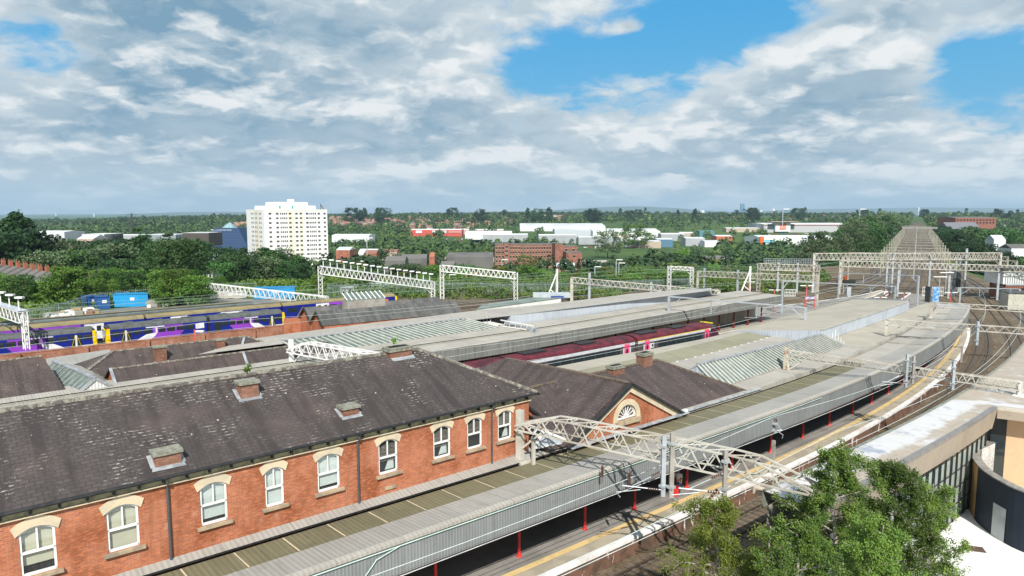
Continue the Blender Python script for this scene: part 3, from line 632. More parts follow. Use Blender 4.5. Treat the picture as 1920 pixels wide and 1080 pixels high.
for (s, t, zt, w, dd) in ((36.9, 32.55, 7.95, 1.2, .65), (40.4, 32.75, 8.4, 1.05, .75)):
    c = chimney(B, s, t, 6.9, zt, w, dd, False, mat='brick_ch')
    MB().poly([st(s - w / 2 - .1, t - dd / 2 - .45, 7.32 - .30), st(s + w / 2 + .3, t - dd / 2 - .45, 7.32 - .30), st(s + w / 2 + .25, t - dd / 2, 7.32 - .04), st(s - w / 2 - .1, t - dd / 2, 7.32 - .04)]).build('flashing', M['lead_w'], c)
MB().beam(st(31.35, 32.75, 7.66), st(28.15, 28.1, 5.42), .30, .04, True).build('valley_lead', M['lead'], B)
MB().box(st(44.0, 27.86, 5.22), (9.5, .16, .10)).box(st(33, 27.5, 5.28), (11.4, .34, .06)).build('gutter', M['lead'], B)
# pale sheeting between building and canopy, and the small glazed link beside building A
MB().poly([R(3.5, 4.34, 5.12), R(17, 4.2, 5.12), st(38.6, 27.72, 5.17), st(25.3, 28.8, 5.17)]).build('canopy_roof', M['corr_pale'], cano)
gk = thing('glazed_link_roof', 'small white-framed glazed roof between the brick building and the gabled one', 'glazed roof', st(27, 29, 5))
mb = MB(); ap, l0, r0 = st(26.1, 28.45, 6.35), st(25.32, 28.45, 5.5), st(28.3, 28.2, 5.25); bk = st(26.1, 30.6, 6.35); bl = st(25.32, 30.6, 5.5)
MB().poly([l0, ap, bk, bl]).build('glazing', M['glass'], gk); MB().poly([l0, r0, ap]).build('gable_end', M['fascia_b'], gk)
MB().poly([st(25.4, 30.7, 4), st(29.2, 30.7, 4), st(29.2, 30.7, 5.3), st(26.9, 30.7, 7.05), st(25.4, 30.7, 8.2)]).build('gable_wall', M['brick'], B); MB().beam(st(25.4, 30.6, 8.25), st(29.3, 30.6, 5.2), .2, .16, True).build('verge_gutter', M['black'], B)
for k in range(5): mb.beam(lerp(l0, bl, k / 4), lerp(ap, bk, k / 4), .07)
mb.beam(l0, ap, .14).beam(ap, r0, .14).beam(l0, r0, .1).beam(ap, bk, .12).build('frame', M['white'], gk)

# ------------------------------------------------------------------ glazed lantern and flat roofs of the near island
def glazed(name, label, A_, B_, C_, nb, parent_loc, end=True, bw=.16):
    """A_ front eave line, B_ ridge line, C_ rear eave line: each two points"""
    g = thing(name, label, 'glazed roof', parent_loc)
    pf, pb = MB(), MB()
    for k in range(nb):
        f, h = k / nb, (k + 1) / nb; pf.poly([lerp(A_[0], A_[1], f), lerp(A_[0], A_[1], h), lerp(B_[0], B_[1], h), lerp(B_[0], B_[1], f)]); pb.poly([lerp(B_[0], B_[1], f), lerp(B_[0], B_[1], h), lerp(C_[0], C_[1], h), lerp(C_[0], C_[1], f)])
    pf.build('glazing', M['skyglass'], g); pb.build('glazing', M['skyglass'], g)
    mb = MB()
    for k in range(nb + 1):
        f = k / nb; a, b, c = V(lerp(A_[0], A_[1], f)), V(lerp(B_[0], B_[1], f)), V(lerp(C_[0], C_[1], f)); u = V((0, 0, .035)); mb.beam(a + u, b + u, bw, .08); mb.beam(b + u, c + u, bw, .08)
    mb.build('glazing_bars', M['barwhite'], g)
    MB().beam(V(B_[0]) + V((0, 0, .06)), V(B_[1]) + V((0, 0, .06)), .26, .10, True).build('ridge_cap', M['lead_w'], g)
    MB().beam(A_[0], A_[1], .12, .10).beam(C_[0], C_[1], .12, .10).build('eaves_strip', M['conc'], g)
    if end:
        for i in (0, 1):
            m_ = MB().poly([A_[i], B_[i], C_[i]]); e = m_.build('gable_end', M['fascia_b'], g); m2 = MB()
            for k in range(9):
                f = k / 8; a = lerp(A_[i], C_[i], f); h = V(lerp(A_[i], B_[i], f * 2)) if f < .5 else V(lerp(B_[i], C_[i], f * 2 - 1)); m2.beam(a, (a[0], a[1], h[2]), .05)
            m2.beam(A_[i], B_[i], .09).beam(B_[i], C_[i], .09).build('end_frame', M['white'], e)
    return g
M['skyglass'] = plain('wired_glass', (.10, .135, .12), (.17, .20, .165), 1.3, .45, spec=.4)
M['barwhite'] = plain('glazing_bar', (.50, .51, .48), rough=.6)
glazed('glazed_lantern', 'ridged glass lantern with close white bars on the near island roof', (R(24, 6.25, 5.3), R(50, 6.5, 5.3)), (R(24, 8.35, 6.8), R(46, 7.55, 6.8)), (R(24, 10.4, 5.3), R(50, 8.8, 5.3)), 44, R(36, 8, 5))
ir = thing('island_roof', 'pale flat roofs of the near island behind the mossy rooflights', 'roof', R(50, 10, 5))
def rl(L, o, z): return R(L, o, z)
seg = [15.5, 20, 26, 32, 38, 44, 50]
MB().ruled([R(L, 4.42, 5.26) for L in seg], [R(L, 6.5, 5.26) for L in seg]).ruled([R(L, 6.5, 5.255) for L in seg], [R(L, 14.4, 5.255) for L in seg]).build('roof_sheeting', M['corr_pale'], ir)
MB().ruled([R(L, 4.40, 4.95) for L in range(15, 96, 4)], [R(L, 4.40, 5.30) for L in range(15, 96, 4)]).ruled([R(L, 4.40, 5.30) for L in range(15, 96, 4)], [R(L, 4.68, 5.31) for L in range(15, 96, 4)]).build('parapet', M['conc'], ir)
sg2 = [0, 10, 18, 26, 34, 42, 49.6]
MB().ruled([R(L, 14.4, 5.2) for L in sg2], [R(L, 17.1, 5.42) for L in sg2]).build('rooflights', M['corr_olive2'] if 'corr_olive2' in M else corr_mat('faded_rooflights', (.27, .255, .18), .25, (.20, .19, .13), .15, 2.4), ir)
lft = [19.9, 19.9, 20.1, 20.0, 19.5, 19.0, 18.8]
MB().ruled([R(L, 17.1, 5.43) for L in sg2], [R(L, o, 5.25) for L, o in zip(sg2, lft)]).build('roof_sheeting', M['corr_tan'], ir)
MB().ruled([R(L, o, 3.9) for L, o in zip(sg2, lft)], [R(L, o, 5.25) for L, o in zip(sg2, lft)]).build('fascia', M['fascia'], ir)
mb = MB()
for L in np.arange(19, 49, 1.55): mb.box(R(L, 14.32, 5.24), (.16, .16, .12))
mb.build('bracket_caps', M['white'], ir)
# upper mono-pitch roof
up = thing('upper_roof', 'tan sloping roof with a bluish side wall at the far end of the near island', 'roof', R(70, 12, 5))
wl = [(50, 9.0), (58, 8.9), (66, 8.4), (74, 7.9), (81, 7.2), (85, 7.1)]
lf = [(50, 18.8), (60, 18.4), (70, 17.7), (80, 16.8), (88, 15.9), (93, 15.4)]
Wt = [R(L, o, 6.55) for L, o in wl]; Lt = [R(L, o, 5.35) for L, o in lf]
MB().ruled(Wt, Lt).build('roof_sheeting', M['corr_tan'], up)
MB().ruled([(p[0], p[1], 5.3) for p in Wt], Wt).build('side_wall', M['fascia_b'], up)
MB().ruled([(p[0] + .05, p[1] - .05, 6.56) for p in Wt], [(p[0] - .2, p[1] + .2, 6.62) for p in Wt]).build('wall_coping', M['conc'], up)
e0, e1 = Wt[0], Lt[0]; MB().poly([(e0[0], e0[1], 5.2), e0, e1, (e1[0], e1[1], 5.2)]).build('end_wall', M['fascia_b'], up)
e0, e1 = Wt[-1], Lt[-1]; MB().poly([(e0[0], e0[1], 4.0), (e1[0], e1[1], 4.0), e1, e0]).beam(e0, e1, .25, .3).build('end_wall', M['fascia_b'], up)
MB().ruled([(p[0], p[1], 4.0) for p in Lt], Lt).build('fascia', M['fascia'], up)
lw = [50, 58, 66, 74, 82, 90, 95]; lo2 = [9.2, 9.1, 8.7, 8.2, 7.6, 6.6, 5.6]
MB().ruled([R(L, 4.68, 5.27) for L in lw], [R(L, o, 5.27) for L, o in zip(lw, lo2)]).build('lower_roof', M['corr_tan'], up)
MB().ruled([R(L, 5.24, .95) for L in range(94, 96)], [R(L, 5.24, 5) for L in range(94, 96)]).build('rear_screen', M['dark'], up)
mb = MB()
for L in range(52, 92, 6): a = R(L, 16.2, 0); mb.beam((a[0], a[1], .95), (a[0], a[1], 5.0), .16)
mb.build('columns', M['redpaint'], up)

# ------------------------------------------------------------------ far island: canopy, glazed lantern, upper roof
c3 = thing('platform_canopy', 'weathered grey canopy with dark columns beside the maroon train', 'canopy', st(70, 58, 0))
SF = [-15, 10, 30, 49, 62, 74, 90, 106]; TF = [56.6, 56.6, 56.4, 55.9, 56.3, 57, 57.4, 57.6]
MB().ruled([st(s, t, 3.9) for s, t in zip(SF, TF)], [st(s, t, 5.28) for s, t in zip(SF, TF)]).build('fascia', M['fascia_d'], c3)
MB().ruled([st(s, t - .03, 5.28) for s, t in zip(SF, TF)], [st(s, t + .2, 5.36) for s, t in zip(SF, TF)]).build('fascia_capping', M['conc'], c3)
MB().ruled([st(s, t + .2, 5.35) for s, t in zip(SF, TF)], [st(s, t + 2.2, 5.42) for s, t in zip(SF, TF)]).build('roof_sheeting', M['corr_pale'], c3)
MB().ruled([st(s, t + 2.2, 5.40) for s, t in zip(SF, TF)], [st(s, t + 3.2, 5.38) for s, t in zip(SF, TF)]).build('roof_gutter', corr_mat('stained_roof', (.31, .29, .23), .25, (.22, .21, .16)), c3)
MB().ruled([st(s, t + 3.2, 5.44) for s, t in zip(SF, TF)], [st(s, 62.6 if s < 90 else 65.2, 5.46) for s in SF]).build('roof_sheeting', M['corr_pale'], c3)
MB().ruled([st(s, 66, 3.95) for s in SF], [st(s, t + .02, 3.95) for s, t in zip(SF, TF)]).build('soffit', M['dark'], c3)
MB().poly([st(106, 57.6, 3.95), st(106, 65.2, 3.95), st(106, 65.2, 5.45), st(106, 57.6, 5.36)]).build('end_fascia', M['fascia_d'], c3)
def col3(s, t):
    mb = MB().beam(st(s, t, .95), st(s, t, 3.95), .17, cap=False); mb.beam(st(s, t, .95), st(s, t, 1.3), .3); return mb.build('column', DARKRED, c3)
MB().ruled([st(s, t + 4.6, .95) for s, t in zip(SF, TF)], [st(s, t + 4.6, 3.95) for s, t in zip(SF, TF)]).build('added_lit_look_wall', plain('lit_look_buff', (.66, .55, .44), (.50, .40, .31), 1.6, .9), c3)  # wall added so the shaded space under the canopy looks lit; pale colour does it
DARKRED = plain('dark_red_column', (.22, .03, .03), rough=.5)
for s in np.arange(33, 105, 4.1): col3(float(s), float(np.interp(s, SF, TF)) + 1.6)
glazed('glazed_lantern', 'long dark glass lantern with slanting white bars on the far island roof', (st(26, 62, 5.46), st(50, 62, 5.46)), (st(24.5, 64.1, 6.65), st(46.3, 64.1, 6.65)), (st(26, 66.2, 5.46), st(49, 66.2, 5.46)), 33, st(36, 64, 5), bw=.11)
fr = thing('far_island_roof', 'pale roof strip with a bluish wall on the far island behind the glass lantern', 'roof', st(70, 68, 5))
fe = [at(u, v, 6.2) for u, v in [(480, 634), (560, 623), (660, 610), (780, 596), (894, 582), (1020, 571), (1181, 551), (1282, 542)]]
ne = [st(s, 66.2, 5.9) for s in (16, 22, 31, 40, 48)]
MB().ruled([st(s, 64.9 if s < 50 else 62.7, 6.2 if s < 50 else 6.6) for s in (17, 24, 33, 42, 52, 62, 80, 97)], fe).build('roof_sheeting', M['corr_pale'], fr)
MB().ruled([(p[0], p[1], 4.6) for p in fe], fe).build('rear_fascia', M['fascia'], fr)
uw = [st(s, t, 6.6) for s, t in ((52, 62.7), (62, 62.9), (74, 63.1), (84, 63.7), (97, 65.0))]
MB().ruled([(p[0], p[1], 5.4) for p in uw], uw).build('side_wall', M['fascia_b'], fr)
MB().poly([st(52, 62.7, 5.4), st(52, 62.7, 6.6), st(52, 66.5, 6.5), st(52, 66.5, 5.4)]).poly([st(97, 65, 4), fe[-1], (fe[-1][0], fe[-1][1], 4), st(97, 65, 6.6)]).build('end_wall', M['fascia_b'], fr)
rf3 = MB()
for k in range(6): rf3.beam(st(50.5 + .1 * k, 61.2 - k * .9 + 1, 5.5), st(50.5 + .1 * k, 60.8 - k * .9 + 1, 6.2), .07)
rf3.beam(st(50.4, 62.6, 6.25), st(51.2, 57.6, 6.1), .1).beam(st(50.4, 62.6, 5.55), st(51.2, 57.6, 5.55), .1).build('roof_truss', M['white'], c3)
MB().box(st(51.2, 59.5, 5.55), (.4, 5.2, .5)).build('roof_step', M['lead_w'], c3)

# ------------------------------------------------------------------ slate roofs at the far-left island
B2 = thing('hipped_building', 'slate-roofed station building with two stubby brick chimneys behind the brick building', 'building', st(18, 66, 0))
r = prism_roof(9.9, 30.2, 60.5, 65.5, 63, 5.02, 6.26, 0, 1.6).build('roof', M['slate2'], B2); ridge_tiles(r, st(9.9, 63, 6.26), st(28.6, 63, 6.26), .2)
r = prism_roof(7.6, 25.8, 65.4, 71.4, 68.4, 5.25, 6.72, 3.3, 3.2).build('roof', M['slate2'], B2); ridge_tiles(r, st(10.9, 68.4, 6.72), st(22.6, 68.4, 6.72), .2); ridge_tiles(r, st(10.9, 68.4, 6.72), st(7.6, 65.4, 5.25), .3); ridge_tiles(r, st(22.6, 68.4, 6.72), st(25.8, 65.4, 5.25), .2)
MB().poly([st(9.95, 60.6, 0), st(30, 60.6, 0), st(30, 60.6, 5), st(9.95, 60.6, 5)]).poly([st(9.88, 60.5, 0), st(9.88, 60.5, 5.0), st(9.88, 63, 6.22), st(9.88, 65.5, 5), st(9.88, 65.5, 0)]).poly([st(30, 60.6, 0), st(30, 71, 0), st(30, 71, 5), st(30, 60.6, 5)]).build('wall', M['brick'], B2)
for sg in (-1, 1): MB().beam(st(9.8, 63, 6.33), st(9.8, 63 + sg * 2.55, 5.05), .22, .14, True).build('verge', M['lead_w'] if sg < 0 else M['black'], B2)
c = chimney(B2, 14.3, 66.6, 5.4, 6.95, .95, .8); c2 = chimney(B2, 19.7, 67.3, 5.7, 6.85, .75, .7)
for cc, s, t in ((c, 14.3, 66.6), (c2, 19.7, 67.3)): MB().poly([st(s - .65, t - .75, 5.28 + (t - .75 - 65.4) * .49 + .04), st(s + .65, t - .75, 5.28 + (t - .75 - 65.4) * .49 + .04), st(s + .6, t - .3, 5.28 + (t - .3 - 65.4) * .49 + .04), st(s - .6, t - .3, 5.28 + (t - .3 - 65.4) * .49 + .04)]).build('flashing', M['lead_w'], cc)
MB().beam(st(22.3, 68.2, 6.7), st(20.9, 65.6, 5.42), .22, .05, True).build('lead_strip', M['lead_w'], B2)
MB().beam(st(20.4, 62.9, 6.33), st(20.1, 60.5, 5.12), .22, .05, True).build('lead_strip', M['lead_w'], B2)
MB().box(st(20, 60.4, 5.02), (20.5, .2, .1)).build('gutter', M['lead_w'], B2)
LR = thing('slate_roofed_building', 'plain dark slate roof at the left edge before the long brick wall', 'building', st(0, 63, 0))
mb = MB(); mb.poly([st(-22, 60.5, 5), st(6.7, 60.5, 5), st(5.5, 65.6, 7.5), st(-22, 65.6, 7.5)]); mb.poly([st(5.5, 65.6, 7.5), st(5.0, 70.6, 5.), st(-22, 70.6, 5.), st(-22, 65.6, 7.5)]); r = mb.build('roof', M['slate2'], LR)
ridge_tiles(r, st(-12, 65.6, 7.5), st(5.5, 65.6, 7.5), .22)
MB().poly([st(6.6, 60.6, 0), st(5.0, 70.6, 0), st(5.0, 70.6, 5), st(5.5, 65.6, 7.45), st(6.6, 60.6, 5)]).build('wall', M['brick'], LR)
MB().box(st(-4, 60.4, 4.98), (21.5, .2, .1)).build('gutter', M['lead'], LR)
gh = thing('glazed_link_roof', 'glazed roof with a white ribbed gable between two slate roofs', 'glazed roof', st(8.4, 62, 5))
ap, l0, r0 = st(8.35, 60.3, 6.25), st(6.9, 60.3, 5.1), st(9.85, 60.3, 5.1); bk, bl, br = st(6.6, 69, 6.4), st(5.2, 67.5, 5.4), st(9.2, 69, 5.4)
MB().poly([l0, ap, bk, bl]).build('glazing', M['skyglass'], gh); MB().poly([ap, r0, br, bk]).build('roof_sheeting', M['corr_pale'], gh); MB().poly([l0, r0, ap]).build('gable_end', corr_mat('white_ribbed', (.66, .67, .66), .22, None, .5), gh)
mb = MB()
for k in range(11): mb.beam(lerp(l0, bl, k / 10), lerp(ap, bk, k / 10), .07)
mb.beam(l0, ap, .2).beam(ap, r0, .2).beam(l0, r0, .14).beam(ap, bk, .3, .12).build('frame', M['lead_w'], gh)
MB().poly([at(88, 684, 5), at(120, 692, 5), at(210, 663, 5), at(205, 655, 5), at(86, 672, 5)]).build('roof_sheeting', M['corr_grey'], gh)
sw = thing('side_roof', 'narrow pale roof strip directly behind the brick building ridge', 'roof', st(15, 58.5, 5))
MB().poly([st(-20, 57.2, 4.75), st(33, 57.2, 4.75), st(33, 60.2, 4.75), st(-20, 60.2, 4.75)]).build('roof_sheeting', M['corr_pale'], sw)

# ------------------------------------------------------------------ long brick wall and the twin-gabled shed
wl = thing('boundary_wall', 'long low orange brick wall before the purple trains', 'wall', st(15, 100, 0))
MB().box(st(13, 100.2, .9), (52, .45, 2.3)).build('brickwork', M['brick_old'], wl); 
for s in range(-8, 39, 7): MB().box(st(s, 99.9, .95), (.5, .5, 2.35)).build('pier', M['brick_old'], wl)
MB().box(st(13, 100.2, 2.09), (52.2, .55, .08)).build('coping', M['brick_old'], wl)
sh_ = thing('twin_gabled_shed', 'low brick shed with twin gables and a long dark slate roof', 'shed', at(740, 590, 0))
q0 = at(608, 611, 3.3); q1 = at(868, 586, 3.3); ds_ = nrm(V(q1[:2]) - V(q0[:2])); nn_ = V((-ds_[1], ds_[0])); Lq = math.dist(q0[:2], q1[:2])
def qs(a, b, z): p = V(q0[:2]) + ds_ * a + nn_ * b; return (p[0], p[1], z)
for (b0, b1) in ((0, 5.2), (5.2, 10.6)):
    bm = (b0 + b1) / 2; mb = MB(); mb.poly([qs(-.3, b0 - .1, 3.3), qs(Lq, b0 - .1, 3.3), qs(Lq, bm, 5.0), qs(-.3, bm, 5.0)]); mb.poly([qs(-.3, bm, 5.0), qs(Lq, bm, 5.0), qs(Lq, b1 + .1, 3.3), qs(-.3, b1 + .1, 3.3)]); mb.poly([qs(Lq, b0, 3.3), qs(Lq, b1, 3.3), qs(Lq, bm, 5)])
    mb.build('roof', M['slate3'], sh_)
    for sg, bb in ((-1, b0), (1, b1)): MB().beam(qs(-.35, bm, 5.04), qs(-.35, bb, 3.32), .2, .14, True).build('verge', M['conc'] if sg > 0 else M['black'], sh_)
    MB().poly([qs(0, b0, 0), qs(0, b0, 3.3), qs(0, bm, 4.95), qs(0, b1, 3.3), qs(0, b1, 0)]).build('gable_wall', M['brick'], sh_)
MB().poly([qs(0, 0, 0), qs(Lq, 0, 0), qs(Lq, 0, 3.3), qs(0, 0, 3.3)]).build('wall', M['brick'], sh_)
MB().poly([qs(-2.5, 10.6, 0), qs(0, 10.6, 0), qs(0, 10.6, 3.2), qs(-2.5, 10.6, 3.2)]).build('wall', M['brick'], sh_)
MB().box(qs(-.04, 1.9, 1.4), (.9, .1, 1.9), ax=tuple(list(nn_) + [0])).build('door', plain('brown_door', (.22, .09, .06)), sh_)
MB().box(qs(-.04, 7.6, .9), (.9, .1, .7), ax=tuple(list(nn_) + [0])).build('window', M['dark'], sh_)
lt = MB(); p_ = lambda a, b, z: qs(a, b, z)
MB().poly([p_(5, 4.0, 6.0), p_(11, 4.0, 6.0), p_(11, 6.2, 6.9), p_(5, 6.2, 6.9)]).build('lantern_glazing', M['skyglass'], sh_)
MB().prism([p_(5, 4, 0)[:2], p_(11, 4, 0)[:2], p_(11, 6.2, 0)[:2], p_(5, 6.2, 0)[:2]], 4.3, 5.98).build('lantern_base', M['conc'], sh_)
for k in range(9): lt.beam(p_(5 + k * .75, 4.0, 6.04), p_(5 + k * .75, 6.2, 6.94), .12)
lt.build('lantern_bars', M['white'], sh_)
cb = thing('flat_cabin', 'long low cabin with a grey-green felt roof behind the far island', 'cabin', at(970, 575, 0))
a, b = at(893, 582, 3.0), at(1052, 560, 3.0); c_, d_ = at(1047, 552, 3.0), at(905, 573, 3.0)
MB().prism([a[:2], b[:2], c_[:2], d_[:2]], -.1, 3.0).build('walls', M['white'], cb)
MB().prism([a[:2], b[:2], c_[:2], d_[:2]], 3.01, 3.2).build('roof', plain('green_felt', (.20, .245, .22), (.14, .17, .15), .4), cb)
MB().box(at(1034, 553, 3.5), (7, 3, .7), ax=(1, 0, 0)).build('roof_box', plain('grey_box', (.45, .50, .52)), cb); MB().box(at(1044, 556, 3.2), (2.4, 3.3, .6), ax=(1, 0, 0)).build('blue_panel', M['t_blue2'], cb)
# ------------------------------------------------------------------ tracks
def smooth(pts, step=4.):
    P_ = [V(p[:2]) for p in pts]; P_ = [2 * P_[0] - P_[1]] + P_ + [2 * P_[-1] - P_[-2]]; out = []
    for i in range(1, len(P_) - 2):
        n = max(1, int(np.linalg.norm(P_[i + 1] - P_[i]) / step))
        for k in range(n):
            t = k / n; a, b, c, d_ = P_[i - 1:i + 3]
            out.append(.5 * ((2 * b) + (-a + c) * t + (2 * a - 5 * b + 4 * c - d_) * t * t + (-a + 3 * b - 3 * c + d_) * t ** 3))
    out.append(P_[-2]); return [(p[0], p[1], 0.) for p in out]
TR = [
 ('curving track along the near platform edge', [R(L, -1.75) for L in range(-30, 112, 4)] + [R(130, -1.2), R(154, -.2), R(200, 2.0)] + [R(L, 2.5) for L in range(240, 1240, 40)], 1),
 ('second curving track, outside the one at the near platform', [R(L, -5.7) for L in range(-30, 130, 4)] + [R(150, -5.3), R(200, -2.4)] + [R(250, 1.2), R(290, 2.2)], 1),
 ('outermost curving track beside the signal cabin', [R(90, -11.5), R(100, -10.6), R(120, -9.6), R(150, -8.6), R(200, -6)] + [R(240, -2), R(280, 1), R(320, 2.4)], 0),
 ('track at the rear edge of the near island', [st(s, 45.8) for s in (-40, 0, 30, 56, 68)] + [R(60, 20.1), R(72, 19.2), R(84, 18.2), R(96, 17.1), R(110, 15.7), R(124, 13.8), R(140, 11.8), R(160, 9.8), R(200, 7.2)] + [R(L, 6.5) for L in range(240, 1240, 40)], 0),
 ('track the maroon train stands on', [st(s, 54.3) for s in (-40, 0, 40, 74)] + [st(88, 55.2), st(106, 55.7), st(125, 57.2), st(141, 59.3), R(140, 15), R(170, 12.3), R(200, 11.2)] + [R(L, 10.5) for L in range(240, 1240, 40)], 0),
 ('track behind the far island', [st(s, 84) for s in (-40, 0, 40)] + [st(80, 81), st(110, 76), st(141, 69), R(160, 18.5), R(200, 15.5)] + [R(L, 14.5) for L in range(240, 1240, 40)], 0),
 ('track below the front purple train', [st(-60, 106.9), st(0, 106.9), st(40, 106.6), st(80, 103), st(115, 96), st(150, 84.5), R(185, 22), R(220, 17.5), R(250, 15.5), R(300, 14.6)], 0),
 ('track below the rear purple train', [st(-60, 113.6), st(0, 113.6), st(40, 113.4), st(80, 110.5), st(115, 104), st(150, 92.5), st(190, 80), R(235, 19.5), R(270, 15.8), R(300, 14.7)], 0),
 ('outer track behind the rear purple train', [st(-60, 118.6), st(0, 118.6), st(40, 118.4), st(80, 116.5), st(120, 109.5), st(160, 97.5), st(200, 86)], 0)]
def rails(lab, pts, near):
    c = smooth(pts, 3. if near else 5.); t = thing('railway_track', lab, 'railway track', (c[0][0], c[0][1], 0))
    for sg in (-1, 1):
        l = off_line(c, sg * .7175, -.01); lo = off_line(c, sg * .7175 + .035, 0); li = off_line(c, sg * .7175 - .035, 0)
        mb = MB().ruled([(p[0], p[1], 0.) for p in li], [(p[0], p[1], 0.) for p in lo]); mb.ruled([(p[0], p[1], -.14) for p in li], li); mb.ruled(lo, [(p[0], p[1], -.14) for p in lo]); mb.build('rail', M['rail'], t)
    if near:
        mb = MB(); acc = 0
        fine = smooth(pts, .65)[:230]
        for i in range(len(fine) - 1):
            a, b = V(fine[i][:2]), V(fine[i + 1][:2]); dd = nrm(b - a); mb.box((a[0], a[1], -.13), (.25, 2.5, .1), ax=(dd[0], dd[1], 0))
        mb.build('sleepers', M['sleeper'], t)
    else:
        MB().ruled(off_line(c, -1.2, -.125 + rnd.uniform(-.004, .004)), off_line(c, 1.2, -.125)).build('trackbed', BED, t)
    return c
BED = plain('oily_trackbed', (.10, .085, .07), (.15, .12, .09), .6, .95)
CL = [rails(*a) for a in TR]
# third light line: cable troughs
MB().ruled([R(L, -3.75, -.06) for L in range(-30, 112, 4)], [R(L, -3.45, -.06) for L in range(-30, 112, 4)])

# ------------------------------------------------------------------ overhead line
WG = 'overhead wires above the tracks'
def wires(c, a, b, r, zc=4.95, zm=6.1, mat='wire', lab='pale contact wire and catenary above the tracks'):
    c = c[a:b]; t = thing('overhead_wire', lab, 'overhead wire', (c[0][0], c[0][1], 5), WG)
    MB().tube([(p[0], p[1], zc) for p in c], r, 4).build('contact_wire', M[mat], t)
    pts = []
    for i, p in enumerate(c): pts.append((p[0], p[1], zm - .75 * (math.sin(PI * (i % 12) / 12))))
    MB().tube(pts, r, 4).build('catenary', M[mat], t)
def idx(c, L): return min(range(len(c)), key=lambda i: math.hypot(c[i][0] - R(L, 0)[0], c[i][1] - R(L, 0)[1]))
wires(CL[0], 0, idx(CL[0], 260), .02, lab='pale wires above the curving track along the near platform'); wires(CL[1], 0, idx(CL[1], 260), .02, lab='pale wires above the second curving track')
for k, lb in ((3, 'pale wires above the track behind the near island'), (4, 'pale wires above the maroon train'), (5, 'pale wires above the track behind the far island')): wires(CL[k], 0, idx(CL[k], 300), .018, lab=lb)
for k, lb in ((6, 'pale green wires above the front purple train'), (7, 'pale green wires above the rear purple train'), (8, 'pale green wires above the outermost yard track')): wires(CL[k], 0, len(CL[k]) - 2, .02, mat='wire_g', lab=lb)
for o, z, k in ((-3.6, 7.4, 0), (1.0, 7.7, 1)):
    pass
MB_ = MB
def truss(mb, A_, B_, h, w, n, ends=0., r=.075, d=.05):
    """box lattice beam; A_, B_ = top centre of each end"""
    A_, B_ = V(A_), V(B_); dd = nrm(B_ - A_); nn = V((-dd[1], dd[0], 0)) * w / 2; L = np.linalg.norm(B_ - A_)
    def hgt(f):
        if ends <= 0: return 1.
        k = min(f * L, (1 - f) * L) / ends; return .22 + .78 * min(1, k)
    def pt(f, side, top): p = A_ + (B_ - A_) * f + nn * side; return p - V((0, 0, h * (1 - hgt(f)))) if top else p - V((0, 0, h))
    fs = [k / n for k in range(n + 1)]
    for sd_ in ((-1, 1) if w > .05 else (0,)):
        for top in (0, 1):
            for k in range(n): mb.beam(pt(fs[k], sd_, top), pt(fs[k + 1], sd_, top), r)
        for k in range(n):
            m_ = (fs[k] + fs[k + 1]) / 2; mb.beam(pt(fs[k], sd_, 0), pt(m_, sd_, 1), d); mb.beam(pt(m_, sd_, 1), pt(fs[k + 1], sd_, 0), d)
    if w > .3:
        for k in range(n):
            mb.beam(pt(fs[k], -1, 1), pt(fs[k + 1], 1, 1), d * .8); mb.beam(pt(fs[k], 1, 0), pt(fs[k + 1], -1, 0), d * .8); mb.beam(pt(fs[k], -1, 1), pt(fs[k], 1, 1), d * .8)
    return mb
def lattice_post(x, y, z0, z1, w=.7, ax=(1, 0)):
    mb = MB(); n = max(3, int((z1 - z0) / .8)); ex = V((ax[0], ax[1], 0)) * w / 2; ey = V((-ax[1], ax[0], 0)) * w / 2 * .6; c = V((x, y, 0))
    cor = [c + i * ex + j * ey for i, j in ((-1, -1), (1, -1), (1, 1), (-1, 1))]
    for q in cor: mb.beam(q + V((0, 0, z0)), q + V((0, 0, z1)), .11)
    for k in range(n):
        za, zb = z0 + (z1 - z0) * k / n, z0 + (z1 - z0) * (k + 1) / n
        for i in range(4): a, b = cor[i], cor[(i + 1) % 4]; a, b = (a, b) if k % 2 else (b, a); mb.beam(a + V((0, 0, za)), b + V((0, 0, zb)), .06)
    return mb
GG = 'overhead line gantries over the tracks'
def gantry(lab, A_, B_, zt, h, w, n, posts=(), mat='cream', ends=0., r=.075, d=.05, group=None, cat='gantry', braces=True, name='line_gantry', pw=.28, lattice=False, extra=None):
    """A_, B_ ground points of the two ends (x, y, zbase); zt top height at each end; posts: fractions (f, zbase)"""
    g = thing(name, lab, cat, (A_[0], A_[1], A_[2]), group); a = (A_[0], A_[1], zt[0]); b = (B_[0], B_[1], zt[1])
    truss(MB(), a, b, h, w, n, ends, r, d).build('truss', M[mat], g)
    dd = nrm(V(b)[:2] - V(a)[:2])
    for i, (p, z) in enumerate(((A_, zt[0]), (B_, zt[1]))):
        if p[2] is None or p[2] < -50: continue
        (lattice_post(p[0], p[1], p[2], z, .75, tuple(dd)) if lattice else MB().box((p[0], p[1], (p[2] + z) / 2), (pw, pw, z - p[2]), ax=(dd[0], dd[1], 0))).build('post', M[mat], g)
        if braces:
            s_ = 1 if i == 0 else -1; q = V((p[0], p[1], z - h - 1.3)); e = V((p[0] + dd[0] * s_ * 1.5, p[1] + dd[1] * s_ * 1.5, z - h)); MB().beam(q, e, .10).build('brace', M[mat], g)
    for po in posts:
        f, zb = po[0], po[1]; x, y = A_[0] + (B_[0] - A_[0]) * f, A_[1] + (B_[1] - A_[1]) * f; z = zt[0] + (zt[1] - zt[0]) * f + (po[2] if len(po) > 2 else .3)
        MB().box((x, y, (zb + z) / 2), (pw * .8, pw * .8, z - zb), ax=(dd[0], dd[1], 0)).build('post', M['gal'], g)
    return g
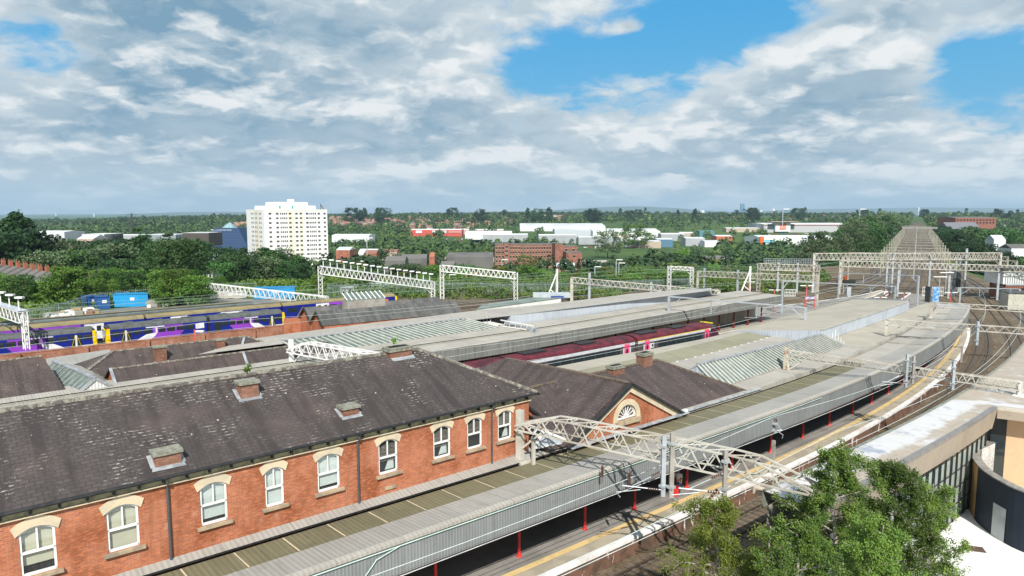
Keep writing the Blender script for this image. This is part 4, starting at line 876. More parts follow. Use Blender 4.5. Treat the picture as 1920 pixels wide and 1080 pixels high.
def B3(A_, az_, k, z=0.): return (A_[0] + k * math.sin(R_(az_)), A_[1] + k * math.cos(R_(az_)), z)
# near gantry over platform one
a1 = (.45, 37.4, 4.95)
g1 = gantry('large cream lattice gantry beside the brick building corner, crossing the near canopy', a1, B3(a1, 127, 15.6, -99), (7.95, 8.15), 1.02, .95, 13, (), ends=2.6, r=.078, d=.055, pw=.36, mat='cream')
MB().box((a1[0] + .75, a1[1] - .5, 5.7), (.16, .16, 1.5)).box((a1[0] + .2, a1[1] - .1, 5.0), (.9, .6, .16)).build('post_base', M['cream'], g1)
def insul(mb, p, q, n=5, r=.055):
    p, q = V(p), V(q)
    for k in range(n): a = p + (q - p) * (k + .1) / n; b = p + (q - p) * (k + .8) / n; mb.tube([a, b], r, 7)
def steel_post(lab, p, zt, arm=None, mat='gal', w=.2, name='mast'):
    g = thing(name, lab, 'mast', p); MB().box((p[0], p[1], (p[2] + zt) / 2), (w, w, zt - p[2])).build('post', M[mat], g)
    if arm:
        dx, dy, z = arm; e = (p[0] + dx, p[1] + dy, z + .1); m_ = MB().tube([(p[0], p[1], z), e], .03, 6).tube([(p[0], p[1], z + .95), (p[0] + dx * .75, p[1] + dy * .75, z + .12)], .025, 6)
        m_.tube([(p[0] + dx * .55, p[1] + dy * .55, z - .05), (p[0] + dx * 1.15, p[1] + dy * 1.15, z - .25), (p[0] + dx * 1.05, p[1] + dy * 1.05, z - .5)], .022, 6); ar = m_.build('cantilever_arm', M['gal'], g)
        m2 = MB(); insul(m2, (p[0] + dx * .1, p[1] + dy * .1, z), (p[0] + dx * .38, p[1] + dy * .38, z + .02)); insul(m2, (p[0] + dx * .08, p[1] + dy * .08, z + .9), (p[0] + dx * .3, p[1] + dy * .3, z + .66)); m2.build('insulator', M['insul'], ar)
        MB().box((p[0], p[1], z + .5), (w + .1, w + .1, .1)).box((p[0], p[1], z), (w + .1, w + .1, .14)).build('clamp', M['gal'], g)
    return g
def px_post(lab, u, v, zb, vt, arm=None, mat='gal', w=.2):
    p = at(u, v, zb); return steel_post(lab, p, rowz(vt, p[1]), arm, mat, w)
def drop(g, A_, B_, u, vt, vb, mat='gal', w=.2, arm=None, ins=True):
    """post hanging from a lattice beam whose ends are A_, B_ (plan)"""
    k = (u - 960) / FPX; best = min((i / 400 for i in range(401)), key=lambda f: abs((A_[0] + (B_[0] - A_[0]) * f) / ((A_[1] + (B_[1] - A_[1]) * f) * cp + 13 * sp) - k)); x, y = A_[0] + (B_[0] - A_[0]) * best, A_[1] + (B_[1] - A_[1]) * best; n_ = nrm(V((x, y))) * -.62; x, y = x + n_[0], y + n_[1]
    zt, zb = rowz(vt, y), rowz(vb, y); o = MB().box((x, y, (zt + zb) / 2), (w, w, zt - zb), ax=(1, 0, 0)).build('drop_post', M[mat], g); MB().box((x, y, zt - .5), (w + .1, w + .1, .12)).box((x, y, zb + .5), (w + .1, w + .1, .12)).build('clamp', M['gal'], o)
    if arm:
        dx, dy = arm; z = zb + .3; m_ = MB().tube([(x, y, z), (x + dx, y + dy, z + .1)], .03, 6).tube([(x, y, z + .95), (x + dx * .75, y + dy * .75, z + .12)], .025, 6).tube([(x + dx * .55, y + dy * .55, z - .05), (x + dx * 1.15, y + dy * 1.15, z - .25), (x + dx * 1.05, y + dy * 1.05, z - .5)], .022, 6); ar = m_.build('cantilever_arm', M['gal'], o)
        m2 = MB(); insul(m2, (x + dx * .1, y + dy * .1, z), (x + dx * .38, y + dy * .38, z + .02)); insul(m2, (x + dx * .08, y + dy * .08, z + .9), (x + dx * .3, y + dy * .3, z + .66)); m2.build('insulator', M['insul'], ar)
e1_ = B3(a1, 127, 15.6)
drop(g1, a1, e1_, 1243, 817, 930, 'gal', .2, (-1.9, .3)); drop(g1, a1, e1_, 1259, 812, 932, 'conc', .2); drop(g1, a1, e1_, 1358, 845, 936, 'conc', .17, (-2.0, .3))
px_post('concrete mast topped with insulators beyond the near gantry', 1447, 915, -.1, 826, (.5, -.1, 4.0), 'conc', .2)
mb = MB()
for (f, dz) in ((.34, .0), (.44, .1)):
    x, y = a1[0] + .8 * 15.6 * f, a1[1] - .602 * 15.6 * f; insul(mb, (x, y, 5.9), (x, y, 5.3), 5, .07); mb.tube([(x, y, 6.1), (x, y, 5.0)], .015, 4)
x, y = a1[0] + .8 * 15.6 * .73, a1[1] - .602 * 15.6 * .73; insul(mb, (x, y, 6.2), (x - .5, y, 5.5), 5, .07); mb.build('insulator', M['insul'], g1)
# gantry behind the brick building's ridge
a2 = at(547, 684, 5.1)
gantry('white lattice gantry rising behind the brick building ridge', a2, B3(a2, 127, 15, -99), (7.45, 7.6), 1.1, 1.0, 13, (), ends=2.4, r=.09, d=.062, pw=.34, mat='white')
# thin lattice over the near island and the curving tracks
a3 = at(1474, 692, 5.3); b3 = at(1912, 742, 5.5)
g3 = gantry('thin cream lattice from the rusty post to the white post on the ticket hall roof', a3, b3, (7.0, 6.55), .62, .5, 30, (), 'cream', r=.05, d=.035, pw=.3)
rp = MB().box((a3[0], a3[1], 6.25), (.42, .34, 1.9)).build('rusty_post', M['creamr']); rp.location = (0, 0, 0); tag(rp, 'stubby rusty white post standing on the pale island roof', 'post')
MB().beam((a3[0], a3[1], 6.1), (a3[0] + 1.3, a3[1] - .4, 6.9), .12).build('strut', M['creamr'], rp)
wp = thing('white_post', 'white steel post bolted to the flat ticket hall roof', 'post', b3); MB().box((b3[0], b3[1], 6.0), (.34, .12, 1.15)).box((b3[0], b3[1] + .15, 6.0), (.12, .3, 1.15)).box((b3[0], b3[1], 5.53), (1.0, .7, .07)).build('post', M['white'], wp)
drop(g3, a3, b3, 1699, 664, 726, 'gal', .18, (-1.8, .2)); drop(g3, a3, b3, 1712, 667, 719, 'conc', .15); drop(g3, a3, b3, 1786, 677, 731, 'gal', .2, (-1.8, .2))
px_post('mossy short mast at the white platform edge', 1802, 680, .95, 650, None, 'conc', .18)
a4 = at(1661, 629, 5.35)
g4 = gantry('thin cream lattice crossing the curved canopy end towards the right', a4, B3(a4, 118, 34, -.1), (rowz(598, a4[1]), 7.1), .62, .5, 30, ((.60, 0., .4),), 'cream', r=.05, d=.04, pw=.3)
drop(g4, a4, B3(a4, 118, 34), 1832, 603, 647, 'gal', .24)
a5 = at(1745, 597, 5.35)
g5 = gantry('thin cream lattice starting from the white post at the canopy tip', a5, B3(a5, 119, 40, -.1), (rowz(566, a5[1]), 7.2), .55, .4, 30, ((.55, 0., .4),), 'cream', r=.05, d=.04, pw=.34)
def portal(lab, uA, vA, zA, vtA, uB, vB, zB, vtB, mat='gal', h=.16, lattice=False, hh=None, n=20, ww=.0, posts=(), pw=.28, r=.075, d=.05, arms=2, braces=True, ends=0.):
    A_, B_ = at(uA, vA, zA), at(uB, vB, zB); za, zb = rowz(vtA, A_[1]), rowz(vtB, B_[1])
    if hh: return gantry(lab, A_, B_, (za, zb), hh, ww, n, posts, mat, ends, r, d, lattice=lattice, pw=pw, braces=braces)
    g = thing('portal', lab, 'gantry', A_); MB().beam((A_[0], A_[1], za), (B_[0], B_[1], zb), .2, h).build('beam', M[mat], g); dd = nrm(V(B_[:2]) - V(A_[:2]))
    for i, (p, z) in enumerate(((A_, za), (B_, zb))):
        MB().box((p[0], p[1], (p[2] + z) / 2), (pw, pw, z - p[2]), ax=(dd[0], dd[1], 0)).build('post', M[mat], g)
        s_ = 1 if i == 0 else -1; MB().beam((p[0], p[1], z - 1.5), (p[0] + dd[0] * s_ * 1.8, p[1] + dd[1] * s_ * 1.8, z - .05), .10).build('brace', M[mat], g)
    for k in range(arms):
        f = (k + 1) / (arms + 1); x, y, z = [A_[i] * (1 - f) + B_[i] * f if i < 2 else za * (1 - f) + zb * f for i in range(3)]
        MB().beam((x, y, z), (x, y, z - 1.9), .09).beam((x, y, z - 1.7), (x + dd[0] * 1.4, y + dd[1] * 1.4, z - .3), .05).beam((x, y, z - 1.8), (x - dd[0] * 1.5, y - dd[1] * 1.5, z - 1.9), .05).build('dropper', M[mat], g)
    return g
portal('slim portal standing on the tan roofs left of the upper roof', 1254, 583, 5.4, 556, 1510, 602, 5.6, 577)
portal('slim grey portal at the far island canopy end, in front of the white railings', 1465, 588, .95, 527, 1677, 566, .2, 537, arms=3)
portal('slim grey portal over the tracks between the two island tips', 1571, 563, 0, 512, 1719, 573, .95, 517, arms=2)
portal('slim grey portal right of the near island tip', 1799, 570, 0, 539, 1910, 577, 0, 542, arms=2)
portal('small white portal over the long slate shed roof', 680, 607, 0, 562, 758, 598, 0, 568, 'white', pw=.34)
px_post('thick pale mast between the far island railings and the red name board', 1530, 574, .95, 516, None, 'cream', .5)
portal('floodlit white gantry with a row of lamps on its walkway', 602, 575, 0, 499, 812, 566, 0, 528, 'white', lattice=True, hh=1.55, ww=1.0, n=26, r=.12, d=.09)
portal('white lattice gantry right of the floodlit one', 829, 561, 0, 497, 967, 563, 0, 511, 'white', lattice=True, hh=1.4, ww=.9, n=15, r=.12, d=.09)
portal('long white lattice gantry over the purple trains', 380, 566, 0, 530, 612, 600, 0, 556, 'white', lattice=True, hh=1.5, ww=1.1, n=26, r=.10, d=.075)
portal('low white lattice gantry behind the far island roof', 1072, 566, 0, 520, 1347, 574, 0, 545, 'cream', hh=1.15, ww=.7, n=26, r=.1, d=.08, posts=((.125, 0., 1.3), (.55, 0., .5)), pw=.6)
portal('short cream signal gantry with white equipment boxes', 1254, 546, 0, 499, 1296, 545, 0, 501, 'white', lattice=True, hh=.8, ww=.6, n=5, r=.1, d=.08)
portal('cream lattice gantry left of the walkway gantry', 1308, 545, 0, 508, 1530, 562, 0, 517, 'cream', hh=1.3, ww=.7, n=24, r=.11, d=.085, posts=((.06, 0., .8), (.36, 0., .6)), pw=.5)
gw = portal('cream lattice gantry carrying a railed walkway', 1421, 548, 0, 494, 1531, 549, 0, 497, 'cream', hh=1.5, ww=.9, n=13, r=.12, d=.09, posts=((.33, 0., .3), (.66, 0., .3)), pw=.55, lattice=True)
A_, B_ = at(1430, 548, 0), at(1530, 549, 0); mb = MB()
zr_ = rowz(494, at(1421, 548, 0)[1])
for z in (.2, .65, 1.15): mb.beam((A_[0], A_[1], zr_ + z), (B_[0], B_[1], zr_ + z), .07)
for k in range(24): x, y, _ = lerp(A_, B_, k / 23); mb.beam((x, y, zr_ - .1), (x, y, zr_ + 1.15), .06)
mb.build('railing', M['gal'], gw)
portal('wide cream lattice gantry, the higher one in front of the viaduct', 1523, 549, 0, 475, 1870, 552, 0, 474, 'cream', hh=1.55, ww=.8, n=38, r=.13, d=.10, posts=((.40, 0., .0), (.43, 0., .0), (.82, 0., 1.), (.63, 0, 0)), pw=.5)
portal('wide cream lattice gantry below the higher one, running out to the right', 1573, 552, 0, 489, 1960, 566, 0, 500, 'cream', hh=1.3, ww=.8, n=40, r=.12, d=.09, posts=((.30, 0., .0), (.55, 0., .0), (.78, 0., 0.)), pw=.5)
def aframe(lab, u, v, vt, du):
    p = at(u, v, 0); z = rowz(vt, p[1]); q = at(u + du, v, 0); g = thing('raking_mast', lab, 'mast', p); MB().beam((p[0], p[1], 0), (p[0], p[1], z), .35).build('post', M['white'], g); MB().beam((q[0], q[1], 0), (p[0], p[1], z - .8), .28).beam(lerp((q[0], q[1], 0), (p[0], p[1], z - .8), .38), (p[0], p[1], 1.0), .18).build('stay', M['white'], g)
aframe('white A-shaped mast left of the low lattice gantry', 1044, 562, 504, -20); aframe('white A-shaped mast below the cream lattice gantries', 1405, 553, 499, -18)
for L_, lb in ((168, 'wide cream gantry over the station throat, nearest behind the lattice pair'), (186, 'wide cream gantry over the station throat, just before the viaduct')):
    gantry(lb, R(L_, 24, 0), R(L_, -12, 0), (7.9, 7.9), 1.2, .5, 28, ((.35, 0, 0), (.7, 0, .3)), 'aged', r=.12, d=.09, pw=.42)
# gantries receding along the viaduct
vp = None; k = 0; L = 205.
while L < 640:
    o0, o1 = -.4, 16.8; A_, B_ = R(L, o1, -.1), R(L, o0, -.1)
    if vp is None or True:
        g = gantry('cream lattice gantry of the row receding along the viaduct', A_, B_, (7.9, 7.9), 1.15, .0, 13, ((.5, -.1, 0),) if k % 2 == 0 else (), 'aged', r=.095, d=.065, group='gantries receding along the viaduct', braces=L < 420, pw=.3)
    k += 1; L += rnd.uniform(17, 26) if L < 460 else rnd.uniform(27, 38)
# left gantry with lamps
a6 = at(50, 655, 2.2); b6 = st(-3, 148, 0)
g6 = gantry('white lattice gantry with floodlights at the left edge, over the purple trains', a6, b6, (rowz(585, a6[1]), 7.9), 1.35, 1.0, 34, (), 'white', lattice=True, r=.11, d=.08)
def lamps(g, A_, B_, z0, z1, n, zz=1.6):
    for k in range(n):
        f = (k + .5) / n; x, y, z = A_[0] + (B_[0] - A_[0]) * f, A_[1] + (B_[1] - A_[1]) * f, z0 + (z1 - z0) * f
        l = MB().beam((x, y, z), (x, y, z + zz), .13).build('lamp_pole', M['white'], g); MB().box((x + .35, y - .2, z + zz + .05), (.95, .5, .22), ax=(1, 0, 0)).build('floodlight', M['white'], l)
    MB().beam((A_[0], A_[1], z0 + .12), (B_[0], B_[1], z1 + .12), 1.1, .06).build('walkway', M['fascia_b'], g)
lamps(g6, a6, b6, rowz(585, a6[1]), 7.9, 14)
A_, B_ = at(602, 575, 0), at(812, 566, 0); gfl = [o for o in COL.objects if o.get('label', '').startswith('floodlit')][0]; lamps(gfl, A_, B_, rowz(499, A_[1]), rowz(528, B_[1]), 17, 1.5)

# ------------------------------------------------------------------ small things on the platforms and among the tracks
def tlamp(u, v, vt, lab, zb=.95):
    p = at(u, v, zb); z = rowz(vt, p[1]); g = thing('platform_lamp', lab, 'lamp', p, 'red platform lamps with white twin heads'); MB().tube([(p[0], p[1], zb), (p[0], p[1], z)], .09, 6).build('post', M['redcol'], g)
    for sg in (-1, 1): MB().box((p[0] + sg * .75, p[1], z + .05), (1.1, .35, .14), ax=(1, 0, 0)).build('lamp_head', M['white'], g)
TL = 'pale red lamp post with two white lamp heads'
for i, (u, v, vt) in enumerate(((1404, 548, 529), (1452, 552, 544), (1511, 575, 536), (1694, 565, 550), (1650, 566, 558), (1782, 566, 549), (1450, 591, 572))): tlamp(u, v, vt, TL + [' behind the far canopy', ' at the far canopy end', ' left of the thick pale mast', ' right of the tan roof end', ' below the round speed sign', ' on the near island tip', ' before the slim portal'][i], .95)
nb = thing('name_board', 'red-framed station name board beside the thick pale mast', 'sign', at(1518, 578, .95)); p = at(1518, 578, .95)
MB().beam((p[0] - .9, p[1], .95), (p[0] - .9, p[1], 3.1), .14).beam((p[0] + .9, p[1], .95), (p[0] + .9, p[1], 3.1), .14).build('frame', M['redcol'], nb); MB().box((p[0], p[1], 2.9), (1.9, .1, .45), ax=(1, 0, 0)).build('board', plain('board_violet', (.55, .5, .7)), nb)
sp_ = thing('speed_sign', 'round white speed sign beside the middle tracks', 'sign', at(1660, 566, 0)); p = at(1660, 566, 0); z = rowz(550, p[1])
d1 = MB(); d1.tube([(p[0], p[1], z), (p[0], p[1] - .06, z)], .62, 20); d1.build('disc', plain('sign_red_rim', (.55, .2, .2)), sp_); MB().tube([(p[0], p[1] - .07, z), (p[0], p[1] - .10, z)], .50, 20).build('face', M['white'], sp_); MB().beam((p[0], p[1] + .05, 0), (p[0], p[1] + .05, z), .1).build('post', M['gal'], sp_)
def text(txt, size, loc, rotz, mat, parent=None, name='lettering', ext=.01, rotx=PI / 2):
    c = bpy.data.curves.new(name, 'FONT'); c.body = txt; c.size = size; c.extrude = ext; c.align_x = 'CENTER'; c.align_y = 'CENTER'
    o = bpy.data.objects.new(name, c); COL.objects.link(o); dg = bpy.context.evaluated_depsgraph_get(); me = bpy.data.meshes.new_from_object(o.evaluated_get(dg)); bpy.data.objects.remove(o)
    me.materials.clear(); me.materials.append(mat); o = bpy.data.objects.new(name, me); COL.objects.link(o)
    pl = world_loc(parent) if parent else (0, 0, 0); o.location = tuple(loc[i] - pl[i] for i in range(3)); o.rotation_euler = (rotx, 0, rotz); o.parent = parent; return o
text('75', .62, (p[0], p[1] - .12, z), 0, M['black'], sp_, 'numerals')
ib = thing('notice_board', 'tall grey board with a blue poster at the near island tip', 'sign', at(1748, 566, .95)); p = at(1748, 566, .95)
MB().box((p[0] - .9, p[1], 2.5), (.35, 1.6, 3.2), ax=(1, 0, 0)).build('panel', M['greypipe'], ib); MB().box((p[0] + .5, p[1] - .2, 2.5), (1.3, .1, 3.0), ax=(1, 0, 0)).build('poster', plain('poster_blue', (.05, .22, .50), (.4, .55, .7), 1.5), ib)
rl_ = thing('platform_railings', 'white railings closing off the near island tip', 'railing', at(1755, 553, .95)); A_, B_ = at(1729, 556, .95), at(1768, 556, .95); mb = MB()
for k in range(14): x, y, _ = lerp(A_, B_, k / 13); mb.beam((x, y, .95), (x, y, 3.0), .07)
for z in (1.2, 2.1, 3.0): mb.beam((A_[0], A_[1], z), (B_[0], B_[1], z), .08)
mb.build('bars', M['white'], rl_)
rl2 = thing('platform_railings', 'white railings at the far island end beside the slim portal', 'railing', at(1480, 556, .95)); A_, B_ = at(1471, 557, .95), at(1491, 557, .95); mb = MB()
for k in range(8): x, y, _ = lerp(A_, B_, k / 7); mb.beam((x, y, .95), (x, y, 2.6), .07)
for z in (1.2, 1.9, 2.6): mb.beam((A_[0], A_[1], z), (B_[0], B_[1], z), .08)
mb.build('bars', M['white'], rl2)
sg_ = thing('signal', 'black colour-light signal beside the middle tracks', 'signal', at(1590, 562, 0)); p = at(1590, 562, 0)
MB().box((p[0], p[1], 3.6), (2.6, .6, 1.5), ax=(1, 0, 0)).build('head', M['black'], sg_); MB().box((p[0], p[1], 1.5), (.9, .5, 3.0), ax=(1, 0, 0)).build('cabinet', M['gal'], sg_)
sg2_ = thing('signal', 'tall dark signal post right of the near island tip', 'signal', at(1780, 556, 0)); p = at(1787, 556, 0); z = rowz(506, p[1])
MB().beam((p[0], p[1], 0), (p[0], p[1], z), .55).build('post', plain('slate_grey_paint', (.12, .15, .18)), sg2_); MB().box((p[0] + .9, p[1], z - 2.2), (.9, .5, 3.4), ax=(1, 0, 0)).build('head', M['black'], sg2_)
for (u, v, vt, lab) in ((1760, 556, 519, 'left'), (1772, 552, 511, 'right')): 
    p = at(u, v, .95); z = rowz(vt, p[1]); g = thing('platform_lamp', 'slim grey twin-headed lamp post, %s of the pair beyond the near island tip' % lab, 'lamp', p); MB().beam((p[0], p[1], .95), (p[0], p[1], z), .14).build('post', M['gal'], g); MB().box((p[0], p[1], z), (3.0, .4, .16), ax=(1, 0, 0)).build('lamp_head', M['white'], g)
om = thing('track_machine', 'small orange track machine between the far tracks', 'machine', at(1578, 530, 0)); p = at(1578, 534, 0)
MB().box((p[0], p[1], .9), (2.2, 1.2, 1.0), ax=(1, 0, 0)).box((p[0] + .7, p[1], 1.9), (.8, 1.0, 1.2), ax=(1, 0, 0)).build('body', plain('orange_paint', (.75, .14, .04)), om); MB().box((p[0], p[1], .3), (2.4, 1.3, .4), ax=(1, 0, 0)).build('chassis', M['black'], om)
rb = thing('bin', 'bright red bin at the foot of the concrete mast', 'bin', at(1265, 930, .95)); p = at(1266, 929, .95); m_ = MB(); 
m_.tube([(p[0], p[1], .95), (p[0], p[1], 1.5), (p[0], p[1], 1.56)], [.2, .25, .26], 12).build('body', M['redpaint'], rb)
ps = thing('red_lamp_post', 'short pale red post with a white lamp head before the brick wall', 'lamp', at(366, 643, 2)); p = at(366, 643, 2.2); MB().beam((p[0], p[1], 2), (p[0], p[1], rowz(618, p[1])), .16).build('post', M['redcol'], ps); MB().box((p[0] + .7, p[1], rowz(621, p[1])), (1.0, .4, .2), ax=(1, 0, 0)).build('lamp_head', M['white'], ps)

# person waiting by the red bin
def person(lab, p, face, shirt, trousers, hair):
    g = thing('person', lab, 'person', p); c_, s_ = math.cos(face), math.sin(face); W = lambda x, y, z: (p[0] + x * c_ - y * s_, p[1] + x * s_ + y * c_, p[2] + z)
    def skin(name, vs, es, mat, par, lvl=1):
        me = bpy.data.meshes.new(name); b = V(world_loc(par)); me.from_pydata([tuple(V(W(*v[:3])) - b) for v in vs], es, []); o = bpy.data.objects.new(name, me); COL.objects.link(o); o.parent = par; me.materials.append(mat)
        o.modifiers.new('skin', 'SKIN'); sv = me.skin_vertices[0].data if me.skin_vertices else None
        if sv is None:
            import bmesh; bm = bmesh.new(); bm.from_mesh(me); bm.verts.layers.skin.verify(); bm.to_mesh(me); bm.free(); sv = me.skin_vertices[0].data
        for i, v in enumerate(vs): sv[i].radius = (v[3], v[4] if len(v) > 4 else v[3]); sv[i].use_root = i == 0
        m2 = o.modifiers.new('sub', 'SUBSURF'); m2.levels = lvl; m2.render_levels = lvl; return o
    SK = bpy.data.materials.get('skin_tone') or plain('skin_tone', (.48, .28, .20))
    vs = [(0, 0, .93, .12), (0, 0, 1.15, .12), (0, 0, 1.38, .14), (0, 0, 1.50, .055), (0, .01, 1.58, .07), (0, .01, 1.68, .085), (.19, 0, 1.40, .05), (.23, 0, 1.12, .04), (.22, .06, .87, .03), (.22, .08, .79, .035), (-.19, 0, 1.40, .05), (-.23, 0, 1.12, .04), (-.22, .06, .87, .03), (-.22, .08, .79, .035), (.09, 0, .86, .085), (.10, .01, .48, .06), (.10, -.01, .09, .042), (.11, .13, .04, .04), (-.09, 0, .86, .085), (-.10, .01, .48, .06), (-.10, -.01, .09, .042), (-.11, .13, .04, .04)]
    es = [(0, 1), (1, 2), (2, 3), (3, 4), (4, 5), (2, 6), (6, 7), (7, 8), (8, 9), (2, 10), (10, 11), (11, 12), (12, 13), (0, 14), (14, 15), (15, 16), (16, 17), (0, 18), (18, 19), (19, 20), (20, 21)]
    b = skin('body', vs, es, SK, g)
    skin('shirt', [(0, 0, .95, .15), (0, 0, 1.15, .14), (0, 0, 1.38, .165), (0, 0, 1.46, .09), (.20, 0, 1.40, .065), (.235, 0, 1.14, .055), (-.20, 0, 1.40, .065), (-.235, 0, 1.14, .055)], [(0, 1), (1, 2), (2, 3), (2, 4), (4, 5), (2, 6), (6, 7)], shirt, b)
    skin('trousers', [(0, 0, .95, .14), (.09, 0, .86, .105), (.10, .01, .48, .08), (.10, -.01, .10, .065), (-.09, 0, .86, .105), (-.10, .01, .48, .08), (-.10, -.01, .10, .065)], [(0, 1), (1, 2), (2, 3), (0, 4), (4, 5), (5, 6)], trousers, b)
    skin('hair', [(0, -.015, 1.72, .085), (0, -.03, 1.66, .088)], [(0, 1)], hair, b)
    f = MB().box(W(.03, .10, 1.66), (.018, .012, .012), ax=(c_, s_, 0)).box(W(-.03, .10, 1.66), (.018, .012, .012), ax=(c_, s_, 0)).box(W(0, .10, 1.60), (.045, .012, .01), ax=(c_, s_, 0)); f.build('face', M['dark'], b)
pp = at(1271, 927, .95); person('person in a white top and blue jeans standing beside the red bin', (pp[0], pp[1], .95), 2.6, M['white'], plain('denim', (.03, .06, .14)), plain('dark_hair', (.03, .02, .015)))
# ------------------------------------------------------------------ trains
def plane_s(u, v, t):
    a = (u - 960) / FPX; b = (540 - v) / FPX; d_ = (a, cp + b * sp); dt = -d_[0] * DY + d_[1] * DX; dsx = d_[0] * DX + d_[1] * DY; return dsx * t / dt
M['t_blue'] = plain('train_blue', (.012, .022, .23), (.012, .02, .19), .4, .3); M['t_purple'] = plain('train_purple', (.27, .06, .50), (.24, .05, .45), .4, .3); M['t_white'] = plain('train_white', (.74, .74, .76), rough=.4)
M['t_yellow'] = plain('train_yellow', (.85, .62, .0), (.75, .5, 0), .6, .4); M['t_roof'] = plain('train_roof_grey', (.105, .115, .115), (.07, .075, .07), 1.2, .7); M['t_tan'] = plain('train_roof_tan', (.26, .215, .11), (.19, .16, .09), .7, .8)
M['t_silver'] = plain('train_silver', (.60, .62, .66), rough=.35); M['t_maroon'] = plain('train_maroon', (.13, .02, .032), (.045, .014, .02), .8, .6); M['t_pink'] = plain('train_pink', (.80, .07, .20), rough=.4); M['t_grey'] = plain('train_dark_grey', (.085, .072, .08), rough=.4)
def carbody(par, s0, s1, t0, zc=3.2, zr=3.78, w=2.75, side='t_blue', roof='t_roof', nose=0):
    mb = MB(); P = lambda s, t, z: st(s, t0 + t, z)
    for (ta, tb) in ((0, 0), (w, w)):
        f = [P(s0, ta, .95), P(s1, ta, .95), P(s1, ta, zc), P(s0, ta, zc)]; mb.poly(f if ta == 0 else f[::-1])
    mb.poly([P(s0, w, .95), P(s0, 0, .95), P(s0, 0, zc), P(s0, w, zc)]).poly([P(s1, 0, .95), P(s1, w, .95), P(s1, w, zc), P(s1, 0, zc)]); body = mb.build('body', M[side], par)
    n = 8; pr = [(w / 2 - w / 2 * math.cos(PI * k / n), zc + (zr - zc) * math.sin(PI * k / n) ** .7 if 0 < k < n else zc) for k in range(n + 1)]; mb = MB()
    for k in range(n): mb.poly([P(s0, *pr[k]), P(s1, *pr[k]), P(s1, *pr[k + 1]), P(s0, *pr[k + 1])])
    mb.poly([P(s0, *q) for q in pr]).poly([P(s1, *q) for q in pr][::-1]); r = mb.build('roof', M[roof], par, smooth=False)
    MB().box(P((s0 + s1) / 2, w / 2, .62), (s1 - s0 - .6, w - .3, .66)).build('underframe', M['black'], par)
    return body, r, P
def plate(par, name, pts, t0, mat, off=.012):
    return MB().poly([st(s, t0 - off, z) for s, z in pts]).build(name, mat if not isinstance(mat, str) else M[mat], par)
def rect(par, name, a, b, z0, z1, t0, mat, off=.012): return plate(par, name, [(a, z0), (b, z0), (b, z1), (a, z1)], t0, mat, off)
T1 = 104.6
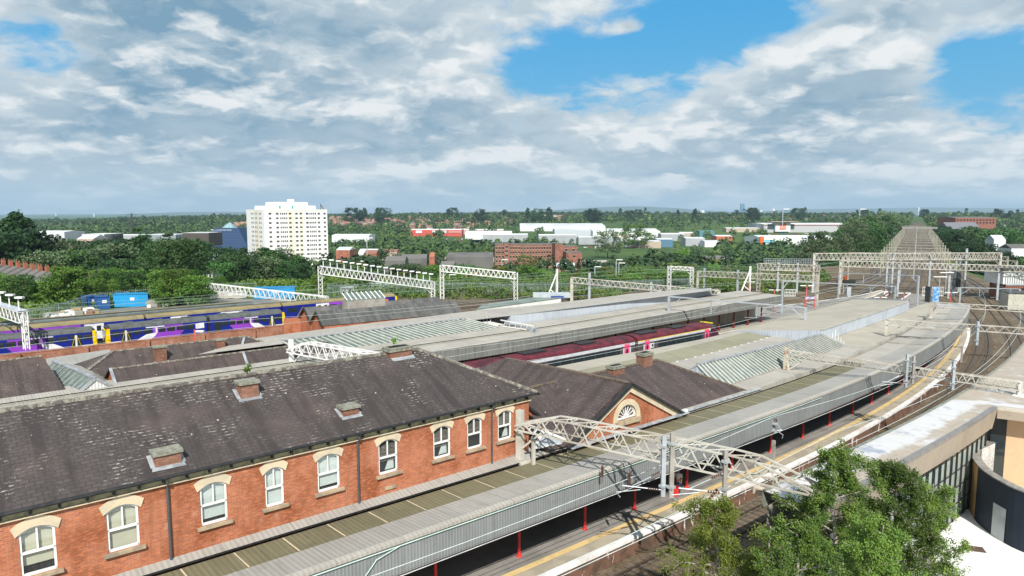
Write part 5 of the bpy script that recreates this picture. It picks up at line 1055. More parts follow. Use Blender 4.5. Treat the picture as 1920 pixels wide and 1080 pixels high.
def pacer(name, lab, s0, s1, mir, tt=T1):
    g = thing(name, lab, 'train car', st((s0 + s1) / 2, tt, 0), 'cars of the blue and purple trains'); body, roof, P = carbody(g, s0, s1, tt); L = s1 - s0
    X = (lambda f: s0 + f * L) if not mir else (lambda f: s1 - f * L)
    def rc(n, a, b, z0, z1, m, off=.012): a, b = sorted((X(a), X(b))); return rect(g, n, a, b, z0, z1, tt, m, off)
    def pl(n, pts, m, off): q = [(X(a), z) for a, z in pts]; q = q[::-1] if mir else q; return plate(g, n, q, tt, m, off)
    rc('purple_stripe', .0, .22, 1.05, 1.35, 't_purple'); rc('white_stripe', .0, .105, 1.4, 1.52, 't_white')
    pl('purple_panel', [(.225, 1.0), (.66, 1.0), (.69, 1.45), (.745, 2.2), (.735, 3.12), (.42, 3.12), (.42, 2.2), (.3, 1.6)], 't_purple', .010)
    cv = [(.23, 1.22), (.33, 1.22), (.40, 1.42), (.445, 1.8), (.47, 2.25), (.47, 2.98), (.53, 3.1), (.36, 3.1), (.455, 2.98), (.448, 2.3), (.40, 2.12), (.30, 1.62)]
    pl('white_swoosh', [(.23, 1.22), (.33, 1.22), (.40, 1.42), (.445, 1.85), (.465, 2.25), (.35, 2.1), (.29, 1.7)], 't_white', .016); rc('white_bar', .448, .465, 2.2, 3.1, 't_white', .018); rc('white_top', .35, .54, 2.98, 3.12, 't_white', .018)
    for a, b in ((.015, .09), (.225, .31), (.325, .41), (.475, .55), (.565, .65), (.665, .75), (.765, .85)):
        w_ = rc('window', a, b, 2.22, 2.92, 'glass', .02); a_, b_ = sorted((X(a), X(b))); MB().box(st((a_ + b_) / 2, tt - .03, 2.72), (b_ - a_, .02, .04)).build('frame_bar', M['greypipe'], w_)
    for a, b in ((.10, .20), (.86, .93)) if not mir else ((.10, .20), (.86, .93)):
        if a > .5: rc('white_box', .87, .965, 2.2, 2.95, 't_white', .02) if not mir else rc('door', .86, .95, 1.1, 2.95, 'glass', .02); continue
        d_ = rc('door', a, b, 1.05, 3.0, 'glass', .02); a_, b_ = sorted((X(a), X(b)))
        MB().box(st((a_ + b_) / 2, tt - .04, 2.0), (.22, .03, 1.9)).box(st((a_ + b_) / 2, tt - .04, 1.2), (b_ - a_, .03, .28)).build('door_frame', M['t_white'], d_); MB().beam(st(a_ + .08, tt - .05, 1.4), st(a_ + .5, tt - .05, 2.8), .03).beam(st(b_ - .08, tt - .05, 1.4), st(b_ - .5, tt - .05, 2.8), .03).build('handrail', M['t_yellow'], d_)
    e = s0 if not mir else s1; sg = -1 if not mir else 1
    f_ = MB().box(st(e + sg * .25, tt + 1.375, 1.95), (.5, 2.6, 2.0)).box(st(e + sg * .2, tt + .12, 2.6), (.36, .26, 1.5)).box(st(e + sg * .2, tt + 2.6, 2.6), (.36, .26, 1.5)).build('cab_front', M['t_yellow'], g)
    MB().box(st(e + sg * .51, tt + 1.375, 2.65), (.06, 2.3, .85)).box(st(e + sg * .52, tt + 1.375, 1.9), (.05, .7, 1.9)).build('cab_window', M['glass'], f_); MB().box(st(e + sg * .1, tt + 1.375, 3.35), (.5, 2.3, .3)).build('cab_top', M['black'], g)
    for k in range(3): MB().box(st(s0 + L * (.2 + .3 * k), tt + 1.4, 3.82), (1.2, .8, .12)).build('roof_pod', M['t_roof'], roof)
    return g
sA = plane_s(201, 613, T1) + .3; sB = plane_s(388, 597, T1); sC = plane_s(394, 597, T1); sD = plane_s(524, 588, T1); sE = plane_s(178, 625, T1) - .3
pacer('train_car', 'blue and purple train car just right of the twin yellow cab fronts', sA, sB, False); pacer('train_car', 'blue and purple train car ending at the brick shed', sC, sD + .4, True)
pacer('train_car', 'blue and purple train car behind the gantry leg, left of the yellow cab fronts', sE - (sB - sA), sE, True); 
MB().box(st((sB + sC) / 2, T1 + 1.4, 2.3), (sC - sB + .1, 2.3, 2.6)).build('gangway', M['black'], [o for o in COL.objects if o.get('label', '').startswith('blue and purple train car just')][0])
T2 = 111.6
def rear_car(lab, s0, s1, kind):
    g = thing('train_car', lab, 'train car', st((s0 + s1) / 2, T2, 0), 'cars of the rear blue and purple train'); body, roof, P = carbody(g, s0, s1, T2, 3.35, 3.85, roof='t_tan')
    MB().ruled([P(s0, 1.2, 3.90), P(s1, 1.2, 3.90)], [P(s0, 1.6, 3.90), P(s1, 1.6, 3.90)]).ruled([P(s0, .05, 3.50), P(s1, .05, 3.50)], [P(s0, .45, 3.73), P(s1, .45, 3.73)]).build('roof_band', M['t_roof'], roof)
    L = s1 - s0; X = lambda f: s0 + f * L
    a, b = {0: (0, .62), 1: (2, 2), 2: (.35, .70)}[kind]
    if a < 2: rect(g, 'purple_panel', X(a), X(b), 1.0, 3.3, T2, 't_purple', .01)
    for f in {0: (.64,), 1: (.16,), 2: (.27, .72)}[kind]:
        d_ = rect(g, 'door', X(f), X(f) + 2.4, 1.1, 3.25, T2, 't_white', .016); rect(d_, 'door_window', X(f) + .35, X(f) + .9, 2.2, 2.95, T2, 'glass', .022); rect(d_, 'door_window', X(f) + 1.5, X(f) + 2.05, 2.2, 2.95, T2, 'glass', .022)
    n = int(L / 2.4)
    for k in range(n):
        x = s0 + .8 + k * 2.4; rect(g, 'window', x, x + 1.6, 2.2, 2.92, T2, 'glass', .014)
    if kind == 1: rect(g, 'route_board', X(.52), X(.52) + 3.4, 3.02, 3.26, T2, 't_white', .02)
    if kind == 2:
        MB().box(st(s1 + .2, T2 + 1.4, 2.2), (.4, 2.7, 2.3)).build('cab_front', M['t_yellow'], g); rect(g, 'orange_panel', X(.86), X(.93), 1.1, 3.0, T2, plain('rust_orange', (.6, .16, .05)), .018)
    return g
rear_car('rear purple train car showing tan roof bands, behind the twin cab fronts', 1.0, plane_s(270, 597, T2), 0); rear_car('rear blue train car with a white route board behind the front train', plane_s(275, 597, T2), plane_s(527, 576, T2), 1); rear_car('rear purple train car with the yellow end behind the slate shed', plane_s(531, 576, T2), plane_s(741, 556, T2), 2)
T2b = 116.4; g = thing('train_car', 'tan-striped train roof on the outermost yard track', 'train car', st(20, T2b, 0)); b_, r_, P = carbody(g, -6, plane_s(470, 566, 118), T2b, 3.3, 3.8, side='t_grey'); MB().ruled([P(-6, .9, 3.87), P(38, .9, 3.87)], [P(-6, 1.9, 3.86), P(38, 1.9, 3.86)]).build('roof_band', M['t_tan'], r_)
# maroon train
T3 = 52.95
def xc(lab, s0, s1, nose):
    g = thing('train_car', lab, 'train car', st((s0 + s1) / 2, T3, 0), 'cars of the maroon train'); body, roof, P = carbody(g, s0, s1 - (3.0 if nose else 0), T3, 3.45, 4.0, 2.8, 't_grey', 't_maroon')
    e = s1 - (3.0 if nose else 0)
    rect(g, 'silver_band', s0, e, 3.08, 3.42, T3, 't_silver', .012); rect(g, 'silver_sill', s0, e, 1.15, 1.45, T3, 't_silver', .012)
    if nose: rect(g, 'yellow_line', s0, e, 3.34, 3.42, T3, 't_yellow', .018)
    L = e - s0
    for f in ((.075, .90) if not nose else (.085,)): 
        x = s0 + f * L; d_ = rect(g, 'door', x, x + .95, 1.05, 3.38, T3, 't_pink', .02); plate(d_, 'door_window', [(x + .33, 1.5)] + [(x + .33 + .30 * k / 4, 2.2 + .45 * math.sin(PI * k / 4) + .25) for k in range(5)] + [(x + .63, 1.5)], T3, 'glass', .026) if 0 else rect(d_, 'door_window', x + .32, x + .66, 1.9, 2.9, T3, 'glass', .026)
        rect(g, 'door_edge', x - .22, x + 1.2, 1.05, 2.9, T3, 't_silver', .014)
    if nose: x = e - 1.3; d_ = rect(g, 'door', x, x + .95, 1.05, 3.38, T3, 't_pink', .02); rect(d_, 'door_window', x + .32, x + .66, 1.9, 2.9, T3, 'glass', .026)
    a, b = (.26, .86) if not nose else (.26, .88); x = s0 + a * L
    k = 0
    while x < s0 + b * L: rect(g, 'window', x, min(x + 1.75, s0 + b * L), 1.9, 3.0, T3, 'glass', .018); x += 1.85; k += 1
    for f in (.165,): x = s0 + f * L; w_ = rect(g, 'small_window', x, x + .6, 2.3, 2.9, T3, 't_white', .02); rect(w_, 'pane', x + .14, x + .46, 2.44, 2.76, T3, 'glass', .026)
    for f, l in ((.2, 3.2), (.62, 2.6)): MB().box(P(s0 + f * L, 1.4, 4.04), (l, 1.3, .14)).build('roof_unit', M['black'], roof)
    if nose:
        mb = MB(); W = 2.8; rings = []
        for k in range(7):
            f = k / 6; x = e + 3.0 * f; zt = 3.98 - 2.0 * f ** 2.2; wn = W / 2 * (1 - .35 * f ** 2); rings.append([P(x, W / 2 - wn, .95)] + [P(x, W / 2 - wn * math.cos(PI * j / 8), .95 + (zt - .95) * (.8 if j in (0, 8) else .8 + .2 * math.sin(PI * j / 8))) for j in range(9)] + [P(x, W / 2 + wn, .95)])
        for k in range(6):
            for j in range(10): mb.poly([rings[k][j], rings[k + 1][j], rings[k + 1][j + 1], rings[k][j + 1]])
        mb.poly(rings[-1]); mb.build('nose', plain('train_plum', (.085, .022, .045), rough=.3), g)
        MB().box(P(e + 1.9, 1.4, 3.3), (1.4, 1.7, .25), ax=None).build('windscreen', M['glass'], g); MB().box(P(e + 1.1, 1.4, 3.9), (.5, 1.8, .08)).build('yellow_brow', M['t_yellow'], g)
    return g
sj = plane_s(1193, 646, T3)
s0j = plane_s(957, 683, T3); xc('maroon-roofed train car with pink doors at its far end, left of the coupling', s0j + .25, sj - .25, False); xc('maroon-roofed train car half hidden behind the slate roofs', s0j - 20.5, s0j - .25, False); xc('maroon-roofed leading train car with the sloping plum nose', sj + .3, plane_s(1352, 616, T3) + .5, True)
MB().box(st(sj, T3 + 1.4, 2.1), (.6, 2.0, 2.3)).build('gangway', M['black'], [o for o in COL.objects if o.get('label', '').startswith('maroon-roofed train car')][0])

# ------------------------------------------------------------------ ticket hall with the long flat roof (right foreground)
H = thing('ticket_hall', 'modern station hall with a long flat streaked roof and gridded glazing', 'building', R(25, -9, 0))
m, t = new_mat('streaked_flat_roof'); u = uvn(t); ux, uy, uz = t.sep(u); p = wpos(t)
nn = t.noise(t.vm('MULTIPLY', p, (.5, .5, .5)), 1., 7, .68); n2 = t.noise(t.vm('MULTIPLY', u, (.35, 2.2, 1)), 1., 6, .7); n3 = t.noise(p, 3., 4, .7)
wht = t.m('MULTIPLY', t.ss(t.m('ADD', t.m('ADD', nn, t.m('MULTIPLY', n2, .3)), t.m('MULTIPLY', t.ss(t.m('ABSOLUTE', t.m('SUBTRACT', uy, 1.75)), 1.25, .5), .24)), .66, .86), 1.)
c = t.mix(t.ss(n2, .4, .7), (.39, .335, .27), (.29, .255, .21)); c = t.mix(t.m('MULTIPLY', wht, .9), c, (.58, .585, .60)); pud = t.m('MULTIPLY', t.ss(t.noise(t.vm('ADD', p, (31, 7, 0)), .42, 5, .6), .58, .68), wht); c = t.mix(t.m('MULTIPLY', pud, .8), c, (.20, .25, .35)); c = t.mix(t.m('MULTIPLY', n3, .35), c, (.3, .27, .24))
sm = t.m('LESS_THAN', t.m('FRACT', t.m('DIVIDE', ux, 4.2)), .012); c = t.mix(t.m('MULTIPLY', sm, .5), c, (.2, .19, .18)); fin(t, c, .75, 0, nn, .2, .02); M['flat'] = m
ZR = 5.5; Lr = list(range(8, 64, 2))
rE = lambda L: -9.45 if L <= 33 else -9.45 - (L - 33) * 3.
far = (78, 20); cor = R(33.2, -9.5); dv = nrm(V((math.sin(R_(121)), math.cos(R_(121)))))
MB().ruled([R(L, -9.45, ZR) for L in range(8, 34, 1)] + [(cor[0], cor[1], ZR)], [R(L, -6.9, ZR) for L in range(8, 34, 1)] + [R(33.2, -6.9, ZR)]).build('roof', m, H)
q1 = (cor[0] + dv[0] * 34, cor[1] + dv[1] * 34, ZR); Lq = list(range(33, 66, 3)); 
A_ = [R(L if L > 33 else 33.2, -6.9, ZR) for L in Lq]; B_ = [(cor[0] + dv[0] * 34 * k / (len(Lq) - 1), cor[1] + dv[1] * 34 * k / (len(Lq) - 1), ZR) for k in range(len(Lq))]
MB().ruled(B_, A_).build('roof', m, H)
ed_ = [R(L, -6.9, ZR) for L in range(8, 66, 2)]; MB().ruled([(p[0], p[1], 4.6) for p in off_line(ed_, .04, 0)], off_line(ed_, .04, ZR + .06)).ruled(off_line(ed_, .04, ZR + .06), off_line(ed_, -.14, ZR + .06)).build('roof_kerb', plain('green_grey_kerb', (.24, .26, .23), (.15, .17, .13), 2.), H)
MB().ruled([(p[0], p[1], -.2) for p in off_line(ed_, -.25, 0)], off_line(ed_, -.25, 4.8)).build('track_side_wall', M['conc'], H)
fe_ = [R(L, -9.45, 0) for L in range(8, 34, 1)] + [cor]; fo_ = off_line(fe_, -.28, 0)
FAS = corr_mat('tan_metal_panels', (.33, .275, .215), 50., (.26, .22, .175), 0., 2.1, .3)
def fasc(line, out, z1, z0):
    mb = MB().ruled([(p[0], p[1], z1 + .05) for p in out], [(p[0], p[1], z1 + .07) for p in line]); mb.ruled([(p[0], p[1], z1 - .16) for p in out], [(p[0], p[1], z1 + .05) for p in out]); return mb
fasc(fe_, fo_, ZR, 0).build('roof_rim', plain('grey_rim', (.21, .20, .19), rough=.4), H)
mb = MB().ruled([(p[0], p[1], 3.95) for p in off_line(fe_, -.05, 0)], [(p[0], p[1], ZR - .16) for p in fo_]); mb.build('fascia', FAS, H)
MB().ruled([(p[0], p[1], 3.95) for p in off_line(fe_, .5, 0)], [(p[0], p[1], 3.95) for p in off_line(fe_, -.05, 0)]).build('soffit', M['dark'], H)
c2_ = (cor[0] + dv[0] * 34, cor[1] + dv[1] * 34); nv = V((dv[1], -dv[0]))
l2 = [(cor[0], cor[1], 0), (c2_[0], c2_[1], 0)]; o2 = [(fo_[-1][0], fo_[-1][1], 0), (c2_[0] + nv[0] * .28, c2_[1] + nv[1] * .28, 0)]
fasc(l2, o2, ZR, 0).build('roof_rim', plain('pale_rim', (.50, .45, .38), rough=.4), H)
MB().ruled([(p[0] , p[1], 4.75) for p in o2], [(p[0], p[1], ZR - .16) for p in o2]).ruled([(p[0] - nv[0] * 2.2, p[1] - nv[1] * 2.2, 4.7) for p in l2], [(p[0], p[1], 4.75) for p in o2]).build('fascia', FAS, H)
# curtain wall below the roof edge
gw_ = [R(L, -9.2, 0) for L in range(6, 34)]; GR = [plain('pale_green_panel', (.36, .42, .38), (.30, .36, .32), 1.5, .3), M['glass'], plain('cream_room', (.55, .45, .30), (.24, .2, .13), 1.8, .6), M['glass']]
rn = random.Random(8); zs = [-1.0, .1, 1.25, 2.4, 3.55]
cells = {0: MB(), 1: MB(), 2: MB(), 3: MB()}; W = math.dist
for i in range(len(gw_) - 1):
    for j in range(4):
        for h in range(2):
            a, b = lerp(gw_[i], gw_[i + 1], h / 2), lerp(gw_[i], gw_[i + 1], (h + 1) / 2); k = 0 if h else (1 if j == 0 else rn.choice((1, 2, 2, 3)))  # lowest row always takes dark glass, standing in for the shade low down
            cells[k].poly([(a[0], a[1], zs[j]), (b[0], b[1], zs[j]), (b[0], b[1], zs[j + 1]), (a[0], a[1], zs[j + 1])])
cw = cells[0].build('curtain_wall', GR[0], H); cells[1].build('panes', GR[1], cw); cells[2].build('panes', GR[2], cw); cells[3].build('panes', GR[3], cw)
mb = MB(); g2_ = off_line(gw_, -.06, 0)
for p in g2_: mb.beam((p[0], p[1], -1), (p[0], p[1], 3.9), .10)
for z in zs: mb.ruled([(p[0], p[1], z - .05) for p in g2_], [(p[0], p[1], z + .05) for p in g2_])
mb.build('mullions', M['black'], cw)
e1, e2 = V((cor[0] + dv[0] * .1, cor[1] + dv[1] * .1)), V((cor[0] + dv[0] * 1.0, cor[1] + dv[1] * 1.0)); e3 = V(c2_)
bk = -nv * 1.2
MB().poly([(*(e1 + bk), -1), (*(e2 + bk), -1), (*(e2 + bk), 4.7), (*(e1 + bk), 4.7)]).build('corner_glazing', M['glass'], H)
MB().poly([(*(e2 + bk), -1), (*(e3 + bk), -1), (*(e3 + bk), 4.7), (*(e2 + bk), 4.7)]).build('rendered_wall', plain('peach_render', (.64, .43, .27), (.58, .39, .25), .5, .85), H)
# low nose of the roof near the gantry end
n0, n1, n2_, n3_ = R(8, -6.9, ZR), R(8, -9.45, ZR), at(1497, 943, 5.0), at(1415, 917, 5.0)
MB().poly([n0, n1, n2_, n3_][::-1]).poly([n0, n1, n2_, n3_]).build('roof_nose', m, H); MB().beam(n3_, n2_, .35, .35, True).build('nose_rim', plain('pale_rim2', (.55, .46, .36), rough=.4), H)
# curved garden wall
cw_px = [(1905, 799), (1872, 817), (1845, 829), (1828, 837), (1823, 846), (1826, 858), (1838, 874), (1856, 888), (1880, 902), (1905, 914), (1940, 926), (1980, 936)]
cpt = smooth([at(u, v, 2.7) for u, v in cw_px], .4); cin = off_line(cpt, .42, 0)
G = thing('curved_wall', 'curved navy and tan wall with a grey coping and a steel door', 'wall', cpt[10][:2] + (-1.,))
kk = [i for i, p in enumerate(cpt) if p[1] < at(1842, 870, 2.7)[1]][0]; NAVY = plain('navy_render', (.013, .020, .034), (.018, .026, .042), .6, .7)
MB().ruled([(p[0], p[1], -1.05) for p in cpt[:kk + 1]], [(p[0], p[1], 2.62) for p in cpt[:kk + 1]]).build('tan_face', plain('ochre_render', (.50, .32, .14), (.42, .27, .12), .6, .85), G)
MB().ruled([(p[0], p[1], -1.05) for p in cpt[kk:]], [(p[0], p[1], 2.62) for p in cpt[kk:]]).build('navy_face', NAVY, G)
MB().ruled([(p[0], p[1], 2.66) for p in off_line(cpt, -.05, 0)], [(p[0], p[1], 2.66) for p in off_line(cpt, .47, 0)]).ruled([(p[0], p[1], 2.58) for p in off_line(cpt, -.05, 0)], [(p[0], p[1], 2.66) for p in off_line(cpt, -.05, 0)]).build('coping', plain('grey_coping', (.21, .20, .18), (.30, .29, .27), 2.5), G)
MB().ruled([(p[0], p[1], 2.6) for p in cin], [(p[0], p[1], -.3) for p in cin]).build('inner_face', brick_mat('white_blocks', (.60, .59, .57), (.52, .51, .50), (.35, .35, .34), .45, .22, .1), G)
i0 = min(range(len(cpt)), key=lambda i: abs(Qx(cpt[i]) - 1853) + (0 if i > kk else 999)) if False else kk + 4
d0, d1 = cpt[kk + 5], cpt[kk + 7]; o_ = off_line([d0, d1], -.04, 0); MB().poly([(o_[0][0], o_[0][1], -1.0), (o_[1][0], o_[1][1], -1.0), (o_[1][0], o_[1][1], 1.1), (o_[0][0], o_[0][1], 1.1)]).build('door', M['gal'], G)
PV, t = new_mat('white_paving'); b_ = t.new('ShaderNodeTexBrick', ins={'Vector': uvn(t), 'Color1': (.74, .73, .70), 'Color2': (.70, .69, .66), 'Mortar': (.58, .57, .55), 'Scale': 1., 'Mortar Size': .01, 'Brick Width': .6, 'Row Height': .4}); fin(t, b_.outputs[0], .9)
MB().poly([st(-20, -20, -1.02), st(75, -20, -1.02), st(75, 16.2, -1.02), st(-20, 16.2, -1.02)]).build('paving', PV, kind='structure')
pt_ = MB().poly([(p[0], p[1], -.2) for p in cin[::-1]] + [(cin[0][0] + 8, cin[0][1] - 3, -.2), (cin[-1][0] + 5, cin[-1][1] + 2, -.2)]).build('terrace', M['stone'], kind='structure')
dc = at(1827, 1029, -1.0); mh = MB().box((dc[0], dc[1], -1.0), (1.05, .7, .03), ax=(math.cos(.3), -math.sin(.3), 0)).build('drain_cover', plain('rusty_iron', (.12, .08, .06), rough=.7)); tag(mh, 'rusty rectangular drain cover in the white paving', 'drain cover')
lp = (31.9, 38.2, -1.02); lg = thing('street_lamp', 'round-headed lamp post beside the white paving', 'lamp', lp); MB().tube([lp, (lp[0], lp[1], 2.2)], .06, 8).build('post', M['gal'], lg); MB().tube([(lp[0], lp[1], 2.2), (lp[0], lp[1], 2.3)], .55, 16).build('head', M['gal'], lg)
pl_ = at(1877, 870, -.2); 
gf = thing('glass_screen', 'green glass screen between the tree and the curved wall', 'screen', at(1805, 945, -1)); a, b = at(1797, 962, -1.0), at(1824, 935, -1.0); MB().poly([a, b, (b[0], b[1], 1.2), (a[0], a[1], 1.2)]).poly([b, a, (a[0], a[1], 1.2), (b[0], b[1], 1.2)]).build('pane', plain('green_glass', (.13, .22, .19), rough=.15, spec=.8), gf); MB().beam(a, (a[0], a[1], 1.3), .08).beam(b, (b[0], b[1], 1.3), .08).build('posts', M['black'], gf)
# retaining wall along the track side of the forecourt
MB().ruled([R(L, -7.6, -1.05) for L in range(-34, 9, 3)], [R(L, -7.6, .15) for L in range(-34, 9, 3)]).build('retaining_wall', M['conc'], kind='structure')
# ------------------------------------------------------------------ signal cabin and relay hut at the right edge
sc = thing('signal_box', 'long white railed signal cabin on brick piers at the right edge', 'signal box', at(1900, 560, 0))
a, b = at(1868, 532, 3.4), at(1965, 540, 3.4); 
MB().box((a[0] + 13, a[1] + 1, 5.2), (26, 6, 3.4), ax=(1, 0, 0)).build('cabin', M['white'], sc); MB().prism([(a[0] - 1, a[1] - 3), (a[0] + 28, a[1] - 3), (a[0] + 28, a[1] + 5), (a[0] - 1, a[1] + 5)], 6.9, 7.1).build('roof', M['slate3'], sc)
MB().box((a[0] + 13, a[1] + 1, 1.7), (24, 5, 3.6), ax=(1, 0, 0)).build('base', M['brick_mill'], sc); mb = MB()
for k in range(24): mb.beam((a[0] + k * .5, a[1] - 2.8, 3.5), (a[0] + k * .5, a[1] - 2.8, 5.9), .09)
mb.beam((a[0], a[1] - 2.8, 5.9), (a[0] + 12, a[1] - 2.8, 5.9), .14).beam((a[0], a[1] - 2.8, 3.5), (a[0] + 12, a[1] - 2.8, 3.5), .3).build('balcony_railing', M['gal'], sc)
for k in (0, 1): MB().box((a[0] + 9.5 + k * 2.2, a[1] - 2.05, 5.4), (1.3, .1, 1.2), ax=(1, 0, 0)).build('window', M['glass'], sc)
rh = thing('relay_hut', 'cream relay hut with a flat dark roof beside the right tracks', 'hut', at(1890, 577, 0)); p = at(1905, 578, 0)
MB().box((p[0], p[1], 1.6), (4.4, 4.5, 3.3), ax=(.95, -.3, 0)).build('walls', plain('cream_wall', (.52, .50, .42), rough=.8), rh); MB().box((p[0], p[1], 3.3), (4.8, 4.9, .16), ax=(.95, -.3, 0)).build('roof', M['greypipe'], rh)
# ------------------------------------------------------------------ town beyond the valley
def obox(u0, u1, vt, y, depth, vb=None, rot=0., z0=None):
    """ground rectangle (4 corners) whose front spans pixel columns u0..u1 at distance y; returns corners, z0, z1"""
    xa, xb = azr(u0, y, -10)[0], azr(u1, y, -10)[0]; z1 = rowz(vt, y); z0 = (rowz(vb, y) if vb else hts((xa + xb) / 2, y) - 2) if z0 is None else z0
    a, b = V((xa, y)), V((xb, y + (xb - xa) * math.tan(R_(rot)))); dd = nrm(b - a); nn = V((-dd[1], dd[0]))
    return [a, b, b + nn * depth, a + nn * depth], float(z0), z1
EXC_ = []
def shed(label, u0, u1, vt, y, depth, wall, roof, vb=None, rot=0., roofh=1.2, cat='warehouse', name='warehouse', stripe=None, group=None):
    c, z0, z1 = obox(u0, u1, vt, y, depth, vb, rot); g = thing(name, label, cat, (*c[0], z0), group)
    MB().prism(c, z0 - 6, z1).build('walls', wall, g); cc = sum(c) / 4
    if roofh > 0:
        mb = MB(); m0, m1 = (c[0] + c[3]) / 2, (c[1] + c[2]) / 2; q = lambda p, z: (p[0], p[1], z)
        mb.poly([q(c[0], z1), q(c[1], z1), q(m1, z1 + roofh), q(m0, z1 + roofh)]).poly([q(c[2], z1), q(c[3], z1), q(m0, z1 + roofh), q(m1, z1 + roofh)]).poly([q(c[1], z1), q(c[2], z1), q(m1, z1 + roofh)]).poly([q(c[3], z1), q(c[0], z1), q(m0, z1 + roofh)]); mb.build('roof', roof, g)
    else: MB().prism([cc + (p - cc) * .999 for p in c], z1 + .01, z1 + .25).build('roof', roof, g)
    if stripe:
        sm_, za, zb = stripe; d_ = nrm(c[1] - c[0]); n_ = V((d_[1], -d_[0])) * .3; a, b = c[0] + n_, c[1] + n_; MB().poly([(*a, z0 + (z1 - z0) * za), (*b, z0 + (z1 - z0) * za), (*b, z0 + (z1 - z0) * zb), (*a, z0 + (z1 - z0) * zb)]).build('stripe', sm_, g)
    EXC_.append((u0 - 8, u1 + 8, y - 60, y + depth + 10)); return g, c, z0, z1
mw = plain('white_cladding', (.74, .75, .76), (.62, .64, .66), .02, .6); mg = plain('grey_cladding', (.36, .38, .40), (.30, .32, .34), .03, .6); mgr = plain('light_grey_roof', (.60, .62, .64), (.46, .48, .50), .02, .6)
mr = plain('red_cladding', (.52, .085, .06), (.46, .10, .08), .02, .6); mbr = brick_mat('far_brick', (.38, .15, .10), (.30, .12, .08), (.28, .17, .13), .9, .4); mt = plain('terracotta_roof', (.27, .135, .10), (.22, .12, .09), .1, .8); mgt = plain('grey_tile_roof', (.15, .145, .14), (.11, .105, .10), .1, .8); mtan = plain('tan_wall', (.48, .40, .31), rough=.8)
mcyan = plain('cyan_sign', (.08, .45, .62), rough=.5); mor = plain('orange_sign', (.85, .16, .03), rough=.5); mblu = plain('blue_cladding', (.10, .20, .30), rough=.5); mteal = plain('teal_cladding', (.10, .24, .27), rough=.5)
g, c, z0, z1 = shed('long red retail shed with white panels on its front', 770, 866, 431, 1230, 45, mr, mw, 441)
for k, (a, b) in enumerate(((.10, .22), (.42, .50), (.60, .70), (.74, .99))):
    p, q = c[0] + (c[1] - c[0]) * a, c[0] + (c[1] - c[0]) * b; MB().poly([(p[0], p[1] - .6, z0 + 4), (q[0], q[1] - .6, z0 + 4), (q[0], q[1] - .6, z1 - 1.2), (p[0], p[1] - .6, z1 - 1.2)]).build('white_panel', mw if k < 3 else plain('pale_red_panel', (.6, .25, .22)), g)
shed('pale pink and white retail shed right of the red one', 866, 944, 431, 1290, 40, plain('pink_cladding', (.55, .36, .33)), mw, 438)
shed('low white-roofed shed before the red retail shed', 872, 960, 437, 1060, 60, mw, mw, 442, roofh=2.5); shed('grey glazed showroom with a white roof edge, left of the brick mill top', 905, 990, 440, 1000, 40, mg, mw, 449)
shed('biggest white warehouse with a shallow curved roof', 975, 1135, 424, 1420, 110, mw, mgr, 431, roofh=5); shed('grey-roofed hall in front of the biggest warehouse', 1040, 1125, 432, 1180, 60, plain('silver_cladding', (.50, .54, .58)), mgr, 443, roofh=3)
shed('wide white warehouse right of the grey hall', 1112, 1238, 434, 1150, 80, mw, mw, 440, roofh=4); shed('car showroom with dark glazing below white fascia', 1010, 1080, 441, 1040, 30, mg, mw, 449); shed('glazed showroom behind parked cars', 1085, 1165, 445, 980, 30, mg, mw, 451)
for i, (u0, u1, vt, y, w_, r_m, lb) in enumerate(((1165, 1202, 449, 930, mw, mw, 'small white unit with three storeys of windows'), (1198, 1240, 453, 900, mtan, mgr, 'tan unit with a grey roof'), (1232, 1262, 449, 930, mblu, mgr, 'small blue-fronted unit beside the tan one'), (1240, 1285, 439, 1100, mg, mw, 'white-roofed unit behind the blue one'), (1286, 1322, 447, 960, mg, mgr, 'grey unit with an upper block'), (1312, 1340, 434, 1200, mteal, mteal, 'teal shed at the park edge'), (1276, 1302, 437, 1150, mtan, mw, 'white peaked roof unit'), (1344, 1374, 443, 1000, plain('orange_end', (.5, .15, .07)), mw, 'white-roofed unit with an orange end'), (1322, 1350, 453, 930, mw, mgr, 'low white unit left of the orange-ended one'), (1150, 1180, 440, 1080, mtan, mgr, 'yellow-tan shed behind the three-storey unit'), (1362, 1440, 428, 1350, mtan, mgr, 'long sloping brown roof left of the orange sign'))):
    shed(lb, u0, u1, vt, y, 26, w_, r_m, vt + 8, roofh=1.5, cat='industrial unit', name='industrial_unit')
# orange-signed superstore
g, c, z0, z1 = shed('long grey superstore with a red and white eave and a square orange sign', 1432, 1662, 420.5, 1330, 90, plain('superstore_grey', (.47, .48, .50)), mw, 434, roofh=2, cat='superstore', name='superstore', stripe=(plain('dark_red_band', (.28, .07, .05)), .80, .90))
y = 1322; xa, xb = azr(1454, y, -10)[0], azr(1482, y, -10)[0]; MB().prism([(xa, y), (xb, y), (xb, y + 20), (xa, y + 20)], z0, rowz(417.5, y)).build('sign_tower', mw, g); MB().box(((xa + xb) / 2, y + 5, rowz(415.5, y)), (52, 26, .9), ax=(1, 0, 0)).build('tower_canopy', plain('salmon_band', (.55, .35, .28)), g)
xo, xp = azr(1462, y, -10)[0], azr(1473.5, y, -10)[0]; zt_, zb_ = rowz(419, y), rowz(430, y); sgn = MB().box(((xo + xp) / 2, y - .5, (zt_ + zb_) / 2), (xp - xo, .5, zt_ - zb_), ax=(1, 0, 0)).build('sign', mor, g)
text('B&Q', 5.0, ((xo + xp) / 2, y - .9, zb_ + (zt_ - zb_) * .32), 0, M['white'], sgn, 'lettering', .05)
g, c, z0, z1 = shed('bright white warehouse with a two-line cyan sign on its corner', 1431, 1600, 447, 880, 70, plain('brilliant_cladding', (.82, .83, .84)), mw, 462, roofh=3)
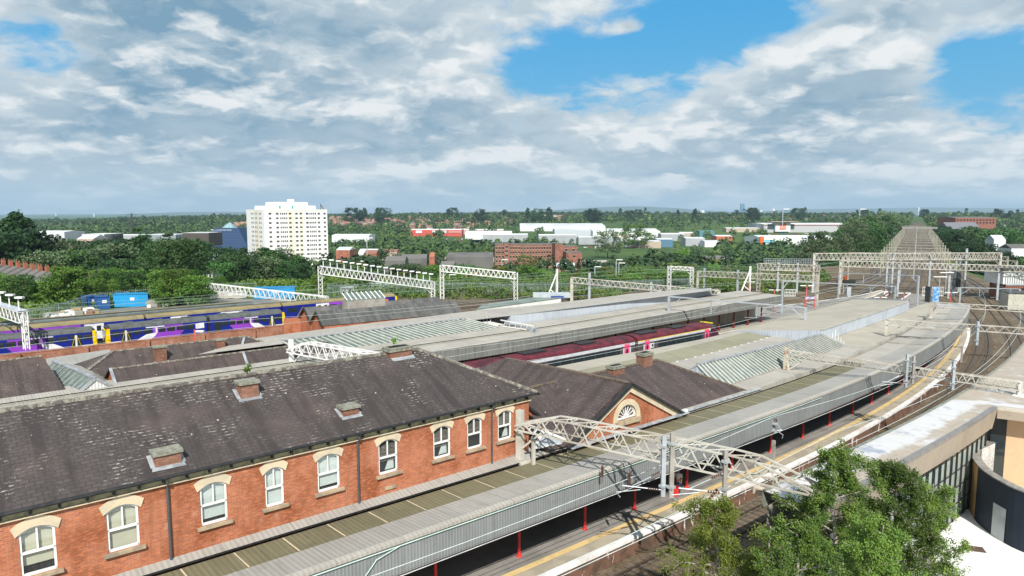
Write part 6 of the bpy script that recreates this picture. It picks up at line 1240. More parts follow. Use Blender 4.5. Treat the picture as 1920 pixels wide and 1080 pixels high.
xo, xp = azr(1433, 879, -10)[0], azr(1453.5, 879, -10)[0]; zt_, zb_ = rowz(450, 879), rowz(455.5, 879); sgn = MB().box(((xo + xp) / 2, 879.4, (zt_ + zb_) / 2), (xp - xo, .3, zt_ - zb_), ax=(1, 0, 0)).build('sign', mcyan, g); MB().box(((xo + xp) / 2, 879.1, (zt_ * .52 + zb_ * .48)), (xp - xo, .2, .45), ax=(1, 0, 0)).build('sign_bar', M['white'], sgn)
shed('small red roadside sign board left of the bright warehouse', 1426, 1433, 444, 875, 3, mor, mor, 450, roofh=0, cat='sign', name='sign_board')
# left side: offices
shed('white-framed dark office block left of the pyramid', 155, 197, 439.5, 620, 30, M['glass'], mw, 452, roofh=0, cat='office building', name='office_building', stripe=(mw, .78, .98)); shed('low white and grey offices between the two poplars', 196, 262, 441, 680, 25, mg, mw, 450, roofh=0, cat='office building', name='office_building')
shed('grey office wing right of the tallest poplar', 275, 330, 440, 700, 25, plain('bluegrey_wall', (.28, .32, .36)), mw, 449, roofh=0, cat='office building', name='office_building'); shed('brown office block with white roof plant before the pyramid', 344, 392, 437, 640, 30, plain('brown_band', (.09, .075, .065)), mgr, 450, roofh=0, cat='office building', name='office_building')
shed('long pale roof at the far left beyond the conifer', 66, 122, 435, 620, 30, mgr, mgr, 441, roofh=1, cat='warehouse'); shed('curved glazed shed roof in front of the office block', 145, 176, 448, 520, 20, mtan, mgr, 460, roofh=3)
shed('white low building at the left foot of the tower', 434, 466, 484, 330, 25, mw, mw, 494, roofh=1.5, cat='building', name='low_building'); shed('white flat building between trees left of the tower', 376, 410, 483, 300, 15, mw, mw, 497, roofh=1, cat='building', name='low_building'); shed('white-roofed strip building right of the tower', 622, 692, 441, 900, 40, mw, mw, 448, roofh=1)
# blue glass pyramid
pc = azr(432, 800, -28); gz_ = -32.; g = thing('pyramid_building', 'dark blue glass pyramid office with a clear glazed tip', 'office building', (pc[0], 800, gz_)); BG, t = new_mat('blue_glazing'); u_ = uvn(t); _, uy_, _ = t.sep(u_)
ln = t.m('LESS_THAN', t.m('FRACT', t.m('DIVIDE', uy_, 3.6)), .3); fin(t, t.mix(ln, (.006, .036, .105), (.006, .022, .062)), .5, 0, None, spec=.25)
hw = (432 - 381) / FPX * 800; zf, zt_ = rowz(427, 800), rowz(416, 800)
cz_ = lambda k, z: [(pc[0] - hw * k, 800 - hw * k * .9, z), (pc[0] + hw * k * 1.15, 800 - hw * k * .9, z), (pc[0] + hw * k * 1.15, 800 + hw * k, z), (pc[0] - hw * k, 800 + hw * k, z)]
b_, tt_ = cz_(1.0, gz_), cz_(.42, zf)
mb = MB()
for i in range(4): j = (i + 1) % 4; mb.poly([b_[i], b_[j], tt_[j], tt_[i]])
mb.poly(tt_); mb.build('glazed_faces', BG, g); t2_ = cz_(.2, zf); apx = (pc[0] + 1, 800, zt_); mb = MB()
for i in range(4): mb.poly([t2_[i], t2_[(i + 1) % 4], apx])
mb.build('glazed_tip', plain('clear_tip', (.25, .38, .40), (.15, .25, .28), .2, .2, spec=.8), g)
text('The co-operative bank', 2.6, (pc[0] - 4, tt_[0][1] - 1.2, zf - 2.4), 0, M['white'], g, 'lettering', .05, R_(70))
# tower block
TWG = plain('tower_glass', (.13, .14, .15), (.05, .055, .06), .3, .3)
C0 = V((-139.5, 386)); fd = nrm(V((.8, .6))); ld = V((-.6, .8)); TW_, TD = 37., 34.; zt_, zb_ = rowz(392.6, 386), -22.
g = thing('tower_block', 'white sixteen-storey tower block with cream bands', 'tower block', (*C0, zb_))
MWH = plain('tower_white', (.88, .87, .84), (.82, .81, .78), .05, .7); MCR = plain('tower_cream', (.84, .77, .62), (.80, .73, .58), .05, .7)
MB().prism([C0, C0 + fd * TW_, C0 + fd * TW_ + ld * TD, C0 + ld * TD], zb_, zt_).build('walls', MWH, g)
def fpt(f, z, off=.0): p = C0 + fd * f - ld * off; return (p[0], p[1], z)
def lpt(f, z, off=.0): p = C0 + ld * f - fd * off; return (p[0], p[1], z)
for a, b in ((.365, .475), (.53, .60)): MB().poly([fpt(TW_ * a, zb_, .06), fpt(TW_ * b, zb_, .06), fpt(TW_ * b, zt_ - .8, .06), fpt(TW_ * a, zt_ - .8, .06)]).build('cream_band', MCR, g)
MB().poly([fpt(0, zt_ - .8, .05), fpt(TW_, zt_ - .8, .05), fpt(TW_, zt_ - .1, .05), fpt(0, zt_ - .1, .05)]).build('parapet_band', MCR, g)
MB().poly([lpt(TD * .32, zb_, .06), lpt(TD * .32, zt_, .06), lpt(TD * .52, zt_, .06), lpt(TD * .52, zb_, .06)][::1]).build('cream_band', MCR, g)
wcols = [(.09, 1.6), (.20, 1.6), (.255, .7), (.285, .7), (.315, .7), (.345, .7), (.40, 1.5), (.50, 1.5), (.57, 1.5), (.67, 1.4), (.715, .7), (.745, .7), (.775, .7), (.805, .7), (.86, 1.4), (.955, 1.5)]
n_ = 0; stuff_ = MB(); src = None
for fl in range(15):
    z = zt_ - 2.35 - fl * 2.62
    for (f, w_) in wcols:
        p = fpt(TW_ * f, z, .10); n_ += 1
        if n_ <= 96:
            if src is None or abs(w_ - src[1]) > .3:
                o = MB().box((0, 0, 0), (w_, .1, 1.05), ax=(fd[0], fd[1], 0)).build('window', TWG); o.parent = g; o.location = tuple(V(p) - V(world_loc(g))); src = (o, w_)
            else: o = src[0].copy(); COL.objects.link(o); o.parent = g; o.location = tuple(V(p) - V(world_loc(g)))
        else: stuff_.box(p, (w_, .1, 1.05), ax=(fd[0], fd[1], 0))
    for f in (.16, .24, .40, .48, .60, .68): stuff_.box(lpt(TD * f, z, .10), (.1, 1.0, 1.0), ax=(fd[0], fd[1], 0))
o = stuff_.build('windows', TWG, g); o['kind'] = 'stuff'
cc = C0 + fd * TW_ * .48 + ld * TD * .5
MB().box((cc[0], cc[1], zt_ + 1.1), (29, 22, 2.2), ax=(fd[0], fd[1], 0)).build('roof_storey', MWH, g); MB().box((cc[0] + 1, cc[1], zt_ + 3.2), (20, 15, 2.2), ax=(fd[0], fd[1], 0)).build('roof_storey', MWH, g); MB().box((cc[0] + 3.5, cc[1], zt_ + 5.2), (3, 3, 1.8), ax=(fd[0], fd[1], 0)).build('tank_room', MWH, g)
dz = fpt(TW_ * .4, zt_ + .2, -7); 
for f in (.30, .50): p = fpt(TW_ * f, zt_ + 1.3, -6.0); MB().box((p[0], p[1], p[2]), (1.0, .2, 1.8), ax=(fd[0], fd[1], 0)).build('roof_door', plain('green_door', (.02, .30, .22)), g)
p = fpt(TW_ * .93, zt_, -3); MB().beam(p, (p[0], p[1], zt_ + 3.5), .3).beam((p[0], p[1], zt_ + 2.8), (p[0] + 1.6, p[1], zt_ + .3), .8, .3).build('antenna', M['greypipe'], g)
# brick mill
g = thing('brick_mill', 'six-storey red brick mill with square stair towers', 'mill', (-8, 550, -30))
def mblock(u0, u1, vt, y0, rot, depth, rows, cols, nm, zb=-36, wz=None, wcap=10**9):
    xa, xb = azr(u0, y0, -10)[0], azr(u1, y0, -10)[0]; w_ = xb - xa; rd = R_(rot); dd = V((math.cos(rd), math.sin(rd))); w_ = w_ / (math.cos(rd)) ; nn = V((-dd[1], dd[0])); a = V((xa, y0)); zt = rowz(vt, y0)
    cs = [a, a + dd * w_, a + dd * w_ + nn * depth, a + nn * depth]; o = MB().prism(cs, zb, zt).build(nm, M['brick_mill'], g); MB().prism([c - (c - sum(cs) / 4) * -.006 for c in cs], zt + .02, zt + .7).build('roof', mgt, o)
    for r in range(rows):
        for k in range(cols):
            f = (k + .5) / cols; z = zt - 2.6 - r * 3.55; p = a + dd * w_ * f - nn * .08; wd = min(1.7, w_ / cols * .5)
            w1 = MB().box((p[0], p[1], z), (wd, .12, 1.9), ax=(dd[0], dd[1], 0)).build('window', M['glass'], o); MB().box((p[0] - nn[0] * .1, p[1] - nn[1] * .1, z - 1.1), (wd + .3, .2, .28), ax=(dd[0], dd[1], 0)).box((p[0] - nn[0] * .1, p[1] - nn[1] * .1, z + 1.05), (wd + .3, .2, .22), ax=(dd[0], dd[1], 0)).build('sill', M['stone'], w1)
    return cs
mblock(928, 946, 459, 548, 4, 14, 6, 3, 'end_wing'); mblock(945, 955, 456.5, 545, 4, 14, 6, 1, 'stair_tower'); mblock(955, 976, 459, 548, 8, 14, 6, 4, 'wing'); mblock(976, 1046, 459.5, 552, 14, 16, 6, 13, 'main_range'); mblock(1041, 1056, 458, 546, 8, 14, 0, 1, 'stair_tower'); mblock(1055, 1082, 462.5, 556, 5, 14, 1, 2, 'side_range'); mblock(1062, 1092, 474.5, 536, 6, 14, 1, 1, 'low_wing')
EXC_.extend([(912, 1100, 330, 640), (1856, 1960, 240, 500), (372, 470, 430, 820)])
# houses, low roofs near the mill and the tower
def house_proto(nm, wall, roof, w=9, d=8, h=5.2, rh=3.0, chim=True):
    g = bpy.data.objects.new('house', None); COL.objects.link(g); MB().box((0, 0, h / 2 - 1), (w, d, h + 2), ax=(1, 0, 0)).build('walls', wall, g)
    mb = MB(); o = .3; e = [(-w / 2 - o, -d / 2 - o, h), (w / 2 + o, -d / 2 - o, h), (w / 2 + o, d / 2 + o, h), (-w / 2 - o, d / 2 + o, h)]; mb.poly([e[0], e[1], (w / 2, 0, h + rh), (-w / 2, 0, h + rh)]).poly([e[2], e[3], (-w / 2, 0, h + rh), (w / 2, 0, h + rh)]).poly([e[1], e[2], (w / 2, 0, h + rh)]).poly([e[3], e[0], (-w / 2, 0, h + rh)]); r = mb.build('roof', roof, g)
    if chim: MB().box((w * .36, 0, h + rh + .3), (1.1, .8, 1.6), ax=(1, 0, 0)).build('chimney', mbr, r)
    for sx in (-.27, .27):
        for z in (1.6, 4.1): MB().box((w * sx, -d / 2 - .03, z), (1.5, .06, 1.2), ax=(1, 0, 0)).build('window', M['glass'], g)
    return g
HP = [house_proto('a', plain('house_brick', (.30, .135, .09), (.27, .11, .08), .3), mt), house_proto('b', plain('house_render', (.62, .58, .50), rough=.8), mt), house_proto('c', bpy.data.materials['house_brick'], mgt), house_proto('d', bpy.data.materials['house_render'], mgt, 11, 8, 5.4, 2.6), house_proto('e', plain('house_tan', (.42, .27, .18)), plain('salmon_roof', (.33, .20, .155), (.28, .17, .13), .2), 14, 8)]
HL = ['red-roofed brick house among the trees of the far hillside', 'pale rendered house with a red roof on the far hillside', 'grey-roofed brick house on the far hillside', 'pale rendered house with a grey roof on the far hillside', 'salmon-roofed pair of houses on the far hillside']
rh_ = np.random.RandomState(5); HOUSES = []
for (u0, u1, y0, y1, n) in ((622, 700, 1450, 2350, 60), (700, 800, 1450, 2200, 40), (790, 960, 1480, 2300, 60), (960, 1120, 1700, 2400, 26), (1340, 1380, 1900, 2300, 6), (1470, 1620, 1750, 2300, 36), (400, 460, 1500, 2000, 8), (1870, 1960, 420, 900, 14), (1830, 1920, 900, 1500, 14)):
    for i in range(n):
        u = rh_.uniform(u0, u1); y = rh_.uniform(y0, y1); x = azr(u, y, 0)[0]; k = rh_.choice([0, 0, 1, 2, 3, 4, 4]); lb = HL[k].replace('far hillside', 'right-hand slope' if u > 1800 else 'far hillside')
        if u > 1800 and rh_.rand() < .5: k = 3; lb = 'pale rendered house with a grey roof on the right-hand slope'
        h = dup(HP[k], (x, y, hxy0(x, y)), rh_.choice([0, .4, -.5, 1.57, .9]) + rh_.uniform(-.1, .1), rh_.uniform(.95, 1.3), lb, 'house', 'houses on the far hillside' if u < 1800 else 'houses on the right-hand slope'); h.name = 'house'; HOUSES.append((x, y))
for h in HP:
    for o in [c for ch in h.children for c in ch.children] + list(h.children) + [h]: bpy.data.objects.remove(o)
# terrace with red chimneys at the left
for i in range(8):
    u = 2 + i * 13.5; y = 196 - i * 1.5; x = azr(u, y, 0)[0]; z = hxy0(x, y); g = thing('terraced_house', 'terraced house with red brick chimneys among the trees', 'house', (x, y, z), 'terraced houses at the far left'); zt = rowz(500 + i * 2.2, y); ax = (.86, -.5, 0); w, d = 4.6, 9.
    MB().box((x, y, (z + zt - 1.6) / 2), (w, d, zt - 1.6 - z), ax=ax).build('walls', mbr, g); ex, ey = V(ax) * w / 2, V((.5, .86, 0)) * d / 2; c = V((x, y, zt - 1.6)); up_ = V((0, 0, 2.4))
    MB().poly([c - ex - ey, c + ex - ey, c + ex + up_, c - ex + up_]).poly([c + ex + ey, c - ex + ey, c - ex + up_, c + ex + up_]).poly([c + ex - ey, c + ex + ey, c + ex + up_]).poly([c - ex + ey, c - ex - ey, c - ex + up_]).build('roof', mgt, g)
    ch = MB().box(tuple(c + ex * .9 + up_ + V((0, 0, .4))), (1.1, .8, 1.6), ax=ax).build('chimney', plain('chimney_red', (.36, .13, .085)) if i == 0 else bpy.data.materials['chimney_red'], g)
    for k in (-.3, .3): q = c + ex * .9 + up_ + V((k, 0, 1.2)); MB().tube([q, q + V((0, 0, .5))], .15, 6).build('chimney_pot', bpy.data.materials['chimney_red'], ch)
for (u0, u1, vt, y, dp, w_, r_m, rot, lb) in ((752, 800, 485, 330, 12, mgt, mgt, 5, 'grey-roofed works with red gable beside the floodlit gantry'), (722, 760, 489, 310, 10, mgt, mgt, 0, 'dark roofed workshop in front of the red gable'), (805, 815, 481, 335, 8, mbr, mbr, 0, 'red brick gable with a chimney'), (838, 925, 482, 350, 22, mgt, mgt, 3, 'long dark-roofed mill shed left of the brick mill'), (826, 852, 499, 280, 8, mbr, mgt, 0, 'red brick house end below the long shed'), (630, 656, 469, 470, 20, mbr, mgr, 0, 'square red brick block right of the tower'), (682, 706, 475, 440, 14, mbr, mt, 0, 'orange-roofed building by the silvery willow'), (672, 706, 472, 500, 14, mw, mgr, 0, 'white low building behind the orange roof'), (716, 744, 473, 480, 14, mtan, mt, 0, 'tan-roofed building among trees'), (862, 896, 524, 205, 8, mteal, mt, 0, 'small blue-walled hut with a terracotta roof'), (170, 196, 515, 205, 8, mbr, mgt, 0, 'brick gable peeping through the left trees'), (384, 402, 514, 215, 8, mw, mgt, 0, 'white-walled bungalow left of the tower trees'), (1040, 1078, 500, 400, 14, mbr, mgr, -3, 'white-edged annexe at the foot of the brick mill'), (1310, 1366, 486, 420, 12, mbr, mgt, 0, 'dark roofed building beside the motorway wall')):
    shed(lb, u0, u1, vt, y, dp, w_, r_m, None, rot, 1.8, 'building', 'low_building')
g, c, z0, z1 = shed('red brick mill with rows of arched windows on the right skyline', 1790, 1866, 408.5, 900, 40, M['brick_mill'], mgt, 421, roofh=1.5, cat='mill', name='brick_mill')
for r in range(2):
    for k in range(12): x = c[0][0] + (c[1][0] - c[0][0]) * (k + .6) / 12.5; MB().box((x, 899.5, z1 - 2.6 - r * 3.7), (1.9, .3, 1.5), ax=(1, 0, 0)).build('window', M['dark'], g)
g, c, z0, z1 = shed('stone church with a long grey slate roof and arched windows', 1779, 1840, 432, 690, 22, plain('church_stone', (.30, .22, .14), rough=.9), plain('church_slate', (.17, .175, .20), rough=.8), 442, roofh=8, cat='church', name='church')
for k in range(7): x = c[0][0] + (c[1][0] - c[0][0]) * (k + .6) / 7.4; MB().box((x, 689.5, z1 - 2.6), (2.2, .3, 3.4), ax=(1, 0, 0)).build('window', M['dark'], g)
shed('white-walled house with a grey roof at the right edge', 1893, 1935, 466, 330, 9, mw, mgt, 482, roofh=2., cat='house', name='detached_house'); shed('white gabled house above the spreading trees', 1862, 1884, 449, 480, 9, mw, mgr, 455, roofh=3, cat='house', name='detached_house')
shed('pale building at the foot of the church', 1796, 1826, 445, 560, 12, mw, mgr, 453, roofh=1, cat='building', name='low_building')
# far skyline towers
for (u, w_, vt, y, lb) in ((1391.5, 7, 382, 9000, 'slim glass skyscraper on the far skyline'), (1425, 7, 394, 9500, 'white tower block on the far skyline'), (1413, 8, 393.5, 9300, 'grey wide block on the far skyline'), (1450, 5, 391, 9400, 'pale narrow tower on the far skyline'), (1722, 2, 388, 9200, 'needle mast on the far skyline'), (105, 1.5, 399, 9000, 'tiny white tower on the left skyline'), (176, 2, 400, 9300, 'small pale block on the left skyline'), (1316, 8, 394, 8800, 'low white cluster on the far skyline')):
    x = azr(u, y, 0)[0]; W_ = w_ / FPX * y; g = MB().box((x, y, (rowz(vt, y) - 40) / 2), (W_, W_ * .6, rowz(vt, y) + 40), ax=(1, 0, 0)).build('skyscraper', plain('skyscraper_blue', (.10, .22, .33), rough=.4) if vt < 385 or vt == 393.5 else mw); g.location = (0, 0, 0); tag(g, lb, 'tower')
# motorway
mm = plain('motorway_concrete', (.45, .42, .37), (.38, .36, .32), .05, .9)
yy = 640; xa, xb = azr(820, yy, -20)[0], azr(1430, yy, -20)[0]; z_ = rowz(487, yy)
MB().prism([(xa, yy + 40), (azr(1130, 600, -20)[0], 600), (xb, yy + 30), (xb, yy + 62), (azr(1130, 600, -20)[0], 632), (xa, yy + 72)], z_ - 9, z_).build('motorway', mm, kind='structure')
ws = MB(); ws.poly([(azr(1295, 560, -20)[0], 560, rowz(500, 560)), (azr(1380, 560, -20)[0], 560, rowz(500, 560)), (azr(1380, 560, -20)[0], 560, rowz(488, 560)), (azr(1295, 560, -20)[0], 560, rowz(488, 560))]); ws.build('retaining_wall', mtan, kind='structure')
# parked cars in the retail car parks
cp0 = bpy.data.objects.new('car', None); COL.objects.link(cp0); CM = [plain('car_white', (.7, .7, .7), rough=.3), plain('car_blue', (.05, .12, .3), rough=.3), plain('car_red', (.45, .03, .02), rough=.3), plain('car_grey', (.12, .13, .14), rough=.3)]
cars = []
for k in range(4):
    r_ = bpy.data.objects.new('car', None); COL.objects.link(r_); mb = MB(); pr = [(-2.1, .3), (2.1, .3), (2.15, .85), (1.1, 1.0), (.6, 1.45), (-1.3, 1.5), (-1.9, 1.0), (-2.15, .9)]
    mb.poly([(x_, -.85, z) for x_, z in pr]).poly([(x_, .85, z) for x_, z in pr][::-1])
    for i in range(len(pr)): a, b = pr[i], pr[(i + 1) % len(pr)]; mb.poly([(a[0], .85, a[1]), (b[0], .85, b[1]), (b[0], -.85, b[1]), (a[0], -.85, a[1])])
    mb.build('body', CM[k], r_); MB().box((-.3, 0, 1.2), (1.9, 1.72, .35), ax=(1, 0, 0)).build('glass', M['glass'], r_); cars.append(r_)
bpy.data.objects.remove(cp0); CN = ['white', 'blue', 'red', 'dark grey']
for (u0, u1, y0, y1, n, wh) in ((1440, 1640, 1150, 1300, 70, 'superstore'), (1075, 1220, 900, 965, 34, 'showrooms'), (830, 870, 1080, 1200, 14, 'red shed')):
    for i in range(n):
        y = y0 + (y1 - y0) * int(rh_.uniform(0, 6)) / 6; x = azr(rh_.uniform(u0, u1), y, 0)[0]; k = rh_.randint(4); c = dup(cars[k], (x, y, hxy0(x, y)), rh_.choice([0, 1.57]), 1.1, '%s car parked in front of the distant %s' % (CN[k], wh), 'car', 'parked cars by the ' + wh); c.name = 'parked_car'
    EXC_.append((u0, u1, y0 - 60, y1))
for h in cars:
    for o in list(h.children) + [h]: bpy.data.objects.remove(o)
# street lamps
for i, (u, vt, vb, y) in enumerate(((1115, 500, 537, 190), (1155, 487, 545, 200), (1110 + 50, 493, 540, 205), (688, 446, 480, 420), (843, 515, 545, 190), (1467, 392, 425, 1100), (1610, 392, 440, 700), (1021 - 80, 487, 540, 200), (1300 - 18, 530, 480, 240))):
    if i == 8: continue
    x = azr(u, y, 0)[0]; zt = rowz(vt, y); zb = rowz(vb, y); s_ = y / 200; g = thing('street_lamp', 'grey lamp column %s' % ['with a bracket arm, behind the low lattice gantry', 'tall and straight, right of the A-shaped mast', 'with a white head between the two gantries', 'among trees right of the tower', 'thin and brown beside the floodlit gantry', 'rising before the superstore sign', 'rising above the superstore roof', 'between the lattice gantry and the mill'][i], 'lamp', (x, y, zb)); MB().tube([(x, y, min(zb, zt - 6)), (x, y, zt)], .14 * max(1, s_), 6).build('column', M['gal'], g); MB().box((x + .9 * s_, y, zt), (1.8 * s_, .4 * s_, .22 * s_), ax=(1, 0, 0)).build('lamp_head', M['white'], g)
for (u, vt, y, lb) in ((37, 392, 1500, 'lattice pylon on the left skyline beside the conifer'), (248, 400, 900, 'lattice pylon against the dark wooded hill')):
    x = azr(u, y, 0)[0]; z0 = hxy0(x, y); zt = rowz(vt, y); g = thing('pylon', lb, 'pylon', (x, y, z0)); mb = MB(); n = 8
    for sx, sy in ((-1, -1), (1, -1), (1, 1), (-1, 1)): mb.beam((x + sx * 4, y + sy * 4, z0), (x + sx * .5, y + sy * .5, zt), .45)
    for k in range(n): a = 4 - 3.5 * k / n; b = 4 - 3.5 * (k + 1) / n; za, zb = z0 + (zt - z0) * k / n, z0 + (zt - z0) * (k + 1) / n; mb.beam((x - a, y - a, za), (x + b, y - b, zb), .3).beam((x + a, y - a, za), (x - b, y - b, zb), .3)
    for f in (.72, .84, .96): mb.beam((x - 7, y, z0 + (zt - z0) * f), (x + 7, y, z0 + (zt - z0) * f), .45)
    mb.build('lattice', M['greypipe'], g)
# ------------------------------------------------------------------ yard at the left: containers, fence, scrap
def cont(lab, u0, u1, vt, vb, y_, col, dep=2.6, rib=True):
    a, b = at(u0, vb, 0), at(u1, vb - 2, 0); zt = rowz(vt, a[1]); dd = nrm(V(b[:2]) - V(a[:2])); nn = V((-dd[1], dd[0])); a2, b2 = V(a[:2]), V(b[:2]); g = thing('container', lab, 'container', a)
    MB().prism([a2, b2, b2 + nn * dep, a2 + nn * dep], 0, zt).build('body', corr_mat('cont_' + lab[:6].replace(' ', ''), col, .35, tuple(v * .8 for v in col), .25, 50.), g); MB().prism([a2 - dd * .1 - nn * .1, b2 + dd * .1 - nn * .1, b2 + dd * .1 + nn * (dep + .1), a2 - dd * .1 + nn * (dep + .1)], zt, zt + .12).build('lid', plain('lid_' + lab[:6], tuple(v * .8 for v in col)), g)
    m_ = a2 + (b2 - a2) * .55 - nn * .05; MB().box((m_[0], m_[1], zt * .62), (.8, .05, .6), ax=(dd[0], dd[1], 0)).build('plate', M['white'], g); return g
cont('dark blue square steel container in the yard', 184, 207, 558, 580, 0, (.025, .11, .34)); cont('dark blue side of the square container stack', 168, 184, 557, 578, 0, (.02, .09, .30)); cont('bright blue long steel container with closed doors', 213, 278, 553, 576, 0, (.02, .30, .62))
cont('blue container seen through the long white gantry', 476, 553, 541, 561, 0, (.02, .28, .60))
for i, (a, b) in enumerate(((399, 418), (421, 440), (442, 462))): cont('%s of the three white tank-like containers by the fence' % ['first', 'second', 'third'][i], a, b, 549, 560, 0, (.62, .60, .55))
cont('small pale grey cabinet by the yard fence', 352, 362, 551, 567, 0, (.42, .43, .42), 1.2); cont('white van-like box behind the yard scrub', 650, 670, 541, 553, 0, (.65, .66, .66)); cont('green-white box behind the yard scrub', 700, 730, 533, 541, 0, (.5, .56, .54))
def fence(lab, pts, h=2.6):
    g = thing('palisade_fence', lab, 'fence', pts[0]); c = smooth(pts, 3.0); mb = MB()
    for i in range(len(c) - 1):
        for k in range(9): x, y, _ = lerp(c[i], c[i + 1], k / 9); mb.beam((x, y, -.3), (x, y, h), .13, .03)
    mb.build('pales', M['fgrey'], g); mb = MB()
    for z in (.5, h - .4): mb.tube([(p[0], p[1] + .1, z) for p in c], .05, 4)
    for p in c: mb.beam((p[0], p[1] + .1, -.3), (p[0], p[1] + .1, h), .14)
    mb.build('rails_and_posts', M['fgrey'], g)
M['fgrey'] = plain('weathered_galvanised', (.26, .32, .33), (.20, .25, .26), 1, .6)
fence('grey palisade fence behind the blue containers', [at(56, 606, 0), at(110, 596, 0), at(160, 579, 0), at(190, 571, 0), at(290, 561, 0), at(385, 553, 0), at(480, 549, 0)]); fence('pale palisade fence right of the floodlit gantry', [at(615, 553, 0), at(720, 553, 0), at(870, 549, 0), at(960, 552, 0), at(1100, 548, 0), at(1300, 540, 0)])
rq = random.Random(3); SCM = [M['white'], M['conc'], plain('tan_rubble', (.40, .30, .18)), mt, plain('blue_scrap', (.06, .16, .35))]
for i in range(46):
    u = rq.uniform(95, 185) if i < 20 else rq.uniform(280, 375); p = at(u, (598 - (u - 95) * .14 if i < 20 else 574 - (u - 280) * .06) + rq.uniform(-3, 3), 0); k = rq.choice((0, 0, 1, 2, 3, 4)); mb = MB(); s_ = rq.uniform(.5, 1.5)
    for j in range(3): mb.box((p[0] + rq.uniform(-.5, .5), p[1] + rq.uniform(-.4, .4), s_ * .3 + rq.uniform(0, .3)), (s_ * rq.uniform(.6, 1.4), s_, s_ * rq.uniform(.4, .8)), ax=(math.cos(j + i), math.sin(j + i), 0))
    o = mb.build('scrap_pile', SCM[k]); tag(o, 'small heap of scrap and sacks lying by the yard fence', 'scrap', 'scrap heaps along the yard fence')
# ------------------------------------------------------------------ trees
rs = np.random.RandomState(11)
def crown_mesh(seed, kind, nclump, nleaf, leaf, name='crown'):
    """crown of unit height 1 standing on z=0.. ; many leaf-sized quads in clumps round a rough core"""
    r = np.random.RandomState(seed); cl = []
    for i in range(nclump):
        a = r.uniform(0, 2 * PI); h = r.uniform(0, 1)
        if kind == 'round': h0 = .18 + .78 * h; rad = .40 * math.sqrt(max(0.02, 1 - ((h0 - .55) / .47) ** 2)); k = r.uniform(.45, 1.05)
        elif kind == 'tall': h0 = .12 + .86 * h; rad = .27 * math.sqrt(max(0.02, 1 - ((h0 - .5) / .52) ** 2)); k = r.uniform(.4, 1.05)
        elif kind == 'cone': h0 = .06 + .92 * h ** 1.1; rad = .24 * (1.03 - h0) ** .8; k = r.uniform(.5, 1.05)
        elif kind == 'poplar': h0 = .05 + .94 * h; rad = .13 * math.sqrt(max(0.03, 1 - ((h0 - .45) / .56) ** 2)); k = r.uniform(.4, 1.05)
        else: h0 = .05 + .8 * h; rad = .62 * math.sqrt(max(0.05, 1 - (h0 / .95) ** 2)); k = r.uniform(.3, 1.05)
        lob = 1 + .22 * math.sin(3 * a + seed) * (kind != 'poplar') + r.normal(0, .06)
        cl.append((rad * k * lob * math.cos(a), rad * k * lob * math.sin(a), h0, (.055 if kind in ('poplar', 'cone') else .085) * r.uniform(.7, 1.5)))
    cl = np.array(cl); idx_ = np.repeat(np.arange(nclump), nleaf); n = len(idx_)
    dirs = r.normal(size=(n, 3)); dirs /= np.linalg.norm(dirs, axis=1)[:, None]; rr = r.uniform(.35, 1, n) ** .5
    c = cl[idx_, :3] + dirs * (cl[idx_, 3] * rr)[:, None] * np.array([1, 1, .75])
    e1 = np.cross(dirs + r.normal(size=(n, 3)) * .55, r.normal(size=(n, 3))); e1 /= np.linalg.norm(e1, axis=1)[:, None]; e2 = np.cross(e1, dirs + r.normal(size=(n, 3)) * .5); e2 /= np.linalg.norm(e2, axis=1)[:, None]
    s_ = leaf * r.uniform(.6, 1.35, n)[:, None]; e1 *= s_; e2 *= s_ * .7
    V3 = np.stack([c - e1, c - e2, c + e1, c + e2], 1).reshape(-1, 3); F = np.arange(4 * n).reshape(n, 4)
    return V3, F
LM = [leaf_mat('leaves_dark', (.022, .054, .022), (.042, .088, .026)), leaf_mat('leaves_mid', (.042, .10, .028), (.075, .15, .036)), leaf_mat('leaves_light', (.09, .19, .03), (.15, .26, .045)), leaf_mat('leaves_grey', (.09, .135, .065), (.14, .19, .085)), leaf_mat('leaves_olive', (.10, .135, .03), (.15, .18, .045))]
BARK = plain('bark', (.10, .08, .06), (.06, .05, .04), 3, .95)
def trunk_mesh(h=.45, r=.022, seed=0):
    mb = MB().tube([(0, 0, -.06), (.004, 0, h * .5), (0, .01, h)], [r, r * .7, r * .4], 7); q = random.Random(seed)
    for k in range(6):
        a = k * 1.05 + q.random(); z = h * (.45 + .09 * k); mb.tube([(0, 0, z), (.09 * math.cos(a), .09 * math.sin(a), z + .10), (.17 * math.cos(a), .17 * math.sin(a), z + .24)], [r * .45, r * .3, r * .12], 5)
    return mb
PROTO = {}
def proto(key, kind, seed, mi, nc, nl, leaf):
    V3, F = crown_mesh(seed, kind, nc, nl, leaf); root = bpy.data.objects.new('tree', None); COL.objects.link(root)
    np_mesh('crown', V3, F, LM[mi], parent=root); trunk_mesh(.5 if kind != 'bush' else .3, .02, seed).build('trunk', BARK, root); PROTO[key] = root; root['_used'] = 0; return root
KINDS = ['round', 'tall', 'cone', 'poplar', 'bush']
for i, (kd, sds) in enumerate((('round', (1, 2, 3)), ('tall', (4, 5)), ('cone', (6,)), ('poplar', (7,)), ('bush', (8, 9)))):
    for j, sdd in enumerate(sds):
        for mi in ((0, 1, 2, 3, 4) if kd in ('round', 'bush') else (0, 1, 3)):
            if kd in ('round', 'bush') and mi in (3, 4) and j > 0: continue
            proto((kd, j, mi), kd, sdd * 10 + mi, mi, 95 if kd != 'poplar' else 60, 42, .020 if kd != 'bush' else .028)
def hxy(x, y): return float(hts(x, y))
